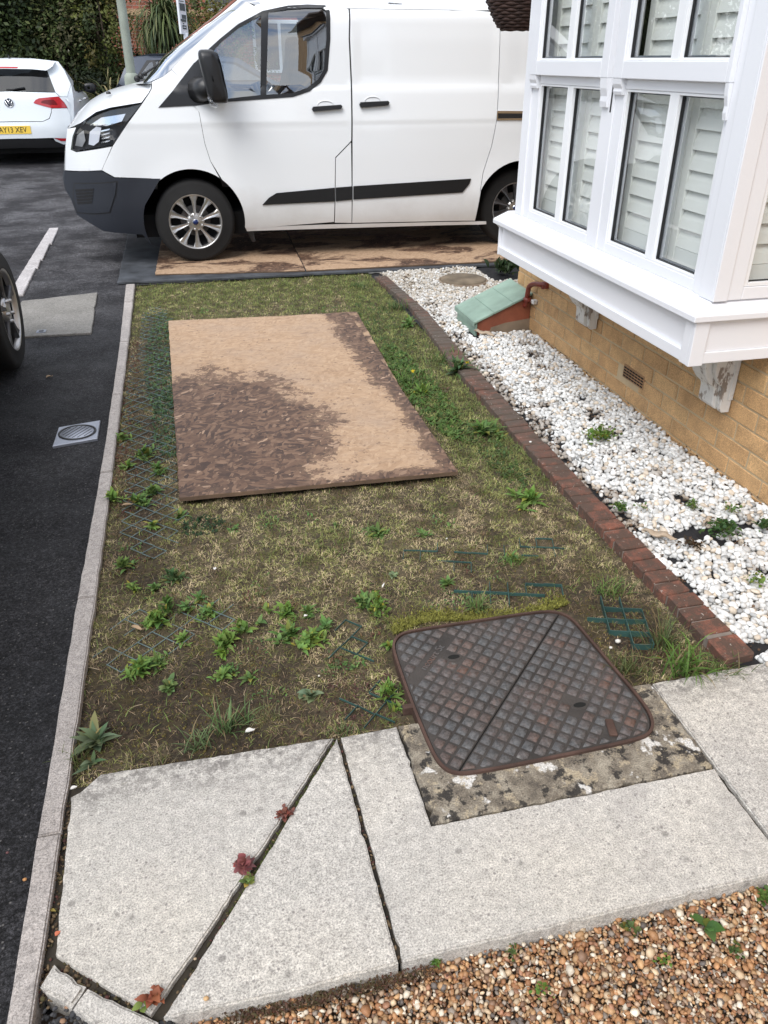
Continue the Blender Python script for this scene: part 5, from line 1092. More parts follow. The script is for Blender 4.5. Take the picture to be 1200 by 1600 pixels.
# wheels
def alloy(parent, c, r_t, r_r, w, side=-1, spokes=10, style='v', name='wheel', axis='y', bolts=5, SM='silver'):
    """axis of the wheel along y (or x); side = direction the outer face looks"""
    cx2, cy2, cz2 = c; s = side
    prof = [(r_r*0.97, 0.0), (r_r+0.004, s*0.004), (r_r+0.018, s*-0.006), (r_t*0.90, s*0.002), (r_t*0.965, s*-0.010), (r_t, s*-0.038), (r_t, -s*(w-0.04)), (r_t*0.96, -s*w), (r_r, -s*w)]
    t = lathe('tyre', prof, 'tyre', parent, c, axis, 56)
    bar = [(r_r+0.004, s*-0.002), (r_r-0.006, s*0.0025), (r_r-0.014, s*-0.004), (r_r-0.022, s*-0.03), (r_r-0.035, s*-0.10), (0.06, s*-0.10)]
    rm = lathe('rim', bar[:4], 'silver', parent, c, axis, 56); lathe('rim_well', [(r_r-0.022, s*-0.03), (r_r-0.03, s*-0.12), (0.0, s*-0.12)], 'shell', rm, c, axis, 32)
    lathe('brake_disc', [(0.13, s*-0.085), (0.0, s*-0.085)], 'iron', rm, c, axis, 28)
    def PT(rad, a, h):
        u, v = rad*math.cos(a), rad*math.sin(a); return (cx2+u, cy2+s*h, cz2+v) if axis == 'y' else (cx2+s*h, cy2+u, cz2+v)
    for k in range(spokes):
        a = 2*math.pi*k/spokes+0.3; V = []
        for rad, hw_, h in ((0.045, 0.014, -0.006), (r_r*0.45, 0.013, -0.010), (r_r*0.75, 0.022, -0.008), (r_r-0.010, 0.040 if style == 'v' else 0.03, -0.004)):
            da = hw_/rad
            for sg, dh in ((-1, -0.010), (-0.72, 0.0), (0, -0.004 if rad > 0.1 else 0), (0.72, 0.0), (1, -0.010), (1, -0.035), (-1, -0.035)): V.append(PT(rad, a+sg*da, h+dh))
        Fs = [(i*7+j, i*7+(j+1) % 7, (i+1)*7+(j+1) % 7, (i+1)*7+j) for i in range(3) for j in range(7)]
        o = mk('spoke', V, Fs, SM, rm); bm = bmesh.new(); bm.from_mesh(o.data); bmesh.ops.recalc_face_normals(bm, faces=bm.faces); bm.to_mesh(o.data); bm.free()
    hub = lathe('hub', [(0.078, s*-0.03), (0.074, s*-0.012), (0.05, s*-0.006), (0.0, s*-0.004)], 'silver', rm, c, axis, 28)
    for k in range(bolts):
        a = 2*math.pi*k/bolts+0.75; q = PT(0.062, a, 0.0); lathe('wheel_nut', [(0.011, s*-0.02), (0.011, s*0.006), (0.007, s*0.010), (0.0, s*0.010)], 'silver', rm, q, axis, 8)
    lathe('nut_hole', [(0.0, 0), (0.001, 0)], 'black', rm, c, axis, 6)
    return rm
for wx in (0.075, 3.09):
    w_ = thing_ = bpy.data.objects.new('wheel', None); COL.objects.link(w_); w_.parent = van
    cw = (wx, 7.455 if wx < 1 else 7.53, 0.365); rm = alloy(w_, cw, 0.343, 0.232, 0.215, -1, SM='silver' if wx < 1 else 'darkalloy')  # rear spokes darker than the front: arch shade put into their colour
    lathe('badge_ring', [(0.026, -0.004), (0.026, -0.0085), (0.0, -0.0085)], 'chrome', rm, cw, 'y', 24)
    bd = lathe('badge', [(0.0225, -0.0085), (0.0225, -0.0105), (0.0, -0.0105)], 'bluebadge', rm, cw, 'y', 24)
    box('inner_hub', (wx-0.05, 7.58, 0.31), (wx+0.05, 7.9, 0.41), 'shell', w_)
    for sd2 in (1,):
        t2 = lathe('far_tyre', [(0.0, 0), (0.2, 0), (0.343, -0.03), (0.343, -0.19), (0.2, -0.215)], 'tyre', w_, (wx, mirror_y(7.455), 0.365), 'y', 40)

# ================================================================== WHITE HATCHBACK, seen from behind
ga = thing('parked_hatchback', 'white hatchback seen from behind at the far left with a yellow rear number plate', 'car', (-2.47, 14.5, 0.14))
GX = -2.43; GZ = 0.14
def gyr(x, z):
    xr = abs(x-GX); zz = z-GZ
    o = 0.16*(xr/0.9)**4+float(np.interp(zz, [0.15, .3, .42, .55, .78, .95, 1.02, 1.30, 1.45, 1.5], [.10, .03, .0, .0, .045, .07, .10, .33, .45, .55]))
    return 14.47+o
def gf(u, v, d=0.0): return (u, gyr(u, v)+d, v)
def gsp(px, py):
    Y = 14.6
    for _ in range(14): p = on(px, py, 1, Y); Y = 0.5*Y+0.5*gyr(p[0], p[2])
    return (p[0], p[2])
def z6(l): return [gsp(x/6, y/6+60) for x, y in l]
def both(pts):
    """right half traced from the centre top clockwise; mirrored to the left"""
    pts = [(max(p[0], GX), p[1]) for p in pts]; return pts+[(2*GX-p[0], p[1]) for p in pts[::-1] if p[0] > GX+0.01]
def gm(l): return [(2*GX-x, z) for x, z in l][::-1]
tg = both([(GX, 1.17+GZ-0.17)]+z6([(520, 508), (545, 545), (545, 640), (482, 655), (480, 700), (462, 750), (400, 776)])+[(GX, 0.60+GZ)])
zl = z6([(200, 502)])[0][1]; zb = z6([(200, 778)])[0][1]
TG = [(GX-0.68, zl), (GX+0.0, zl+0.012)]+z6([(520, 507), (560, 545), (482, 548), (482, 655), (478, 700), (462, 750), (400, 778)])+[(GX, zb)]
def full(right):
    """right side points ordered top to bottom, starting and ending on the centre line"""
    return right+[(2*GX-x, z) for x, z in right[::-1] if abs(x-GX) > 0.02]
tgp = full([(GX, zl+0.01)]+z6([(520, 507), (556, 545), (484, 552), (484, 655), (478, 700), (462, 750), (400, 778)])+[(GX, zb)])
panel('tailgate', tgp, gf, 'golf', ga, (), 0.08, 0.02, 0.003)
glr = full([(GX, z6([(100, 285)])[0][1])]+z6([(300, 289), (437, 302), (470, 380), (518, 503)])+[(GX, zl+0.015)])
panel('rear_window', glr, gf, 'darkglass', ga, (), 0.1, 0.01, 0.0, 0.004); panel('window_back', glr, gf, 'shell', ga, (), 0.2, 0, 0, 0.12)
spo = full([(GX, GZ+1.475)]+z6([(300, 190), (480, 207), (520, 222), (500, 262), (440, 300), (300, 287)])+[(GX, z6([(100, 283)])[0][1])])
panel('spoiler', spo, lambda u, v, d=0: (u, gyr(u, v)-0.10+d, v), 'golf', ga, (), 0.08, 0.10, 0.0)
panel('brake_light', full([(GX, z6([(100, 262)])[0][1])]+z6([(185, 264), (170, 280)])+[(GX, z6([(100, 279)])[0][1])]), lambda u, v, d=0: (u, gyr(u, v)-0.104+d, v), 'red', ga, (), 0.1, 0.01)
pil = z6([(478, 207), (545, 216), (605, 300), (665, 430), (632, 545), (565, 545), (520, 505), (442, 302), (505, 260)])
panel('rear_pillar', pil, gf, 'golf', ga, (), 0.06, 0.02); panel('rear_pillar', gm(pil), gf, 'golf', ga, (), 0.06, 0.02)
rwg = z6([(548, 546), (632, 546), (668, 432), (690, 560), (694, 640), (690, 760), (668, 800), (634, 657), (632, 648), (600, 598)])
for q in (rwg, gm(rwg)): panel('rear_wing', q, lambda u, v, d=0: (u, gyr(u, v)+d+0.006, v), 'golf', ga, (), 0.06, 0.03)
LT = z6([(314, 603), (335, 575), (365, 561), (470, 550), (552, 545), (600, 600), (630, 650), (475, 652), (330, 612)])
for q in (LT, gm(LT)):
    tl = panel('tail_light', q, gf, 'red', ga, (), 0.06, 0.02, 0, -0.006)
    fr = [(x, z) for x, z in q]; cx2 = sum(p[0] for p in q)/len(q); cz2 = sum(p[1] for p in q)/len(q)
    panel('inner_lamp', [(cx2+(x-cx2)*0.5, cz2+(z-cz2)*0.45) for x, z in q], gf, simple('red lamp deep', (0.16, 0.004, 0.01), 0.2), tl, (), 0.06, 0.004, 0, -0.010)
bpr = full([(GX, zb-0.006)]+z6([(400, 781), (466, 753), (482, 702), (487, 657), (632, 655), (660, 720), (668, 830), (655, 940), (510, 932), (300, 938)])+[(GX, z6([(100, 940)])[0][1])])
panel('rear_bumper', bpr, gf, 'golf', ga, (), 0.08, 0.02, 0.001, -0.01)
dif = full([(GX, z6([(100, 941)])[0][1])]+z6([(300, 940), (460, 942), (560, 975), (640, 1000), (600, 1020), (400, 1028)])+[(GX, z6([(100, 1030)])[0][1])])
panel('diffuser', dif, gf, 'black', ga, (), 0.08, 0.03, 0.0, 0.0)
RF = z6([(512, 936), (640, 936), (640, 962), (575, 962)])
for q in (RF, gm(RF)): panel('reflector', q, gf, 'red', ga, (), 0.06, 0.01, 0, -0.013)
bs = z6([(500, 934), (655, 942), (650, 985), (600, 995), (520, 962)])
for q in (bs, gm(bs)): panel('bumper_corner', q, gf, 'golf', ga, (), 0.06, 0.01, 0, -0.005)
pc = gsp(20.3, 203); pp = lambda u, v, d=0: (u, 14.455+d, v)
np_ = panel('number_plate', [(pc[0]-0.262, pc[1]-0.057), (pc[0]+0.262, pc[1]-0.057), (pc[0]+0.262, pc[1]+0.057), (pc[0]-0.262, pc[1]+0.057)], pp, 'yellow', ga, (), 0.3, 0.012)
text('plate_lettering', 'AY13 XEV', 0.108, 'black', np_, Matrix.Translation((pc[0], 14.453, pc[1]-0.002)) @ Matrix.Rotation(R(90), 4, 'X'), 0.001, 0.86)
bc = gsp(14, 160.5); by = gyr(*bc)-0.012
em_ = lathe('badge', [(0.062, 0.0), (0.066, -0.006), (0.058, -0.010), (0.055, -0.004)], 'chrome', ga, (bc[0], by, bc[1]), 'y', 32); lathe('badge_back', [(0.056, -0.002), (0.0, -0.002)], 'greypaint', em_, (bc[0], by, bc[1]), 'y', 24)
for pts in ([(-.024, .052), (0, -.004), (.024, .052)], [(-.05, .028), (-.022, -.048), (0, .004), (.022, -.048), (.05, .028)]): tube('emblem_stroke', [(bc[0]+u, by-0.006, bc[1]+v) for u, v in pts], 0.0055, 'chrome', em_, 6)
tube('rear_wiper', [(GX-0.02, gyr(GX, zl)+0.0, zl+0.03), (GX+0.25, gyr(GX+.2, zl+.05)-0.01, zl+0.055)], 0.012, 'black', ga, 6)
# body shell behind the rear face: roof, glasshouse, sides
def gsec(y, wb, wt, zb_, zw, zr): return [(-wb, zb_+0.0), (-wb-0.012, 0.45), (-wb, zw-0.06), (-wb+0.03, zw), (-wt-0.02, zr-0.10), (-wt+0.06, zr-0.03), (-wt*0.5, zr), (0, zr+0.01), (wt*0.5, zr), (wt-0.06, zr-0.03), (wt+0.02, zr-0.10), (wb-0.03, zw), (wb, zw-0.06), (wb+0.012, 0.45), (wb, zb_)]
ss = [(14.64, .845, .5, .27, .93, .95), (14.70, .88, .55, .25, .95, 1.0), (14.95, .88, .60, .22, .97, 1.34), (15.15, .89, .62, .2, .97, 1.455), (15.6, .895, .63, .2, .96, 1.48), (16.4, .895, .63, .2, .94, 1.47), (16.95, .895, .62, .2, .93, 1.38), (17.35, .89, .68, .2, .92, 1.12), (17.6, .885, .72, .2, .92, 0.97), (18.3, .86, .70, .2, .84, .86), (18.65, .78, .6, .22, .66, .70), (18.73, .70, .5, .25, .5, .55)]
gridsurf('body', [[(GX+u, y, GZ+v) for u, v in gsec(y, *q)] for y, *q in ss], 'golf', ga)
for sg in (1, -1):
    def gside(u, v, d=0, sg=sg):    # u along y, v height
        t = np.clip((v-0.93)/0.42, 0, 1.1); return (GX+sg*(0.868-0.235*t-d+0.006), u, GZ+v)
    sw = panel('side_window', [(14.97, 1.36), (15.25, 1.405), (15.9, 1.40), (15.9, 0.99), (15.2, 0.99), (15.02, 1.1)], gside, 'darkglass', ga, (), 0.15, 0.0, 0, -0.006)
    panel('side_window', [(15.96, 1.40), (16.6, 1.38), (16.98, 1.22), (17.25, 1.02), (17.2, 0.985), (15.96, 0.99)], gside, 'darkglass', ga, (), 0.15, 0.0, 0, -0.006)
    panel('window_trim', [(14.94, 1.38), (15.25, 1.425), (16.6, 1.40), (17.02, 1.23), (17.33, 1.0), (17.2, 0.965), (15.1, 0.965), (14.98, 1.1)], gside, 'shell', ga, (), 0.15, 0.0, 0, -0.001)
    for yy in (15.75, 16.72): tube('door_handle', [(GX+sg*0.895, yy, GZ+0.86), (GX+sg*0.925, yy+0.02, GZ+0.865), (GX+sg*0.925, yy+0.16, GZ+0.865), (GX+sg*0.895, yy+0.18, GZ+0.86)], 0.013, 'chrome', ga, 6)
    rbox('door_mirror', [(16.95, GX+sg*0.98, GZ+1.02, .02, .02), (16.94, GX+sg*0.99, GZ+1.02, .095, .07), (17.04, GX+sg*1.0, GZ+1.02, .10, .078), (17.12, GX+sg*0.98, GZ+1.02, .07, .055), (17.13, GX+sg*0.97, GZ+1.02, .01, .01)], 'vanblack', ga)
    for yy in (15.25, 17.9):
        t2 = lathe('tyre', [(0.2, sg*0.0), (0.31, sg*0.004), (0.318, sg*-0.03), (0.318, sg*-0.19), (0.2, sg*-0.2)], 'tyre', ga, (GX+sg*0.893, yy, GZ+0.318), 'x', 32); lathe('hub_cap', [(0.205, sg*-0.004), (0.1, sg*-0.02), (0.0, sg*-0.01)], 'silver', t2, (GX+sg*0.893, yy, GZ+0.318), 'x', 24)
    ar = lathe('wheel_well', [(0.36, sg*0.003), (0.30, sg*-0.001)], 'shell', ga, (GX+sg*0.904, 15.25, GZ+0.33), 'x', 32)
tube('roof_aerial', [(GX-0.0, 15.35, GZ+1.475), (GX+0.0, 15.25, GZ+1.53)], [0.02, 0.006], 'black', ga, 6)
box('underbody', (GX-0.8, 14.8, GZ+0.16), (GX+0.8, 18.5, GZ+0.3), 'shell', ga)

# ================================================================== GREY HATCHBACK across the end, behind the lamp post
gc = thing('grey_hatchback', 'dark grey hatchback parked sideways behind the lamp post and the van bonnet', 'car', (1.0, 17.0, 0.2))
gz = 0.21
side = [(-0.98, .30), (-1.06, .50), (-1.08, .72), (-1.02, .93), (-0.93, 1.02), (-0.80, 1.25), (-0.62, 1.42), (-0.3, 1.47), (0.6, 1.48), (1.3, 1.40), (1.95, 1.02), (2.7, .90), (2.98, .72), (3.05, .45), (3.0, .25), (2.75, .22)]+[(2.3+.36*math.cos(R(a)), .33+.36*math.sin(R(a))) for a in np.linspace(-15, 195, 12)]+[(1.8, .2), (0.2, .2)]+[(-0.3+.36*math.cos(R(a)), .33+.36*math.sin(R(a))) for a in np.linspace(-15, 195, 12)]
def gcy(x, z): return 17.0+float(np.interp(z, [.2, .5, .9, 1.0, 1.45, 1.5], [.05, .0, .03, .06, .27, .45]))+0.35*max(0, (-0.6-x)/0.5)**2.2*(1 if z < 1.0 else 0.6)
gcf = lambda u, v, d=0: (u, gcy(u, v)+d, v+gz)
panel('body_side', side, gcf, 'greypaint', gc, (), 0.09, 0.02); panel('far_side', side, lambda u, v, d=0: (u, 35.8-gcy(u, v)-d, v+gz), 'greypaint', gc, (), 0.2, 0.0)
top = [(-1.08, .60), (-1.05, .85), (-0.93, 1.02), (-0.62, 1.42), (-0.3, 1.47), (0.6, 1.48), (1.3, 1.40), (1.95, 1.02), (2.7, .90), (3.05, .50)]
gridsurf('roof', [[(u+0.0, y if 0 < k < 6 else (gcy(u, v)+0.0 if k == 0 else 35.8-gcy(u, v)), v+gz+(0.02 if 0 < k < 6 else 0)) for k, y in enumerate(np.linspace(17.0, 18.8, 7))] for u, v in top], 'greypaint', gc)
for w4 in ([(-0.56, 1.10), (-0.34, 1.34), (-0.28, 1.36), (-0.26, 1.08)], [(-0.22, 1.36), (0.5, 1.38), (0.5, 1.06), (-0.22, 1.07)], [(0.56, 1.38), (1.2, 1.32), (1.7, 1.06), (0.56, 1.06)]):
    panel('side_window', w4, gcf, 'autoglass', gc, (), 0.1, 0.0, 0, -0.008)
panel('window_trim', [(-0.64, 1.07), (-0.38, 1.385), (0.5, 1.41), (1.25, 1.35), (1.8, 1.04), (-0.3, 1.04)], gcf, 'vanblack', gc, (), 0.1, 0.0, 0, -0.004)
panel('tail_light', [(-0.98, .72), (-0.97, .93), (-0.80, .955), (-0.74, .93), (-0.76, .74)], gcf, 'red', gc, (), 0.06, 0.01, 0, -0.012)
panel('rear_bumper', [(-1.04, .32), (-1.09, .50), (-1.08, .66), (-0.68, .64), (-0.64, .45), (-0.7, .30)], gcf, 'greypaint', gc, (), 0.08, 0.02, 0, -0.015)
for xx in (-0.3, 2.3):
    t2 = lathe('tyre', [(0.2, 0), (0.31, -0.004), (0.32, 0.03), (0.32, 0.2)], 'tyre', gc, (xx, 17.03, gz+0.32), 'y', 32); lathe('hub_cap', [(0.205, 0.004), (0.1, 0.02), (0.0, 0.01)], 'silver', t2, (xx, 17.03, gz+0.32), 'y', 24)
box('underbody', (-0.7, 17.25, gz+0.15), (2.8, 18.6, gz+0.9), 'shell', gc)

# ================================================================== BLACK CAR at the left edge, only a wheel in view
dc = thing('black_car', 'black parked car at the left edge with an alloy wheel beside the chamber lid', 'car', (-1.95, 3.2, 0))
DX = -1.07
def dcx(y, z): return DX-float(np.interp(z, [.15, .4, .9, 1.0, 1.5], [.05, .0, .03, .06, .30]))-0.62*max(0, (y-5.02)/0.42)**2.0
dcf = lambda u, v, d=0: (dcx(u, v)-d, u, v)
cy_ = 4.93
side = [(5.36, .26), (5.43, .42), (5.43, .62), (5.38, .78), (5.2, .90), (4.4, 1.02), (3.6, 1.45), (2.0, 1.46), (1.2, 1.2), (1.0, .9), (1.0, .25)]+[(2.15-.38*math.cos(R(a)), .33+.38*math.sin(R(a))) for a in np.linspace(-12, 192, 14)]+[(2.7, .18), (4.4, .18)]+[(cy_-.385*math.cos(R(a)), .34+.385*math.sin(R(a))) for a in np.linspace(-20, 200, 18)]
panel('body_side', side, dcf, 'blackpaint', dc, [[(2.0, 1.0), (2.2, 1.36), (3.4, 1.38), (4.2, 1.02)]], 0.07, 0.03)
panel('side_window', [(2.0, 1.0), (2.2, 1.36), (3.4, 1.38), (4.2, 1.02)], dcf, 'darkglass', dc, (), 0.2, 0.0, 0, 0.01)
panel('far_side', side, lambda u, v, d=0: (-3.9-dcx(u, v), u, v), 'blackpaint', dc, (), 0.25, 0.0)
top = [(5.43, .30), (5.43, .62), (5.2, .90), (4.4, 1.02), (3.6, 1.45), (2.0, 1.46), (1.2, 1.2), (1.0, .9), (1.0, .3)]
gridsurf('roof', [[(dcx(u, v)*(1-k/6)+(-3.9-dcx(u, v))*k/6, u+(0.0), v+0.0) for k in range(7)] for u, v in top], 'blackpaint', dc)
box('underbody', (-2.8, 1.1, 0.18), (-1.35, 5.2, 0.95), 'shell', dc)
for yy in (cy_, 2.15):
    wv = bpy.data.objects.new('wheel', None); COL.objects.link(wv); wv.parent = dc
    alloy(wv, (DX+0.012, yy, 0.34), 0.343, 0.235, 0.225, 1, 5, 'v', axis='x', SM='darkalloy')

# ================================================================== BACKGROUND
lp = thing('lamp_post', 'grey green steel lamp post with a thicker base rising behind the van bonnet', 'lamp post', (-0.50, 12.5, 0.09))
lathe('base_section', [(0.098, 0.0), (0.098, 1.28), (0.088, 1.33), (0.062, 1.36)], 'post', lp, (-0.50, 12.5, 0.09), 'z', 24)
lathe('shaft', [(0.060, 1.36), (0.054, 3.4), (0.046, 6.0), (0.0, 6.0)], 'post', lp, (-0.50, 12.5, 0.09), 'z', 24)
box('base_door', (-0.545, 12.398, 0.55), (-0.455, 12.405, 1.15), 'post', lp, 0.003)
box('band', (-0.557, 12.44, 2.29), (-0.443, 12.56, 2.33), 'sign', lp, 0.02)
tube('lamp_arm', [(-0.50, 12.5, 6.05), (-0.50, 12.2, 6.25), (-0.50, 11.7, 6.3)], 0.03, 'post', lp, 8); box('lantern', (-0.60, 11.2, 6.25), (-0.40, 11.75, 6.36), 'post', lp, 0.03, 2)
sg = thing('sign_post', 'slim white sign board with dark teal panels on a white post beside the spiky palm', 'sign', (0.30, 16.0, 0.2))
a = R(72)
def SB(name, u0, u1, z0, z1, d0, d1, mat):
    # board turned mostly edge on
    ca, sa = math.cos(a), math.sin(a); q = [(0.30+u*ca+d*sa, 16.0+u*sa-d*ca) for u, d in ((u0, d0), (u1, d0), (u1, d1), (u0, d1))]
    return prism(name, q, z0, z1, mat, sg)
bpost = tube('post', [(0.345, 16.0, 0.2), (0.345, 16.0, 2.0)], 0.038, 'sign', sg, 10)
bd = SB('board', -0.18, 0.22, 1.98, 3.4, 0.0, 0.03, 'sign')
k_ = 0
for z0, z1, u0, u1 in ((2.315, 2.42, -0.12, 0.17), (2.20, 2.26, -0.06, 0.17), (2.165, 2.195, -0.14, 0.16), (2.05, 2.11, -0.08, 0.14)):
    for d0, d1 in ((0.030, 0.034),): SB('printed_panel', u0, u1, z0, z1, d0, d1, 'signdark')
for z0, z1, u0, u1 in ((2.445, 2.455, -0.12, 0.12), (2.155, 2.162, -0.10, 0.14), (2.125, 2.14, -0.04, 0.02), (2.50, 2.56, -0.08, 0.1), (2.075, 2.085, -0.05, 0.09)):
    SB('printed_line', u0, u1, z0, z1, 0.0345, 0.037, 'sign' if z0 < 2.09 else 'signdark')

fh = thing('red_brick_house', 'red brick house with a buff brick band far behind the spiky palm', 'house', (4, 24, 0.4))
box('wall', (-1.35, 24.0, 0.3), (9.0, 32, 7.5), 'farbrick', fh); 
box('brick_band', (-1.36, 23.985, 2.56), (9.0, 23.999, 2.70), 'farband', fh)
prism('roof', [(-1.9, 7.4), (3.8, 10.8), (9.6, 7.4)], 23.6, 32.4, 'roof', fh, 0, ax=1)
for x0 in (2.2, 5.4):
    w = box('window', (x0, 23.93, 1.3), (x0+1.4, 23.998, 2.5), 'upvc', fh, 0.01); box('pane', (x0+0.08, 23.92, 1.38), (x0+0.66, 23.929, 2.42), 'darkglass', w); box('pane', (x0+0.74, 23.92, 1.38), (x0+1.32, 23.929, 2.42), 'darkglass', w)
cp = thing('lead_canopy', 'small grey lead canopy with white underside on the red brick house above the van windscreen', 'canopy', (1.6, 23.4, 2.6))
prism('lead_roof', [(1.0, 2.78), (1.25, 3.02), (2.6, 3.02), (2.6, 2.78)], 22.9, 23.98, 'lead', cp, 0, ax=1); box('white_soffit', (1.1, 22.95, 2.62), (2.6, 23.98, 2.775), 'upvc', cp)

def foliage(name, lab, blobs, n, leaf, cols, cat='shrub', group=None, seed=1, up=0.5, stems=True, aspect=0.5, base=(0, 0)):
    """leaves spread in clumps through the volume of several lobes"""
    r = np.random.default_rng(seed); P = []; C = []; N = []
    tot = sum(b[3]*b[4]*b[5] for b in blobs)
    for (cx2, cy2, cz2, rx, ry, rz) in blobs:
        m = int(n*rx*ry*rz/tot); cl = max(6, m//70)
        d = r.normal(size=(cl, 3)); d /= np.linalg.norm(d, axis=1)[:, None]; rad = r.uniform(0.45, 1.05, cl)**0.5; cc = d*rad[:, None]
        k = r.integers(0, cl, m); p = cc[k]+r.normal(0, 0.13, (m, 3)); shade = r.uniform(0.55, 1.35, cl)[k]; hue = r.integers(0, len(cols), cl)[k]
        P.append(p*np.array([rx, ry, rz])+np.array([cx2, cy2, cz2])); C.append(np.array(cols)[hue]*shade[:, None]*r.uniform(0.75, 1.25, (m, 1))); N.append(p)
    P = np.concatenate(P); C = np.concatenate(C); N = np.concatenate(N); k = P[:, 2] > 0.05; P, C, N = P[k], C[k], N[k]; m = len(P)
    a1 = r.normal(size=(m, 3)); a1 /= np.linalg.norm(a1, axis=1)[:, None]; nn_ = N/np.maximum(0.2, np.linalg.norm(N, axis=1)[:, None])*0.8+r.normal(0, 0.5, (m, 3)); nn_[:, 2] += up
    b1 = np.cross(nn_, a1); b1 /= np.linalg.norm(b1, axis=1)[:, None]+1e-9; c1 = np.cross(b1, nn_); c1 /= np.linalg.norm(c1, axis=1)[:, None]+1e-9
    s = leaf*r.uniform(0.6, 1.3, m)[:, None]; V = np.stack([P-b1*s, P+c1*s*aspect+a1*s*.1, P+b1*s, P-c1*s*aspect], 1).reshape(-1, 3)
    Fq = np.arange(m*4).reshape(m, 4)
    root = thing(name, lab, cat, (blobs[0][0], blobs[0][1], ground_z(blobs[0][1])), group)
    og = np.array(ORG[root.name]); fast('leaves', V-og, Fq, 'leaf', root, False, np.repeat(C, 4, 0), k=4)
    if stems:
        for q in range(7):
            b_ = blobs[r.integers(0, len(blobs))]; x0, y0 = blobs[0][0]+r.uniform(-.3, .3), blobs[0][1]+r.uniform(-.2, .2)
            tube('stem', [(x0, y0, og[2]), ((x0+b_[0])/2+r.uniform(-.2, .2), (y0+b_[1])/2, b_[2]*0.5), (b_[0]+r.uniform(-.3, .3)*b_[3], b_[1], b_[2]+0.3*b_[5])], [0.05, 0.035, 0.012], 'bark', root, 6)
    return root
GD = [(0.040, 0.060, 0.020), (0.062, 0.088, 0.027), (0.026, 0.042, 0.017), (0.085, 0.100, 0.034)]
GY = [(0.11, 0.125, 0.030), (0.075, 0.10, 0.03), (0.15, 0.13, 0.035), (0.055, 0.085, 0.028)]
foliage('hedge_shrub', 'dense dark green hedge shrub rising above the white hatchback at the left', [(-4.4, 20.2, 1.6, 1.5, 1.1, 2.0), (-3.0, 20.4, 1.3, 1.2, 1.0, 1.8), (-3.6, 20.6, 3.4, 1.8, 1.1, 1.2)], 26000, 0.055, GD, seed=1)
foliage('hedge_shrub', 'olive green shrub behind the roof of the white hatchback, right of the darkest one', [(-2.0, 20.6, 1.4, 0.9, 0.9, 1.7), (-1.9, 20.9, 3.0, 1.0, 0.9, 1.1)], 15000, 0.045, [GD[1], GY[1], GD[3], (0.09, 0.085, 0.04)], seed=2)
foliage('hedge_shrub', 'loose yellow green shrub with bare twigs left of the lamp post', [(-1.30, 20.3, 2.3, 0.55, 0.8, 1.2), (-1.25, 20.7, 3.4, 0.6, 0.8, 0.9), (-1.4, 20.9, 1.0, 0.6, 0.5, 1.1)], 12000, 0.04, GY+GD[:1], seed=3)
foliage('hedge_shrub', 'far dark conifer hedge at the left edge of the picture', [(-6.5, 21.5, 2.2, 2.2, 1.3, 3.0), (-9.5, 21, 2.2, 2.2, 1.3, 2.8)], 14000, 0.07, GD, seed=4)
foliage('hedge_shrub', 'dark low shrub in the shade behind the spiky flax', [(-1.6, 19.8, 0.7, 0.9, 0.5, 0.8), (-0.6, 21.0, 0.8, 0.7, 0.5, 1.0)], 7000, 0.045, [(0.02, 0.03, 0.014), (0.03, 0.04, 0.018)], seed=5)
foliage('golden_shrub', 'yellow green shrub right of the spiky palm against the red brick house', [(1.15, 20.3, 2.0, 0.75, 0.6, 0.75), (0.7, 20.8, 2.5, 0.5, 0.5, 0.8), (1.5, 20.6, 1.0, 0.8, 0.5, 1.0)], 11000, 0.035, [(0.17, 0.17, 0.035), (0.12, 0.15, 0.035), (0.20, 0.15, 0.04), (0.09, 0.12, 0.03)], seed=6)
foliage('climber', 'thin reddish climber straggling over the brick wall left of the spiky palm', [(-0.45, 23.6, 2.0, 0.40, 0.2, 1.2), (-0.25, 23.7, 1.3, 0.35, 0.2, 0.8)], 1500, 0.03, [(0.11, 0.10, 0.035), (0.17, 0.10, 0.06), (0.08, 0.09, 0.03)], cat='climbing plant', seed=7)
foliage('tree', 'tall dark evergreen tree mass added as backing behind the hedge at the left', [(-5, 29, 3.5, 4, 1.5, 4.5), (-11, 28, 4, 4, 1.5, 4.5)], 26000, 0.16, GD, cat='tree', seed=21)  # backing trees added so bright sky does not show through the hedge
foliage('tree', 'broad green tree added as backing behind the lamp post left of the red brick house', [(-3.6, 24.5, 3.2, 1.8, 1.2, 3.6)], 16000, 0.10, GD+GY[1:2], cat='tree', seed=22)
def straps(name, lab, c, n, L, w, col, droop, spread, seed, cat='plant', head=0.0):
    r = np.random.default_rng(seed); V = []; Fs = []; C = []; m = 7
    for k in range(n):
        a = r.uniform(0, 2*math.pi); el = R(r.uniform(*spread)); l = L*r.uniform(0.7, 1.1); dr = droop*r.uniform(0.6, 1.4); cl = np.array(col[r.integers(0, len(col))])*r.uniform(0.6, 1.35)
        side = np.array([-math.sin(a), math.cos(a), 0]); p = np.array(c)+r.normal(0, head, 3); e = el; b = len(V)
        for i in range(m+1):
            t = i/m; ww = w*(1-t**2.2)*0.5+0.002; V += [p-side*ww, p+side*ww]; C += [cl*(0.6+0.6*t)]*2
            p = p+np.array([math.cos(a)*math.cos(e), math.sin(a)*math.cos(e), math.sin(e)])*l/m; e -= dr/m*(0.5+1.6*t)
        for i in range(m): Fs.append((b+2*i, b+2*i+1, b+2*i+3, b+2*i+2))
    root = thing(name, lab, cat, (c[0], c[1], ground_z(c[1]))); og = np.array(ORG[root.name]); V = np.array(V); 
    fast('strap_leaves', V-og, np.array(Fs), 'leaf', root, False, np.array(C), k=4); return root
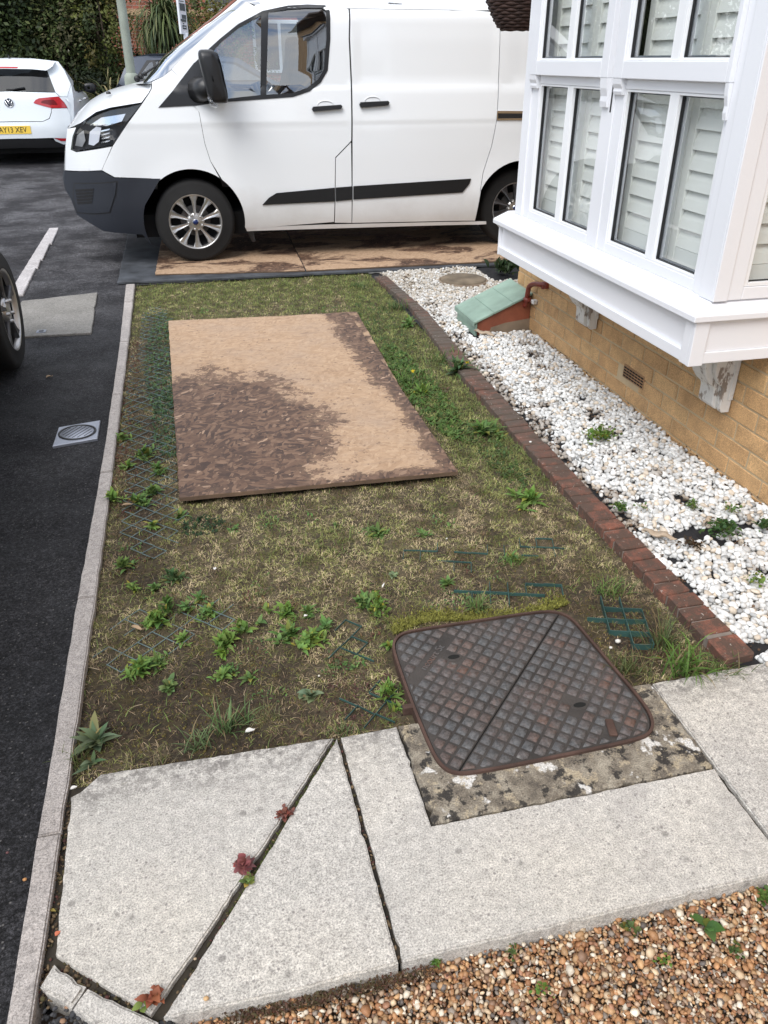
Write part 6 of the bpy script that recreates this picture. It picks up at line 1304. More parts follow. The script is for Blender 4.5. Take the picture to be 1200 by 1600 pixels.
cb = straps('cabbage_palm', 'big spiky palm with long drooping strap leaves in front of the red brick house', (0.02, 19.0, 2.20), 620, 1.0, 0.034, [(0.085, 0.115, 0.04), (0.12, 0.15, 0.055), (0.06, 0.09, 0.04), (0.17, 0.18, 0.08)], 2.5, (-30, 85), 11, head=0.07)
tube('trunk', [(0.02, 19.0, 0.25), (0.0, 19.0, 1.3), (0.02, 19.0, 2.2)], [0.12, 0.09, 0.08], 'bark', cb, 10)
straps('flax_plant', 'arching pale striped flax plant beside the tail of the grey hatchback', (-1.15, 18.3, 0.28), 190, 1.35, 0.045, [(0.15, 0.16, 0.065), (0.22, 0.21, 0.09), (0.10, 0.12, 0.05), (0.27, 0.23, 0.12)], 1.5, (25, 88), 12, head=0.09)
# houses behind the camera, seen only in reflections
nb = thing('opposite_house', 'buff brick house across the way, reflected in the van windows', 'house', (-4, -30, 0))
box('wall', (-12, -36, -0.1), (6, -30, 5.2), 'buffwall', nb); prism('roof', [(-36.4, 5.1), (-33, 7.8), (-29.6, 5.1)], -12.4, 6.4, 'roof', nb, 0, ax=0)
for x0 in (-10, -6.5, -1.5, 2.5):
    for z0 in (0.9, 3.4):
        w = box('window', (x0, -29.998, z0), (x0+1.5, -29.93, z0+1.2), 'upvc', nb, 0.01); box('pane', (x0+0.1, -29.929, z0+0.1), (x0+1.4, -29.92, z0+1.1), 'darkglass', w)

# ================================================================== GRASS, MOSS, GRID
r = np.random.default_rng(17)
BRD = [G(280, 777, .0), G(716, 736, .0), G(545, 489, .0), G(263, 501, .0)]
def lawn_ok(P):
    x, y = P[:, 0], P[:, 1]; k = (x > -0.462) & (x < np.interp(y, [p[1] for p in eL[::-1]], [p[0] for p in eL[::-1]])) & (y < 6.86)
    k &= ~((y < 1.56) & (x > -0.40)) & ~((y < 1.50)); k &= ~inpoly(P[:, :2], inset(BRD, 0.01)); k &= ~((x > 0.45) & (x < 1.115) & (y < 1.945)) & ~((x > 0.40) & (y < 1.55))
    return k
def scatter(n, x0=-0.46, x1=1.5, y0=1.5, y1=6.86, dens=None):
    P = np.stack([r.uniform(x0, x1, n), r.uniform(y0, y1, n), np.zeros(n)], 1); k = lawn_ok(P)
    if dens is not None: k &= r.random(n) < dens(P[:, 0], P[:, 1])
    P = P[k]; P[:, 2] = lawn_h(P[:, 0], P[:, 1])-0.001; return P
def colmix(P, A, B, t, v=0.3):
    c = np.array(A)[None]*(1-t[:, None])+np.array(B)[None]*t[:, None]; return c*r.uniform(1-v, 1+v, (len(P), 1))
near = lambda y: np.clip((4.4-y)/2.4, 0, 1)
# straw and short turf, in clumps with gaps between
clump = lambda x, y: np.clip(0.62+0.75*smooth_noise(x, y, 0.075, 91)+0.35*smooth_noise(x, y, 0.03, 92), 0.08, 1)
P = scatter(420000, dens=lambda x, y: (1-0.90*lawn_masks(x, y)[0])*(0.45+0.55*near(y))*clump(x, y))
b_, g_ = lawn_masks(P[:, 0], P[:, 1]); hn = smooth_noise(P[:, 0], P[:, 1], 0.28, 93); hb = np.clip(0.55+0.95*smooth_noise(P[:, 0], P[:, 1], 0.17, 94)+0.25*np.exp(-((P[:, 0]-0.35)/0.5)**2-((P[:, 1]-2.55)/0.35)**2), 0, 1)
t = (r.random(len(P)) < np.clip(0.50+0.55*g_+0.4*hn, 0.05, 0.97)).astype(float); sr = (hb*(1-b_))[:, None]
A = np.array((0.23, 0.16, 0.095))*(1-sr)+np.array((0.68, 0.55, 0.34))*sr; B = np.array((0.145, 0.155, 0.045))*(1-sr)+np.array((0.40, 0.40, 0.145))*sr
C = (A*(1-t[:, None])+B*t[:, None])*r.uniform(0.55, 1.4, (len(P), 1)); cl_ = clump(P[:, 0], P[:, 1])
tag(blades('turf_grass', P, r.uniform(0.006, 0.020, len(P))*(0.7+0.6*cl_+0.5*g_), r.uniform(0.0011, 0.0023, len(P))*(1+0.5*(1-near(P[:, 1]))), 1.2, C, seed=5, curl=0.72), kind='stuff')
P = scatter(90000, dens=lambda x, y: np.clip(lawn_masks(x, y)[1]*0.95+0.04, 0, 1)*clump(x, y)); C = colmix(P, (0.12, 0.18, 0.045), (0.21, 0.25, 0.085), r.random(len(P)), 0.35)
tag(blades('green_grass', P, r.uniform(0.014, 0.045, len(P)), r.uniform(0.0018, 0.0036, len(P)), 1.0, C, seed=6), kind='stuff')
P = scatter(16000, dens=lambda x, y: np.full_like(x, 0.7)); C = colmix(P, (0.50, 0.40, 0.27), (0.28, 0.19, 0.11), r.random(len(P)), 0.4)
tag(blades('dead_grass', P, r.uniform(0.006, 0.016, len(P)), r.uniform(0.0011, 0.0022, len(P)), 3.4, C, seed=7, curl=0.9), kind='stuff')
# moss and crumbs of soil
P = scatter(20000, y1=4.2, dens=lambda x, y: 0.35+0.6*lawn_masks(x, y)[0]); n_ = smooth_noise(P[:, 0], P[:, 1], 0.22, 41)
C = np.where((n_ > 0.12)[:, None], colmix(P, (0.085, 0.070, 0.016), (0.13, 0.095, 0.03), r.random(len(P)), 0.4), colmix(P, (0.03, 0.02, 0.013), (0.075, 0.045, 0.028), r.random(len(P)), 0.4))
P[:, 2] += 0.0015; tag(stones('moss_and_crumbs', P, r.uniform(0.003, 0.009, len(P)), C, 'moss', flat=0.8, seed=3, rough=0.3), kind='stuff')
P = scatter(60000, y1=3.6, dens=lambda x, y: np.clip(lawn_masks(x, y)[0]*0.9*np.clip(0.4+1.3*smooth_noise(x, y, 0.2, 41), 0, 1), 0, 1)); C = colmix(P, (0.12, 0.085, 0.024), (0.17, 0.135, 0.04), r.random(len(P)), 0.45)
tag(blades('brown_moss', P, r.uniform(0.003, 0.007, len(P)), r.uniform(0.002, 0.004, len(P)), 0.8, C, seed=19), kind='stuff')
# bright moss cushion above the manhole
n = 5200; a = r.uniform(0, 1, n); P = np.stack([0.50+a*0.62, 1.955+0.03*np.sin(a*7)+np.abs(r.normal(0, 0.030, n)), np.zeros(n)], 1); P[:, 2] = lawn_h(P[:, 0], P[:, 1])+0.004+0.006*r.random(n)
C = colmix(P, (0.27, 0.26, 0.055), (0.15, 0.15, 0.035), r.random(n), 0.35); tag(blades('moss_cushion', P, r.uniform(0.006, 0.013, n), r.uniform(0.003, 0.005, n), 0.8, C, seed=9), kind='stuff')
# reddish creeping weed along the kerb
def patch(name, cx2, cy2, rx, ry, n, size, col, seed, lab=None):
    rr_ = np.random.default_rng(seed); V = []; Fs = []; C = []; v0, f0 = leafmesh(1, 0.42, 0.3, n=3)
    for k in range(n):
        a, q = rr_.uniform(0, 6.283), rr_.random()**0.5; x, y = cx2+rx*q*math.cos(a), cy2+ry*q*math.sin(a)
        if not lawn_ok(np.array([[x, y, 0]]))[0]: continue
        s = size*rr_.uniform(0.6, 1.3); e = rr_.uniform(0.1, 0.8); ce, se = math.cos(e), math.sin(e); v = (v0*s)@np.array([[ce, 0, se], [0, 1, 0], [-se, 0, ce]]); a = rr_.uniform(0, 6.283); v = v@np.array([[math.cos(a), math.sin(a), 0], [-math.sin(a), math.cos(a), 0], [0, 0, 1]])
        z = float(lawn_h(np.array(x), np.array(y)))+rr_.uniform(0, 0.008); Fs.append(f0+len(V)*len(v0)); V.append(v+np.array([x, y, z])); C += [np.array(col[rr_.integers(0, len(col))])*rr_.uniform(0.7, 1.3)]*len(v0)
    if not V: return None
    return tag(fast(name, np.concatenate(V), np.concatenate(Fs), 'leaf', None, True, np.array(C), k=4), kind='stuff')
patch('creeping_clover', -0.25, 5.0, 0.10, 1.0, 1500, 0.020, [(0.07, 0.14, 0.05), (0.10, 0.18, 0.07), (0.05, 0.09, 0.045)], 1)
patch('creeping_clover', -0.20, 4.0, 0.09, 0.55, 900, 0.019, [(0.045, 0.10, 0.045), (0.06, 0.12, 0.05)], 2)
patch('red_creeper', -0.425, 4.4, 0.045, 1.0, 900, 0.013, [(0.12, 0.04, 0.03), (0.16, 0.07, 0.04), (0.07, 0.05, 0.02)], 3)
patch('red_creeper', -0.40, 3.3, 0.06, 0.4, 420, 0.012, [(0.11, 0.04, 0.03), (0.15, 0.08, 0.04)], 4)
patch('red_creeper', 0.35, 1.70, 0.13, 0.13, 420, 0.009, [(0.10, 0.05, 0.04), (0.13, 0.06, 0.05)], 5)
patch('red_creeper', 1.30, 1.68, 0.12, 0.10, 380, 0.009, [(0.10, 0.05, 0.035), (0.13, 0.08, 0.04)], 6)
patch('dark_clover', -0.08, 2.80, 0.09, 0.08, 240, 0.017, [(0.02, 0.05, 0.018), (0.03, 0.065, 0.022)], 7)
patch('green_patch', 1.18, 4.1, 0.11, 0.8, 1500, 0.030, [(0.07, 0.14, 0.03), (0.10, 0.17, 0.04)], 8)
patch('green_patch', 1.30, 3.2, 0.08, 0.4, 420, 0.024, [(0.06, 0.11, 0.035), (0.09, 0.14, 0.04)], 9)
patch('green_patch', 1.25, 5.2, 0.14, 0.8, 700, 0.022, [(0.06, 0.11, 0.035), (0.09, 0.14, 0.04)], 10)

for k_ in range(46):
    x0, y0 = r.uniform(-0.4, 1.35), r.uniform(1.65, 6.6)**1.0
    if k_ < 20: x0, y0 = r.uniform(-0.4, 1.0), r.uniform(1.75, 2.9)
    patch('creeping_weed', x0, y0, r.uniform(0.02, 0.07), r.uniform(0.02, 0.08), int(r.integers(14, 46)), r.uniform(0.011, 0.019), [(0.10, 0.20, 0.05), (0.15, 0.24, 0.07), (0.08, 0.14, 0.05)] if r.random() < 0.75 else [(0.13, 0.06, 0.04), (0.16, 0.10, 0.05), (0.08, 0.10, 0.04)], 200+k_)
def grid(name, label, regions, mat, h=0.006, w=0.0030, z=-0.010, s=0.0632, keep=0.93, seed=0, phase=(-0.398, 3.091), rot=45, grp='plastic grass grids'):
    """plastic grass paving grid: thin upright ribs on a square lattice; only where it lies bare of soil"""
    rr_ = np.random.default_rng(seed); V = []; Fs = []; ca, sa = math.cos(R(rot)), math.sin(R(rot))
    cx2 = float(np.mean([c_[0] for c_ in regions])); cy2 = float(np.mean([c_[1] for c_ in regions])); Q = []
    def inside(x, y): return any(((x-a)/c)**2+((y-b_)/d)**2 < 1 for a, b_, c, d in regions)
    for i in range(-70, 70):
        for j in range(-70, 70):
            for (di, dj) in ((1, 0), (0, 1)):
                p = np.array((phase[0]+(i*ca-j*sa)*s, phase[1]+(i*sa+j*ca)*s)); q = p+s*(np.array((ca, sa)) if di else np.array((-sa, ca))); m = (p+q)/2
                if not inside(*m) or float(smooth_noise(m[0]*1.0, m[1]*1.0, 0.16, 71+seed)) > 1.1*keep-0.55 or rr_.random() > keep or not lawn_ok(np.array([[m[0], m[1], 0]]))[0]: continue
                Q.append((p, q))
    for p, q in Q:
        d = (q-p)/np.linalg.norm(q-p); nn_ = np.array([-d[1], d[0]])*w/2; za, zb_ = z+rr_.normal(0, 0.0012), z+rr_.normal(0, 0.0012); b = len(V)
        for e, zz in ((p, za), (q, zb_)):
            for sgn in (1, -1): V += [(*(e+nn_*sgn), zz), (*(e+nn_*sgn*1.0), zz-h)]
        Fs += [(b, b+2, b+6, b+4), (b, b+4, b+5, b+1), (b+2, b+3, b+7, b+6), (b, b+1, b+3, b+2), (b+4, b+6, b+7, b+5)]
    if not V: return
    o = mk(name, V, Fs, mat, None, False, (cx2, cy2, 0)); return tag(o, label, 'grass grid', grp)
grid('plastic_grid', 'long strip of pale teal plastic grid showing through the lawn left of the big chipboard', [(-0.31, 4.3, 0.125, 1.65), (-0.27, 3.2, 0.14, 0.62), (-0.30, 5.4, 0.12, 0.8)], 'grid_pale', keep=1.1, seed=1, w=0.0019, h=0.003, z=-0.0155)
grid('plastic_grid', 'faint plastic grid by the big leafy weed at the lower left of the lawn', [(-0.30, 2.12, 0.13, 0.16), (-0.12, 2.18, 0.14, 0.10)], 'grid_pale', keep=0.9, seed=2, w=0.0018, h=0.003, z=-0.0165)
grid('plastic_grid', 'green plastic grid bared just left of the iron manhole', [(0.375, 1.62, 0.10, 0.14), (0.33, 1.90, 0.08, 0.10), (0.42, 2.03, 0.1, 0.04)], 'grid', keep=0.75, seed=3, z=-0.011, h=0.006, w=0.0020)
grid('plastic_grid', 'green plastic grid bared in dark soil between the manhole and the brick edging', [(1.25, 1.83, 0.085, 0.13)], 'grid', keep=1.6, seed=4, z=-0.004, h=0.022, w=0.0028, phase=(1.222, 1.92), rot=-18)
grid('plastic_grid', 'run of green plastic grid bared above the manhole rim towards the bricks', [(1.0, 2.08, 0.17, 0.05), (0.85, 2.10, 0.10, 0.04)], 'grid', keep=0.95, seed=5, z=-0.008, h=0.012, w=0.0024, phase=(1.222, 1.92), rot=-18)
grid('plastic_grid', 'fainter plastic grid in the soil two hands above the manhole', [(0.93, 2.32, 0.16, 0.06), (1.16, 2.34, 0.12, 0.07), (0.72, 2.42, 0.1, 0.05)], 'grid', keep=0.8, seed=6, z=-0.012, w=0.0022, phase=(1.222, 1.92), rot=-18)

# ------------------------------------------------------------------ weeds one by one (place and kind)
LG, MG, DG, PG = (0.165, 0.28, 0.065), (0.13, 0.23, 0.065), (0.085, 0.16, 0.06), (0.22, 0.30, 0.16)
WG = 'weeds growing in the lawn'
WD = [ # px, py, leaves, length, width, elevation, colour, tiers, stem, label
 (193, 880, 9, .045, .015, 30, MG, 3, .03, 'upright mid green weed near the kerb, upper of the left group'),
 (206, 912, 7, .035, .012, 25, LG, 2, .02, 'small bright weed just below the upper left weed by the kerb'),
 (240, 914, 9, .040, .014, 25, MG, 2, .02, 'low weed left of a pair right of the kerb group'), (271, 898, 9, .045, .014, 30, DG, 3, .03, 'darker weed, right one of the pair near the upper left of the lawn weeds'),
 (243, 966, 11, .055, .021, 28, LG, 5, .04, 'largest bushy bright green weed in the left lawn by the faint grid'), (262, 950, 8, .05, .016, 45, MG, 3, .05, 'tall leafy shoot behind the largest left weed'),
 (291, 946, 8, .040, .014, 30, MG, 2, .02, 'small weed right of the tall shoot'), (325, 949, 10, .042, .014, 20, MG, 3, .02, 'rosette weed with narrow leaves, right end of its row'), (312, 929, 8, .038, .013, 25, MG, 2, .02, 'small narrow leaved weed behind the row of rosettes'),
 (284, 993, 8, .032, .013, 30, LG, 2, .015, 'small bright weed below the largest left weed'), (352, 996, 11, .050, .021, 28, LG, 4, .03, 'broad bright weed left of the dark soil patch in the centre'), (377, 978, 9, .045, .020, 35, LG, 3, .03, 'round leaved bright weed joined to the broad central weed'), (345, 1012, 7, .03, .013, 30, (0.14, 0.25, 0.04), 2, .015, 'light tip of weed at the foot of the broad central weed'),
 (404, 967, 4, .035, .020, 50, (0.13, 0.22, 0.06), 1, .02, 'two leaved pale seedling between the two central weeds'),
 (448, 955, 9, .048, .017, 30, LG, 3, .035, 'bright weed, upper left of the four central right weeds'), (481, 953, 10, .040, .013, 25, MG, 2, .02, 'flat fine weed, upper right of the four central right weeds'), (452, 985, 9, .050, .018, 28, MG, 3, .03, 'leafy weed, lower left of the four central right weeds'), (488, 994, 12, .056, .018, 22, LG, 3, .025, 'largest flat rosette of the four central right weeds'), (507, 976, 8, .042, .016, 30, MG, 2, .02, 'weed at the right edge of the four central right weeds'),
 (566, 938, 9, .050, .016, 25, MG, 3, .03, 'leafy weed in mid lawn above and left of the manhole'), (590, 945, 9, .040, .013, 40, LG, 5, .09, 'tall upright weed just above the manhole corner'),
 (592, 826, 13, .055, .014, 12, MG, 2, .012, 'flat spreading weed in the middle of the lawn below the big board'), (524, 815, 7, .028, .012, 15, MG, 1, .008, 'tiny weed below the big board left of the flat spreading weed'), (614, 891, 8, .026, .018, 18, PG, 2, .008, 'small pale round leaved weed in the middle of the lawn'),
 (221, 1042, 12, .055, .014, 25, LG, 3, .03, 'feathery yellow green weed low in the left lawn'), (247, 1034, 9, .050, .012, 35, MG, 2, .03, 'feathery shoots right of the low left feathery weed'), (264, 1068, 11, .034, .022, 20, (0.15, 0.24, 0.09), 2, .015, 'pale rounded weed under the low feathery weed'), (347, 1050, 8, .038, .015, 25, LG, 2, .02, 'small bright weed left of a pair in the lower middle lawn'), (389, 1053, 7, .034, .012, 25, MG, 2, .02, 'small weed right of a pair in the lower middle lawn'),
 (486, 1082, 8, .042, .027, 22, (0.19, 0.26, 0.15), 2, .012, 'pale grey green rosette with broad leaves, lower middle lawn'), (607, 1001, 8, .030, .012, 25, LG, 2, .015, 'small bright weed touching the manhole rim at upper left'), (608, 1080, 13, .052, .010, 35, LG, 4, .05, 'bright feathery weed left of the manhole rim'),
 (149, 1155, 13, .085, .020, 18, (0.12, 0.18, 0.10), 2, .02, 'large grey green rosette at the bottom left corner of the lawn'),
 (828, 780, 13, .075, .022, 22, LG, 3, .03, 'large bright leafy weed beside the brick edging below the big board'), (800, 868, 10, .045, .008, 25, MG, 2, .02, 'fine grassy weed in the right lawn'), (755, 672, 14, .10, .022, 22, MG, 3, .03, 'broad leafy weed against the bricks right of the big board'), (715, 580, 14, .12, .028, 28, DG, 3, .04, 'dark leafy weed against the bricks above the others'), (640, 505, 9, .09, .02, 40, MG, 3, .05, 'leafy weed by the bricks level with the top of the big board'),
 (660, 610, 12, .07, .016, 25, LG, 3, .03, 'bright low weed right of the big board'), (240, 765, 10, .050, .018, 28, MG, 3, .03, 'weed left of the bottom corner of the big board'), (215, 782, 9, .050, .017, 28, MG, 3, .03, 'weed in the grid left of the board corner'), (176, 776, 9, .055, .018, 30, LG, 3, .03, 'bright weed against the kerb level with the board corner'), (226, 708, 11, .060, .016, 25, MG, 3, .03, 'weed in the plastic grid beside the left edge of the board'), (247, 731, 9, .045, .012, 30, MG, 3, .03, 'small tufted weed between the grid weed and the board'), (190, 682, 9, .050, .018, 28, LG, 2, .03, 'weed at the kerb above the lower ones'), (200, 724, 9, .045, .015, 28, LG, 2, .02, 'yellow green weed at the kerb, middle of three'),
 (237, 818, 8, .04, .016, 28, LG, 2, .02, 'weed at the lower end of the plastic grid strip'), (700, 905, 9, .04, .012, 20, MG, 2, .01, 'thin weed above the manhole in dry grass'), (280, 800, 9, .045, .013, 25, MG, 2, .02, 'low weed below the board corner in dry grass'), (660, 830, 9, .04, .010, 15, MG, 2, .01, 'thin flat weed right of the flat spreading weed'),
]
for i, (px, py, nl, L, W, el, col, ti, st_, lab) in enumerate(WD):
    x, y = G(px, py, 0.0); weed('weed', x, y, float(lawn_h(np.array(x), np.array(y))), nl, L*1.2, W*1.15, el, col, label=lab, group=WG, tiers=ti, stem=st_, seed=i, spread=0.008 if ti > 2 else 0.003)
def tuft(px, py, n, h, lean, col, lab, seed, w=0.0035, sp_=0.02, z=None, cat='grass tuft', group='grass tufts'):
    rr_ = np.random.default_rng(seed); x, y = G(px, py); P = np.stack([rr_.normal(0, sp_, n), rr_.normal(0, sp_*0.6, n), np.zeros(n)], 1)
    hh = h*rr_.uniform(0.5, 1.2, n); V = []; Fs = []; C = []; m = 5
    for k in range(n):
        a = rr_.uniform(0, 6.283); e = R(rr_.uniform(35, 88)); p = P[k].copy(); sd2 = np.array([-math.sin(a), math.cos(a), 0]); b = len(V); cl = np.array(col)*rr_.uniform(0.65, 1.35); 
        if rr_.random() < 0.15: cl = np.array((0.25, 0.19, 0.10))
        for i in range(m+1):
            t = i/m; ww = w*(1-t**1.8)*0.5+0.0002; V += [p-sd2*ww, p+sd2*ww]; C += [cl*(0.7+0.5*t)]*2; p = p+np.array([math.cos(a)*math.cos(e), math.sin(a)*math.cos(e), math.sin(e)])*hh[k]/m; p[2] = max(p[2], 0.001); e -= lean/m*(0.5+t)
        for i in range(m): Fs.append((b+2*i, b+2*i+1, b+2*i+3, b+2*i+2))
    o = fast('grass_tuft', np.array(V), np.array(Fs), 'leaf', None, False, np.array(C), k=4); o.location = (x, y, z if z is not None else float(lawn_h(np.array(x), np.array(y)))); return tag(o, lab, cat, group)
GT = (0.14, 0.23, 0.06)
tuft(1035, 1000, 110, .13, 0.9, (0.10, 0.14, 0.05), 'tall fine grass tuft at the end of the brick edging', 1, .0022, .022)
tuft(1070, 1042, 60, .13, 1.6, (0.11, 0.20, 0.04), 'broad bladed bright grass tuft over the slab corner at the right', 2, .006, .03)
tuft(985, 1042, 90, .08, 1.1, (0.12, 0.15, 0.05), 'grass tuft right of the manhole at the surround corner', 3, .0025, .03)
tuft(1128, 1046, 60, .07, 1.2, (0.10, 0.15, 0.045), 'short grass tuft between the last edging brick and the slab', 4, .003, .035)
tuft(960, 918, 80, .075, 1.2, GT, 'grass tuft in the lawn against the lower brick edging', 5, .0025, .035)
tuft(745, 945, 50, .075, 1.5, (0.13, 0.2, 0.06), 'spiky grass tuft just above the manhole rim', 6, .004, .012)
tuft(356, 1130, 40, .10, 1.0, (0.12, 0.19, 0.07), 'upright grass tuft near the bottom middle of the lawn', 7, .004, .02)
tuft(380, 1118, 24, .085, 1.0, (0.12, 0.19, 0.07), 'smaller grass tuft right of the upright one near the slab', 8, .004, .015)
tuft(310, 1158, 34, .075, 1.3, (0.13, 0.19, 0.08), 'spreading grass tuft at the slab edge in the lower left', 9, .0035, .02)
tuft(424, 1116, 30, .075, 0.8, (0.16, 0.17, 0.08), 'thin pale grass tuft in the lower middle lawn', 10, .002, .02)
tuft(534, 1134, 30, .05, 1.4, (0.14, 0.2, 0.07), 'small grass tuft touching the slab near the two cracks', 11, .0025, .02)
tuft(118, 1182, 50, .06, 1.2, (0.12, 0.15, 0.05), 'grass tuft at the kerb in the bottom left corner', 12, .002, .02)
tuft(225, 1190, 50, .05, 1.4, (0.20, 0.17, 0.10), 'dry wispy tuft along the top of the big slab', 13, .0012, .04)
tuft(800, 872, 60, .05, 1.2, GT, 'short green tuft in the right half of the lawn', 14, .002, .03)
tuft(700, 560, 90, .10, 1.4, (0.09, 0.16, 0.04), 'rank grass against the bricks right of the board top', 15, .005, .06)
tuft(640, 590, 90, .09, 1.4, (0.11, 0.19, 0.045), 'rank grass beside the right edge of the board', 16, .005, .07)
tuft(620, 480, 80, .09, 1.4, (0.10, 0.16, 0.05), 'rank grass beside the far bricks', 17, .005, .045)
tuft(560, 445, 90, .06, 1.4, (0.10, 0.16, 0.05), 'rank grass under the edge of the van mat at the right', 18, .005, .05)

# ------------------------------------------------------------------ white pebbles
def pebble_place(n_side, x0, x1, y0, y1, pitch, zf, rr_):
    gx_, gy_ = np.meshgrid(np.arange(x0, x1, pitch), np.arange(y0, y1, pitch*0.87)); gx_ = gx_+(np.arange(gx_.shape[0]) % 2)[:, None]*pitch/2
    P = np.stack([gx_.ravel(), gy_.ravel()], 1); P += rr_.uniform(-pitch*0.34, pitch*0.34, P.shape); return np.concatenate([P, zf(P[:, 0], P[:, 1])[:, None]], 1)
rr_ = np.random.default_rng(23); P = []
for dz, pit, th in ((0.005, 0.0225, 1.0), (0.018, 0.0235, 0.80)):
    q = pebble_place(0, 1.52, 3.0, 1.52, 6.84, pit, lambda x, y: bed_h(x, y)+dz, rr_)
    q[:, 2] += rr_.uniform(-0.003, 0.004, len(q)); q = q[rr_.random(len(q)) < th]; P.append(q)
P = np.concatenate(P); xr = np.interp(P[:, 1], [p[1] for p in eR[::-1]], [p[0] for p in eR[::-1]]); k = (P[:, 0] > xr+0.006) & ((P[:, 0] < WX-0.008) | (P[:, 1] > WEND+0.02))
k &= ~((P[:, 0] > 1.80) & (P[:, 1] > Y0-0.01) & (P[:, 1] < Y1)) & ~(np.hypot(P[:, 0]-2.19, P[:, 1]-6.34) < 0.205) & ~((P[:, 1] > 6.3) & (P[:, 0] > 2.45))
bare_spots = [(1.535, 2.62, .035, .07), (1.56, 1.98, .035, .06), (1.80, 2.28, .11, .05), (1.98, 2.30, .13, .03), (1.88, 2.20, .06, .03), (1.62, 2.14, .03, .03), (1.86, 3.02, .03, .02), (1.90, 4.86, .03, .05), (2.03, 4.62, .025, .03), (1.60, 1.62, .05, .03), (1.72, 2.58, .04, .03), (1.80, 4.93, .025, .14), (2.05, 2.95, .03, .025)]
for a, b_, c, d in bare_spots: k &= ((P[:, 0]-a)/c)**2+((P[:, 1]-b_)/d)**2 > 1
dn = smooth_noise(P[:, 0], P[:, 1], 0.30, 51)-0.1+1.15*np.clip(1.15-(P[:, 0]-xr)/0.17, 0, 1)*((P[:, 1] > 2.3) & (P[:, 1] < 5.0)); k &= ~((dn > 0.50) & (rr_.random(len(P)) < 0.55)); P = P[k]; dn = dn[k]
C = np.array((0.72, 0.72, 0.70))[None]*rr_.uniform(0.70, 1.12, (len(P), 1)); q = rr_.random(len(P))
C[q < 0.14] = np.array((0.60, 0.52, 0.42))*rr_.uniform(0.8, 1.15, ((q < 0.14).sum(), 1)); C[q > 0.975] *= 0.55
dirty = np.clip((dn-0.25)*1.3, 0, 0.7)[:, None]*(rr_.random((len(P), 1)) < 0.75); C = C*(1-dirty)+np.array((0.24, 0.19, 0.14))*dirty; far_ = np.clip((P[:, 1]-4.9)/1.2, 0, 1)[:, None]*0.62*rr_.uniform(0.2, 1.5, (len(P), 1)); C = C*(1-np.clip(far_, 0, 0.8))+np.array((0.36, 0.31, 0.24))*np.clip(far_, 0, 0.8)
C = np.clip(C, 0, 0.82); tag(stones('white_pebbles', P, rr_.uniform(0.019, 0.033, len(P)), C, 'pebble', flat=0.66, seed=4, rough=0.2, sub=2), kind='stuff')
# dirt and dead leaf crumbs among the pebbles
n = 9000; Q = np.stack([rr_.uniform(1.54, 2.2, n), rr_.uniform(1.6, 6.7, n), np.zeros(n)], 1); dq = smooth_noise(Q[:, 0], Q[:, 1], 0.30, 51)+0.9*np.clip(1.1-(Q[:, 0]-np.interp(Q[:, 1], [p[1] for p in eR[::-1]], [p[0] for p in eR[::-1]]))/0.13, 0, 1); Q = Q[(dq > 0.5) | (Q[:, 0] > 2.17)]; Q[:, 2] = bed_h(Q[:, 0], Q[:, 1])+rr_.uniform(0.005, 0.028, len(Q))
tag(stones('leaf_litter', Q, rr_.uniform(0.005, 0.014, len(Q)), np.array((0.10, 0.06, 0.035))*rr_.uniform(0.4, 1.8, (len(Q), 1)), 'moss', flat=0.4, seed=6, rough=0.4), kind='stuff')

# ------------------------------------------------------------------ brown gravel in the foreground
P = []
for dz, pit, th in ((-0.004, 0.0102, 1.0), (0.003, 0.0102, 0.95), (0.008, 0.015, 0.5)):
    q = pebble_place(0, -0.34, 2.35, 0.42, 0.905, pit, lambda x, y: -0.045+0.006*smooth_noise(x, y, 0.3, 61)+dz-0.018*np.clip((0.25-x)/0.4, 0, 1)*0, rr_); q[:, 2] += rr_.uniform(-0.002, 0.002, len(q)); P.append(q[rr_.random(len(q)) < th])
P = np.concatenate(P); P = P[(P[:, 0] > -0.28+0.0*P[:, 1]) & ~((P[:, 0] < -0.16) & (P[:, 1] < 0.70))]
pal = np.array([(0.40, 0.22, 0.11), (0.48, 0.30, 0.16), (0.30, 0.15, 0.075), (0.56, 0.44, 0.31), (0.66, 0.61, 0.53), (0.20, 0.125, 0.085), (0.13, 0.115, 0.11), (0.36, 0.19, 0.12), (0.45, 0.33, 0.24), (0.30, 0.26, 0.23)])
C = pal[rr_.choice(10, len(P), p=[.17, .15, .12, .14, .12, .09, .04, .07, .06, .04])]*np.array((1.0, 0.95, 0.86))*rr_.uniform(0.7, 1.2, (len(P), 1)); tag(stones('gravel', P, np.clip(rr_.lognormal(-4.46, 0.25, len(P)), 0.007, 0.023), C, 'gravel', flat=0.60, seed=8, rough=0.5, sub=1, smooth=False), kind='stuff')
# broken tarmac at the bottom left
n = 1500; P = np.stack([rr_.uniform(-0.455, -0.20, n), rr_.uniform(0.66, 0.985, n), rr_.uniform(-0.030, -0.018, n)], 1); C = np.array((0.035, 0.035, 0.037))*rr_.uniform(0.5, 2.0, (n, 1)); C[rr_.random(n) < 0.04] = (0.30, 0.18, 0.11)
tag(stones('loose_chippings', P, rr_.uniform(0.006, 0.014, n), C, 'moss', flat=0.7, seed=9, rough=0.3), kind='stuff')
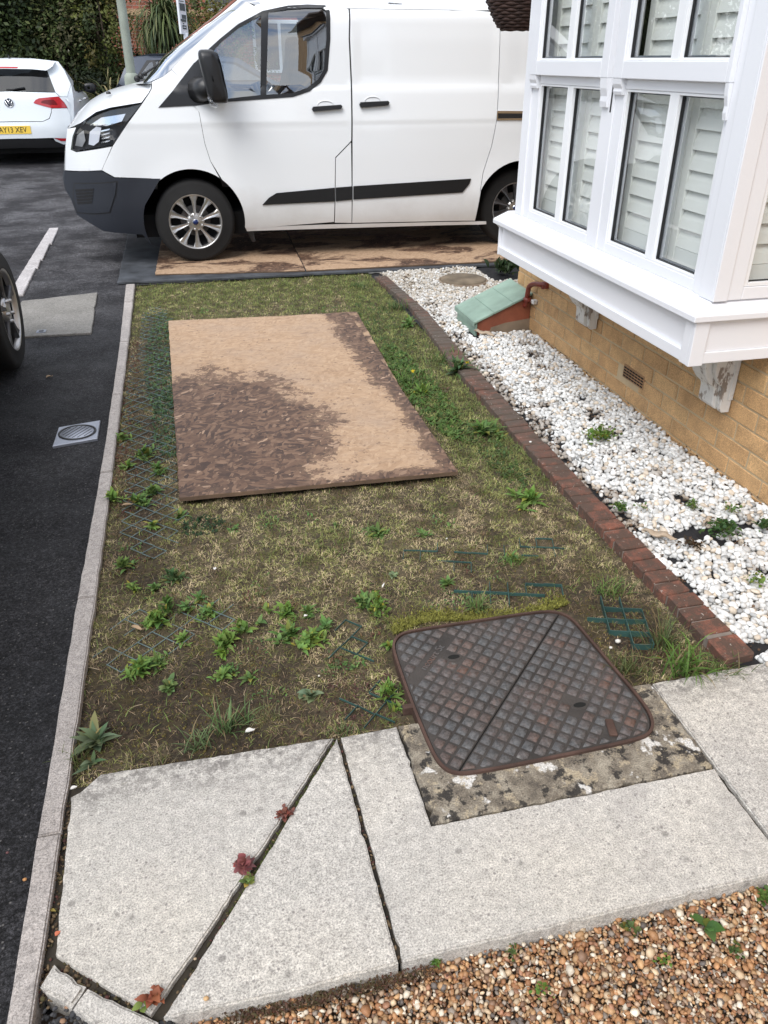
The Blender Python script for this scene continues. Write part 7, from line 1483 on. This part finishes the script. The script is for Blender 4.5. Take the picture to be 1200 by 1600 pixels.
# debris in the joint beside the kerb and round the cut stones
Q = []
for (x0, y0, x1, y1, wd_, cnt) in ((-0.452, 1.50, -0.455, 1.00, 0.008, 420), (-0.43, 1.07, -0.25, 0.905, 0.010, 220), (-0.22, 0.91, 0.23, 1.53, 0.004, 260), (0.250, 0.92, 0.243, 1.53, 0.002, 120)):
    t = rr_.random(cnt); Q.append(np.stack([x0+(x1-x0)*t+rr_.normal(0, wd_, cnt), y0+(y1-y0)*t+rr_.normal(0, wd_, cnt), rr_.uniform(-0.026, -0.010, cnt)], 1))
Q = np.concatenate(Q); tag(stones('joint_debris', Q, rr_.uniform(0.004, 0.012, len(Q)), np.array([(0.10, 0.065, 0.035), (0.06, 0.05, 0.02), (0.16, 0.11, 0.06), (0.08, 0.03, 0.025)])[rr_.integers(0, 4, len(Q))]*rr_.uniform(0.5, 1.5, (len(Q), 1)), 'moss', flat=0.5, seed=10, rough=0.4), kind='stuff')

# plants among the pebbles, in the gravel and in the joints
def pw(px, py, nl, L, W, el, col, ti, st_, lab, z=0.01, grp='weeds among the pebbles', sp_=0.008, **k):
    x, y = G(px, py, z); return weed('weed', x, y, z, nl, L, W, el, col, label=lab, group=grp, tiers=ti, stem=st_, seed=px, spread=sp_, **k)
pw(934, 686, 12, .045, .022, 25, (0.14, 0.24, 0.05), 5, .07, 'light green branching weed alone among the pebbles in mid bed', sp_=0.024)
pw(967, 795, 9, .028, .016, 25, (0.10, 0.19, 0.05), 5, .03, 'rounded green weed beside the brick edging', sp_=0.012)
pw(1083, 793, 7, .026, .014, 30, (0.12, 0.20, 0.06), 4, .03, 'small thin weed above the bleached driftwood', sp_=0.010)
pw(1132, 828, 16, .036, .022, 20, (0.055, 0.12, 0.035), 6, .04, 'largest dark green weed among the pebbles at the right', sp_=0.024)
pw(1145, 800, 7, .028, .014, 35, (0.12, 0.20, 0.06), 3, .03, 'small pale weed behind the largest dark weed', sp_=0.012)
pw(1181, 912, 8, .028, .014, 30, (0.13, 0.22, 0.05), 4, .05, 'upright light green weed near the right edge of the pebbles', sp_=0.014)
pw(1005, 793, 6, .016, .010, 25, (0.12, 0.20, 0.06), 2, .01, 'tiny weed right of the rounded green one', sp_=0.012)
pw(1198, 825, 8, .04, .02, 30, DG, 4, .03, 'dark weed cut by the right edge among the pebbles', sp_=0.014)
pw(1080, 850, 14, .03, .012, 10, (0.07, 0.05, 0.03), 3, .01, 'brown wilted weed on bare membrane by the driftwood', sp_=0.02)
pw(790, 425, 34, .15, .035, 30, (0.03, 0.055, 0.02), 4, .06, 'dark green low shrub beyond the pebbles under the end of the mat', sp_=0.045)
g2 = 'weeds in the brown gravel'
pw(1104, 1449, 5, .062, .028, 14, (0.085, 0.17, 0.045), 1, .01, 'five leaved broad green weed lying on the brown gravel', -.028, g2, .002)
pw(1190, 1402, 8, .022, .012, 20, (0.10, 0.19, 0.045), 3, .015, 'small green weed in the gravel against the slab at the right edge', -.028, g2)
pw(680, 1505, 7, .014, .009, 20, (0.11, 0.21, 0.04), 3, .012, 'tiny round weed in the gravel below the middle slab', -.028, g2, .004)
pw(980, 1452, 5, .022, .013, 15, (0.09, 0.13, 0.04), 2, .01, 'small olive weed in the gravel under the long slab', -.028, g2)
pw(1040, 1503, 5, .016, .009, 20, (0.12, 0.22, 0.04), 2, .01, 'tiny bright weed in the middle of the gravel', -.028, g2); pw(843, 1550, 5, .014, .009, 20, (0.12, 0.22, 0.04), 2, .01, 'tiny bright weed low in the gravel', -.028, g2)
pw(1150, 1487, 6, .018, .012, 18, (0.07, 0.12, 0.035), 2, .01, 'small dark weed right of the five leaved one in the gravel', -.028, g2); pw(800, 1488, 5, .012, .008, 18, (0.09, 0.14, 0.04), 2, .01, 'speck of weed in the gravel left of centre', -.028, g2)
g3 = 'weeds in the slab cracks'
pw(443, 1273, 9, .022, .013, 15, (0.19, 0.075, 0.06), 2, .01, 'small red leaved weed in the upper part of the slanting crack', 0.0, g3, .004)
pw(383, 1352, 10, .032, .020, 12, (0.20, 0.075, 0.075), 2, .012, 'larger red and green leaved weed in the middle of the slanting crack', 0.0, g3, .006); pw(388, 1378, 4, .024, .014, 15, (0.16, 0.22, 0.06), 2, .01, 'yellow green leaves at the foot of the red leaved crack weed', 0.0, g3, .004)
pw(238, 1562, 8, .032, .018, 14, (0.26, 0.09, 0.05), 2, .015, 'red and orange leaved weed at the bottom of the slanting crack', 0.0, g3, .006); pw(222, 1574, 4, .026, .016, 12, (0.17, 0.24, 0.06), 1, .01, 'yellow green leaves beside the red weed at the bottom', 0.0, g3, .004)
pw(80, 1425, 4, .016, .010, 12, (0.22, 0.2, 0.05), 1, .006, 'yellowish leaf in the joint beside the kerb', -0.008, g3, .003)
x_, y_ = G(640, 1540); o = patch
n = 900; t = rr_.random(n); P = np.stack([-0.10+t*0.42+rr_.normal(0, .015, n), 0.888+rr_.normal(0, .008, n), np.full(n, -0.034)+rr_.uniform(0, .008, n)], 1)
tag(blades('low_creeper', P, rr_.uniform(0.004, 0.010, n), rr_.uniform(0.003, 0.006, n), 1.0, colmix(P, (0.08, 0.07, 0.03), (0.13, 0.06, 0.045), rr_.random(n), .4), seed=12, mat='leaf'), kind='stuff')
n = 700; t = rr_.random(n); P = np.stack([-0.10+t*0.335+rr_.normal(0, .003, n), 1.07+t*0.47+rr_.normal(0, .003, n), np.full(n, -0.012)], 1)
tag(blades('crack_moss', P, rr_.uniform(0.004, 0.010, n), rr_.uniform(0.002, 0.004, n), 0.6, colmix(P, (0.06, 0.085, 0.02), (0.11, 0.13, 0.03), rr_.random(n), .4), seed=13, mat='leaf'), kind='stuff')

# ------------------------------------------------------------------ small loose things
def flake(name, px, py, L, W, rot, mat, lab, cat, z=0.006, curl=0.5, grp=None):
    v, f = leafmesh(L, W, curl, 0.5, n=6); x, y = G(px, py, z); a = R(rot); v = v@np.array([[math.cos(a), math.sin(a), 0], [-math.sin(a), math.cos(a), 0], [0, 0, 1]]); v[:, 2] = np.abs(v[:, 2])
    V2 = np.concatenate([v, v-np.array([0, 0, 0.0012])]); f2 = f[:, ::-1]+len(v); o = mk(name, V2, [tuple(q) for q in np.concatenate([f, f2])], mat, None, True); o.location = (x, y, z); return tag(o, lab, cat, grp)
lg = 'dry leaves on the ground'
flake('dry_leaf', 205, 978, .055, .014, -40, 'dryleaf', 'curled tan leaf blade beside the largest left weed', 'leaf', -.008, 0.5, lg); flake('dry_leaf', 383, 1144, .030, .015, 10, 'old_paint', 'white petal shaped flake near the slab in the lower lawn', 'leaf', -.008, 0.4, lg)
flake('dry_leaf', 597, 918, .03, .006, 60, 'old_paint', 'thin white curved sliver in the middle of the lawn', 'leaf', -.005, 0.7, lg); flake('dry_leaf', 72, 590, .045, .024, 30, 'dryleaf', 'dry brown leaf on the tarmac by the dark car wheel', 'leaf', -.004, 0.6, lg)
flake('dry_leaf', 190, 790, .05, .016, 5, 'dryleaf', 'pinkish dry leaf on the lawn edge left of the board corner', 'leaf', -.006, 0.4, lg); flake('dry_leaf', 110, 1233, .018, .010, 20, 'old_paint', 'tiny white flake at the chipped slab corner', 'leaf', .001, 0.3, lg)
flake('dry_leaf', 335, 890, .016, .012, 70, 'old_paint', 'small white scrap in the dry grass left of centre', 'leaf', -.004, 0.3, lg); flake('dry_leaf', 475, 963, .014, .010, 20, 'old_paint', 'white scrap between the four central right weeds', 'leaf', .0, 0.3, lg)
flake('dry_leaf', 86, 1462, .014, .010, 40, simple('orange leaf', (0.5, 0.14, 0.07), .6), 'tiny orange leaf in the joint between kerb and big slab', 'leaf', .0, 0.3, lg)
for (px, py, s, cl_, lab) in ((39, 1376, .011, (0.45, 0.22, 0.08), 'single orange stone on the tarmac left of the kerb'), (322, 1562, .013, (0.55, 0.36, 0.18), 'single tan stone lying on the wedge slab edge'), (12, 1334, .009, (0.12, 0.05, 0.05), 'small dark red stone on the tarmac at the left edge'), (966, 998, .022, (0.65, 0.62, 0.56), 'white stone in the soil beside the bared grid'), (955, 1008, .013, (0.70, 0.68, 0.62), 'smaller white stone in the soil by the manhole'), (698, 838, .010, (0.62, 0.6, 0.55), 'small white stone in the dry grass'), (498, 1052, .009, (0.65, 0.6, 0.52), 'tiny pale stone in the lower lawn'), (828, 697, .016, (0.7, 0.69, 0.66), 'white pebble stranded on the edging bricks'), (305, 1500+0, .008, (0.4, 0.3, 0.2), 'tiny brown stone on the wedge slab')):
    x, y = G(px, py); zz = 0.004 if py > 1150 or px > 800 and py < 720 else -0.010
    if px > 800 and py < 720: zz = 0.022
    V, F_ = icos(1); V = V*np.array([s/2, s*0.4, s*0.33])*(1+0.12*np.sin(V[:, :1]*9)); o = fast('stone', V, F_, simple('stone '+str(px), cl_, 0.7, var=0.2), None, True); o.location = (x, y, zz); tag(o, lab, 'stone')
def wood(px, py, L, W, rot, lab, seed):
    rr2 = np.random.default_rng(seed); rows = []; n = 12
    for i in range(n+1):
        t = i/n; rad = W*(math.sin(math.pi*min(1, t*0.95+0.04))**0.6)*rr2.uniform(0.75, 1.15); rows.append([(L*(t-0.5), rad*math.cos(a)*(1+0.25*math.sin(3*a+i)), 0.010+rad*0.55*math.sin(a)*(1+0.3*math.sin(4*a+i*0.7))+0.006*math.sin(i)) for a in np.linspace(0, 6.283, 13)[:-1]])
    o = gridsurf('driftwood', rows, 'driftwood', None, closed=True); o.location = (*G(px, py, 0.012), 0.012); o.rotation_euler = (0, 0, R(rot)); tag(o, lab, 'driftwood')
wood(1030, 838, .13, .017, -42, 'largest bleached driftwood piece near the lower pebbles', 1); wood(1105, 815, .085, .010, 35, 'thin bleached wood piece left of the largest dark weed', 2); wood(1170, 812, .07, .010, 80, 'bleached wood upright by the right edge of the pebbles', 3); wood(757, 522, .16, .020, -50, 'pale weathered wood leaning at the corner of the meter box', 4)
flake('dry_leaf', 836, 505, .07, .04, 20, 'dryleaf', 'brown dry leaves where the meter box meets the wall', 'leaf', .02, 0.8, lg)
for k, (px, py) in enumerate(((730, 561), (645, 575))):
    x, y = G(px, py, 0.08); f_ = weed('flower', x, y, 0.06, 8, 0.018, 0.012, 10, (0.75, 0.60, 0.03), label=['yellow flower on a thin stalk leaning over the edging bricks', 'yellow flower in the grass right of the board'][k], cat='flower', tiers=2, seed=k, hue=0.1)
    tube('stalk', [(0, 0, 0), (0.004, 0.004, -0.05), (0, 0, -0.08)], 0.0015, 'grid', f_, 5, origin=(0, 0, 0))
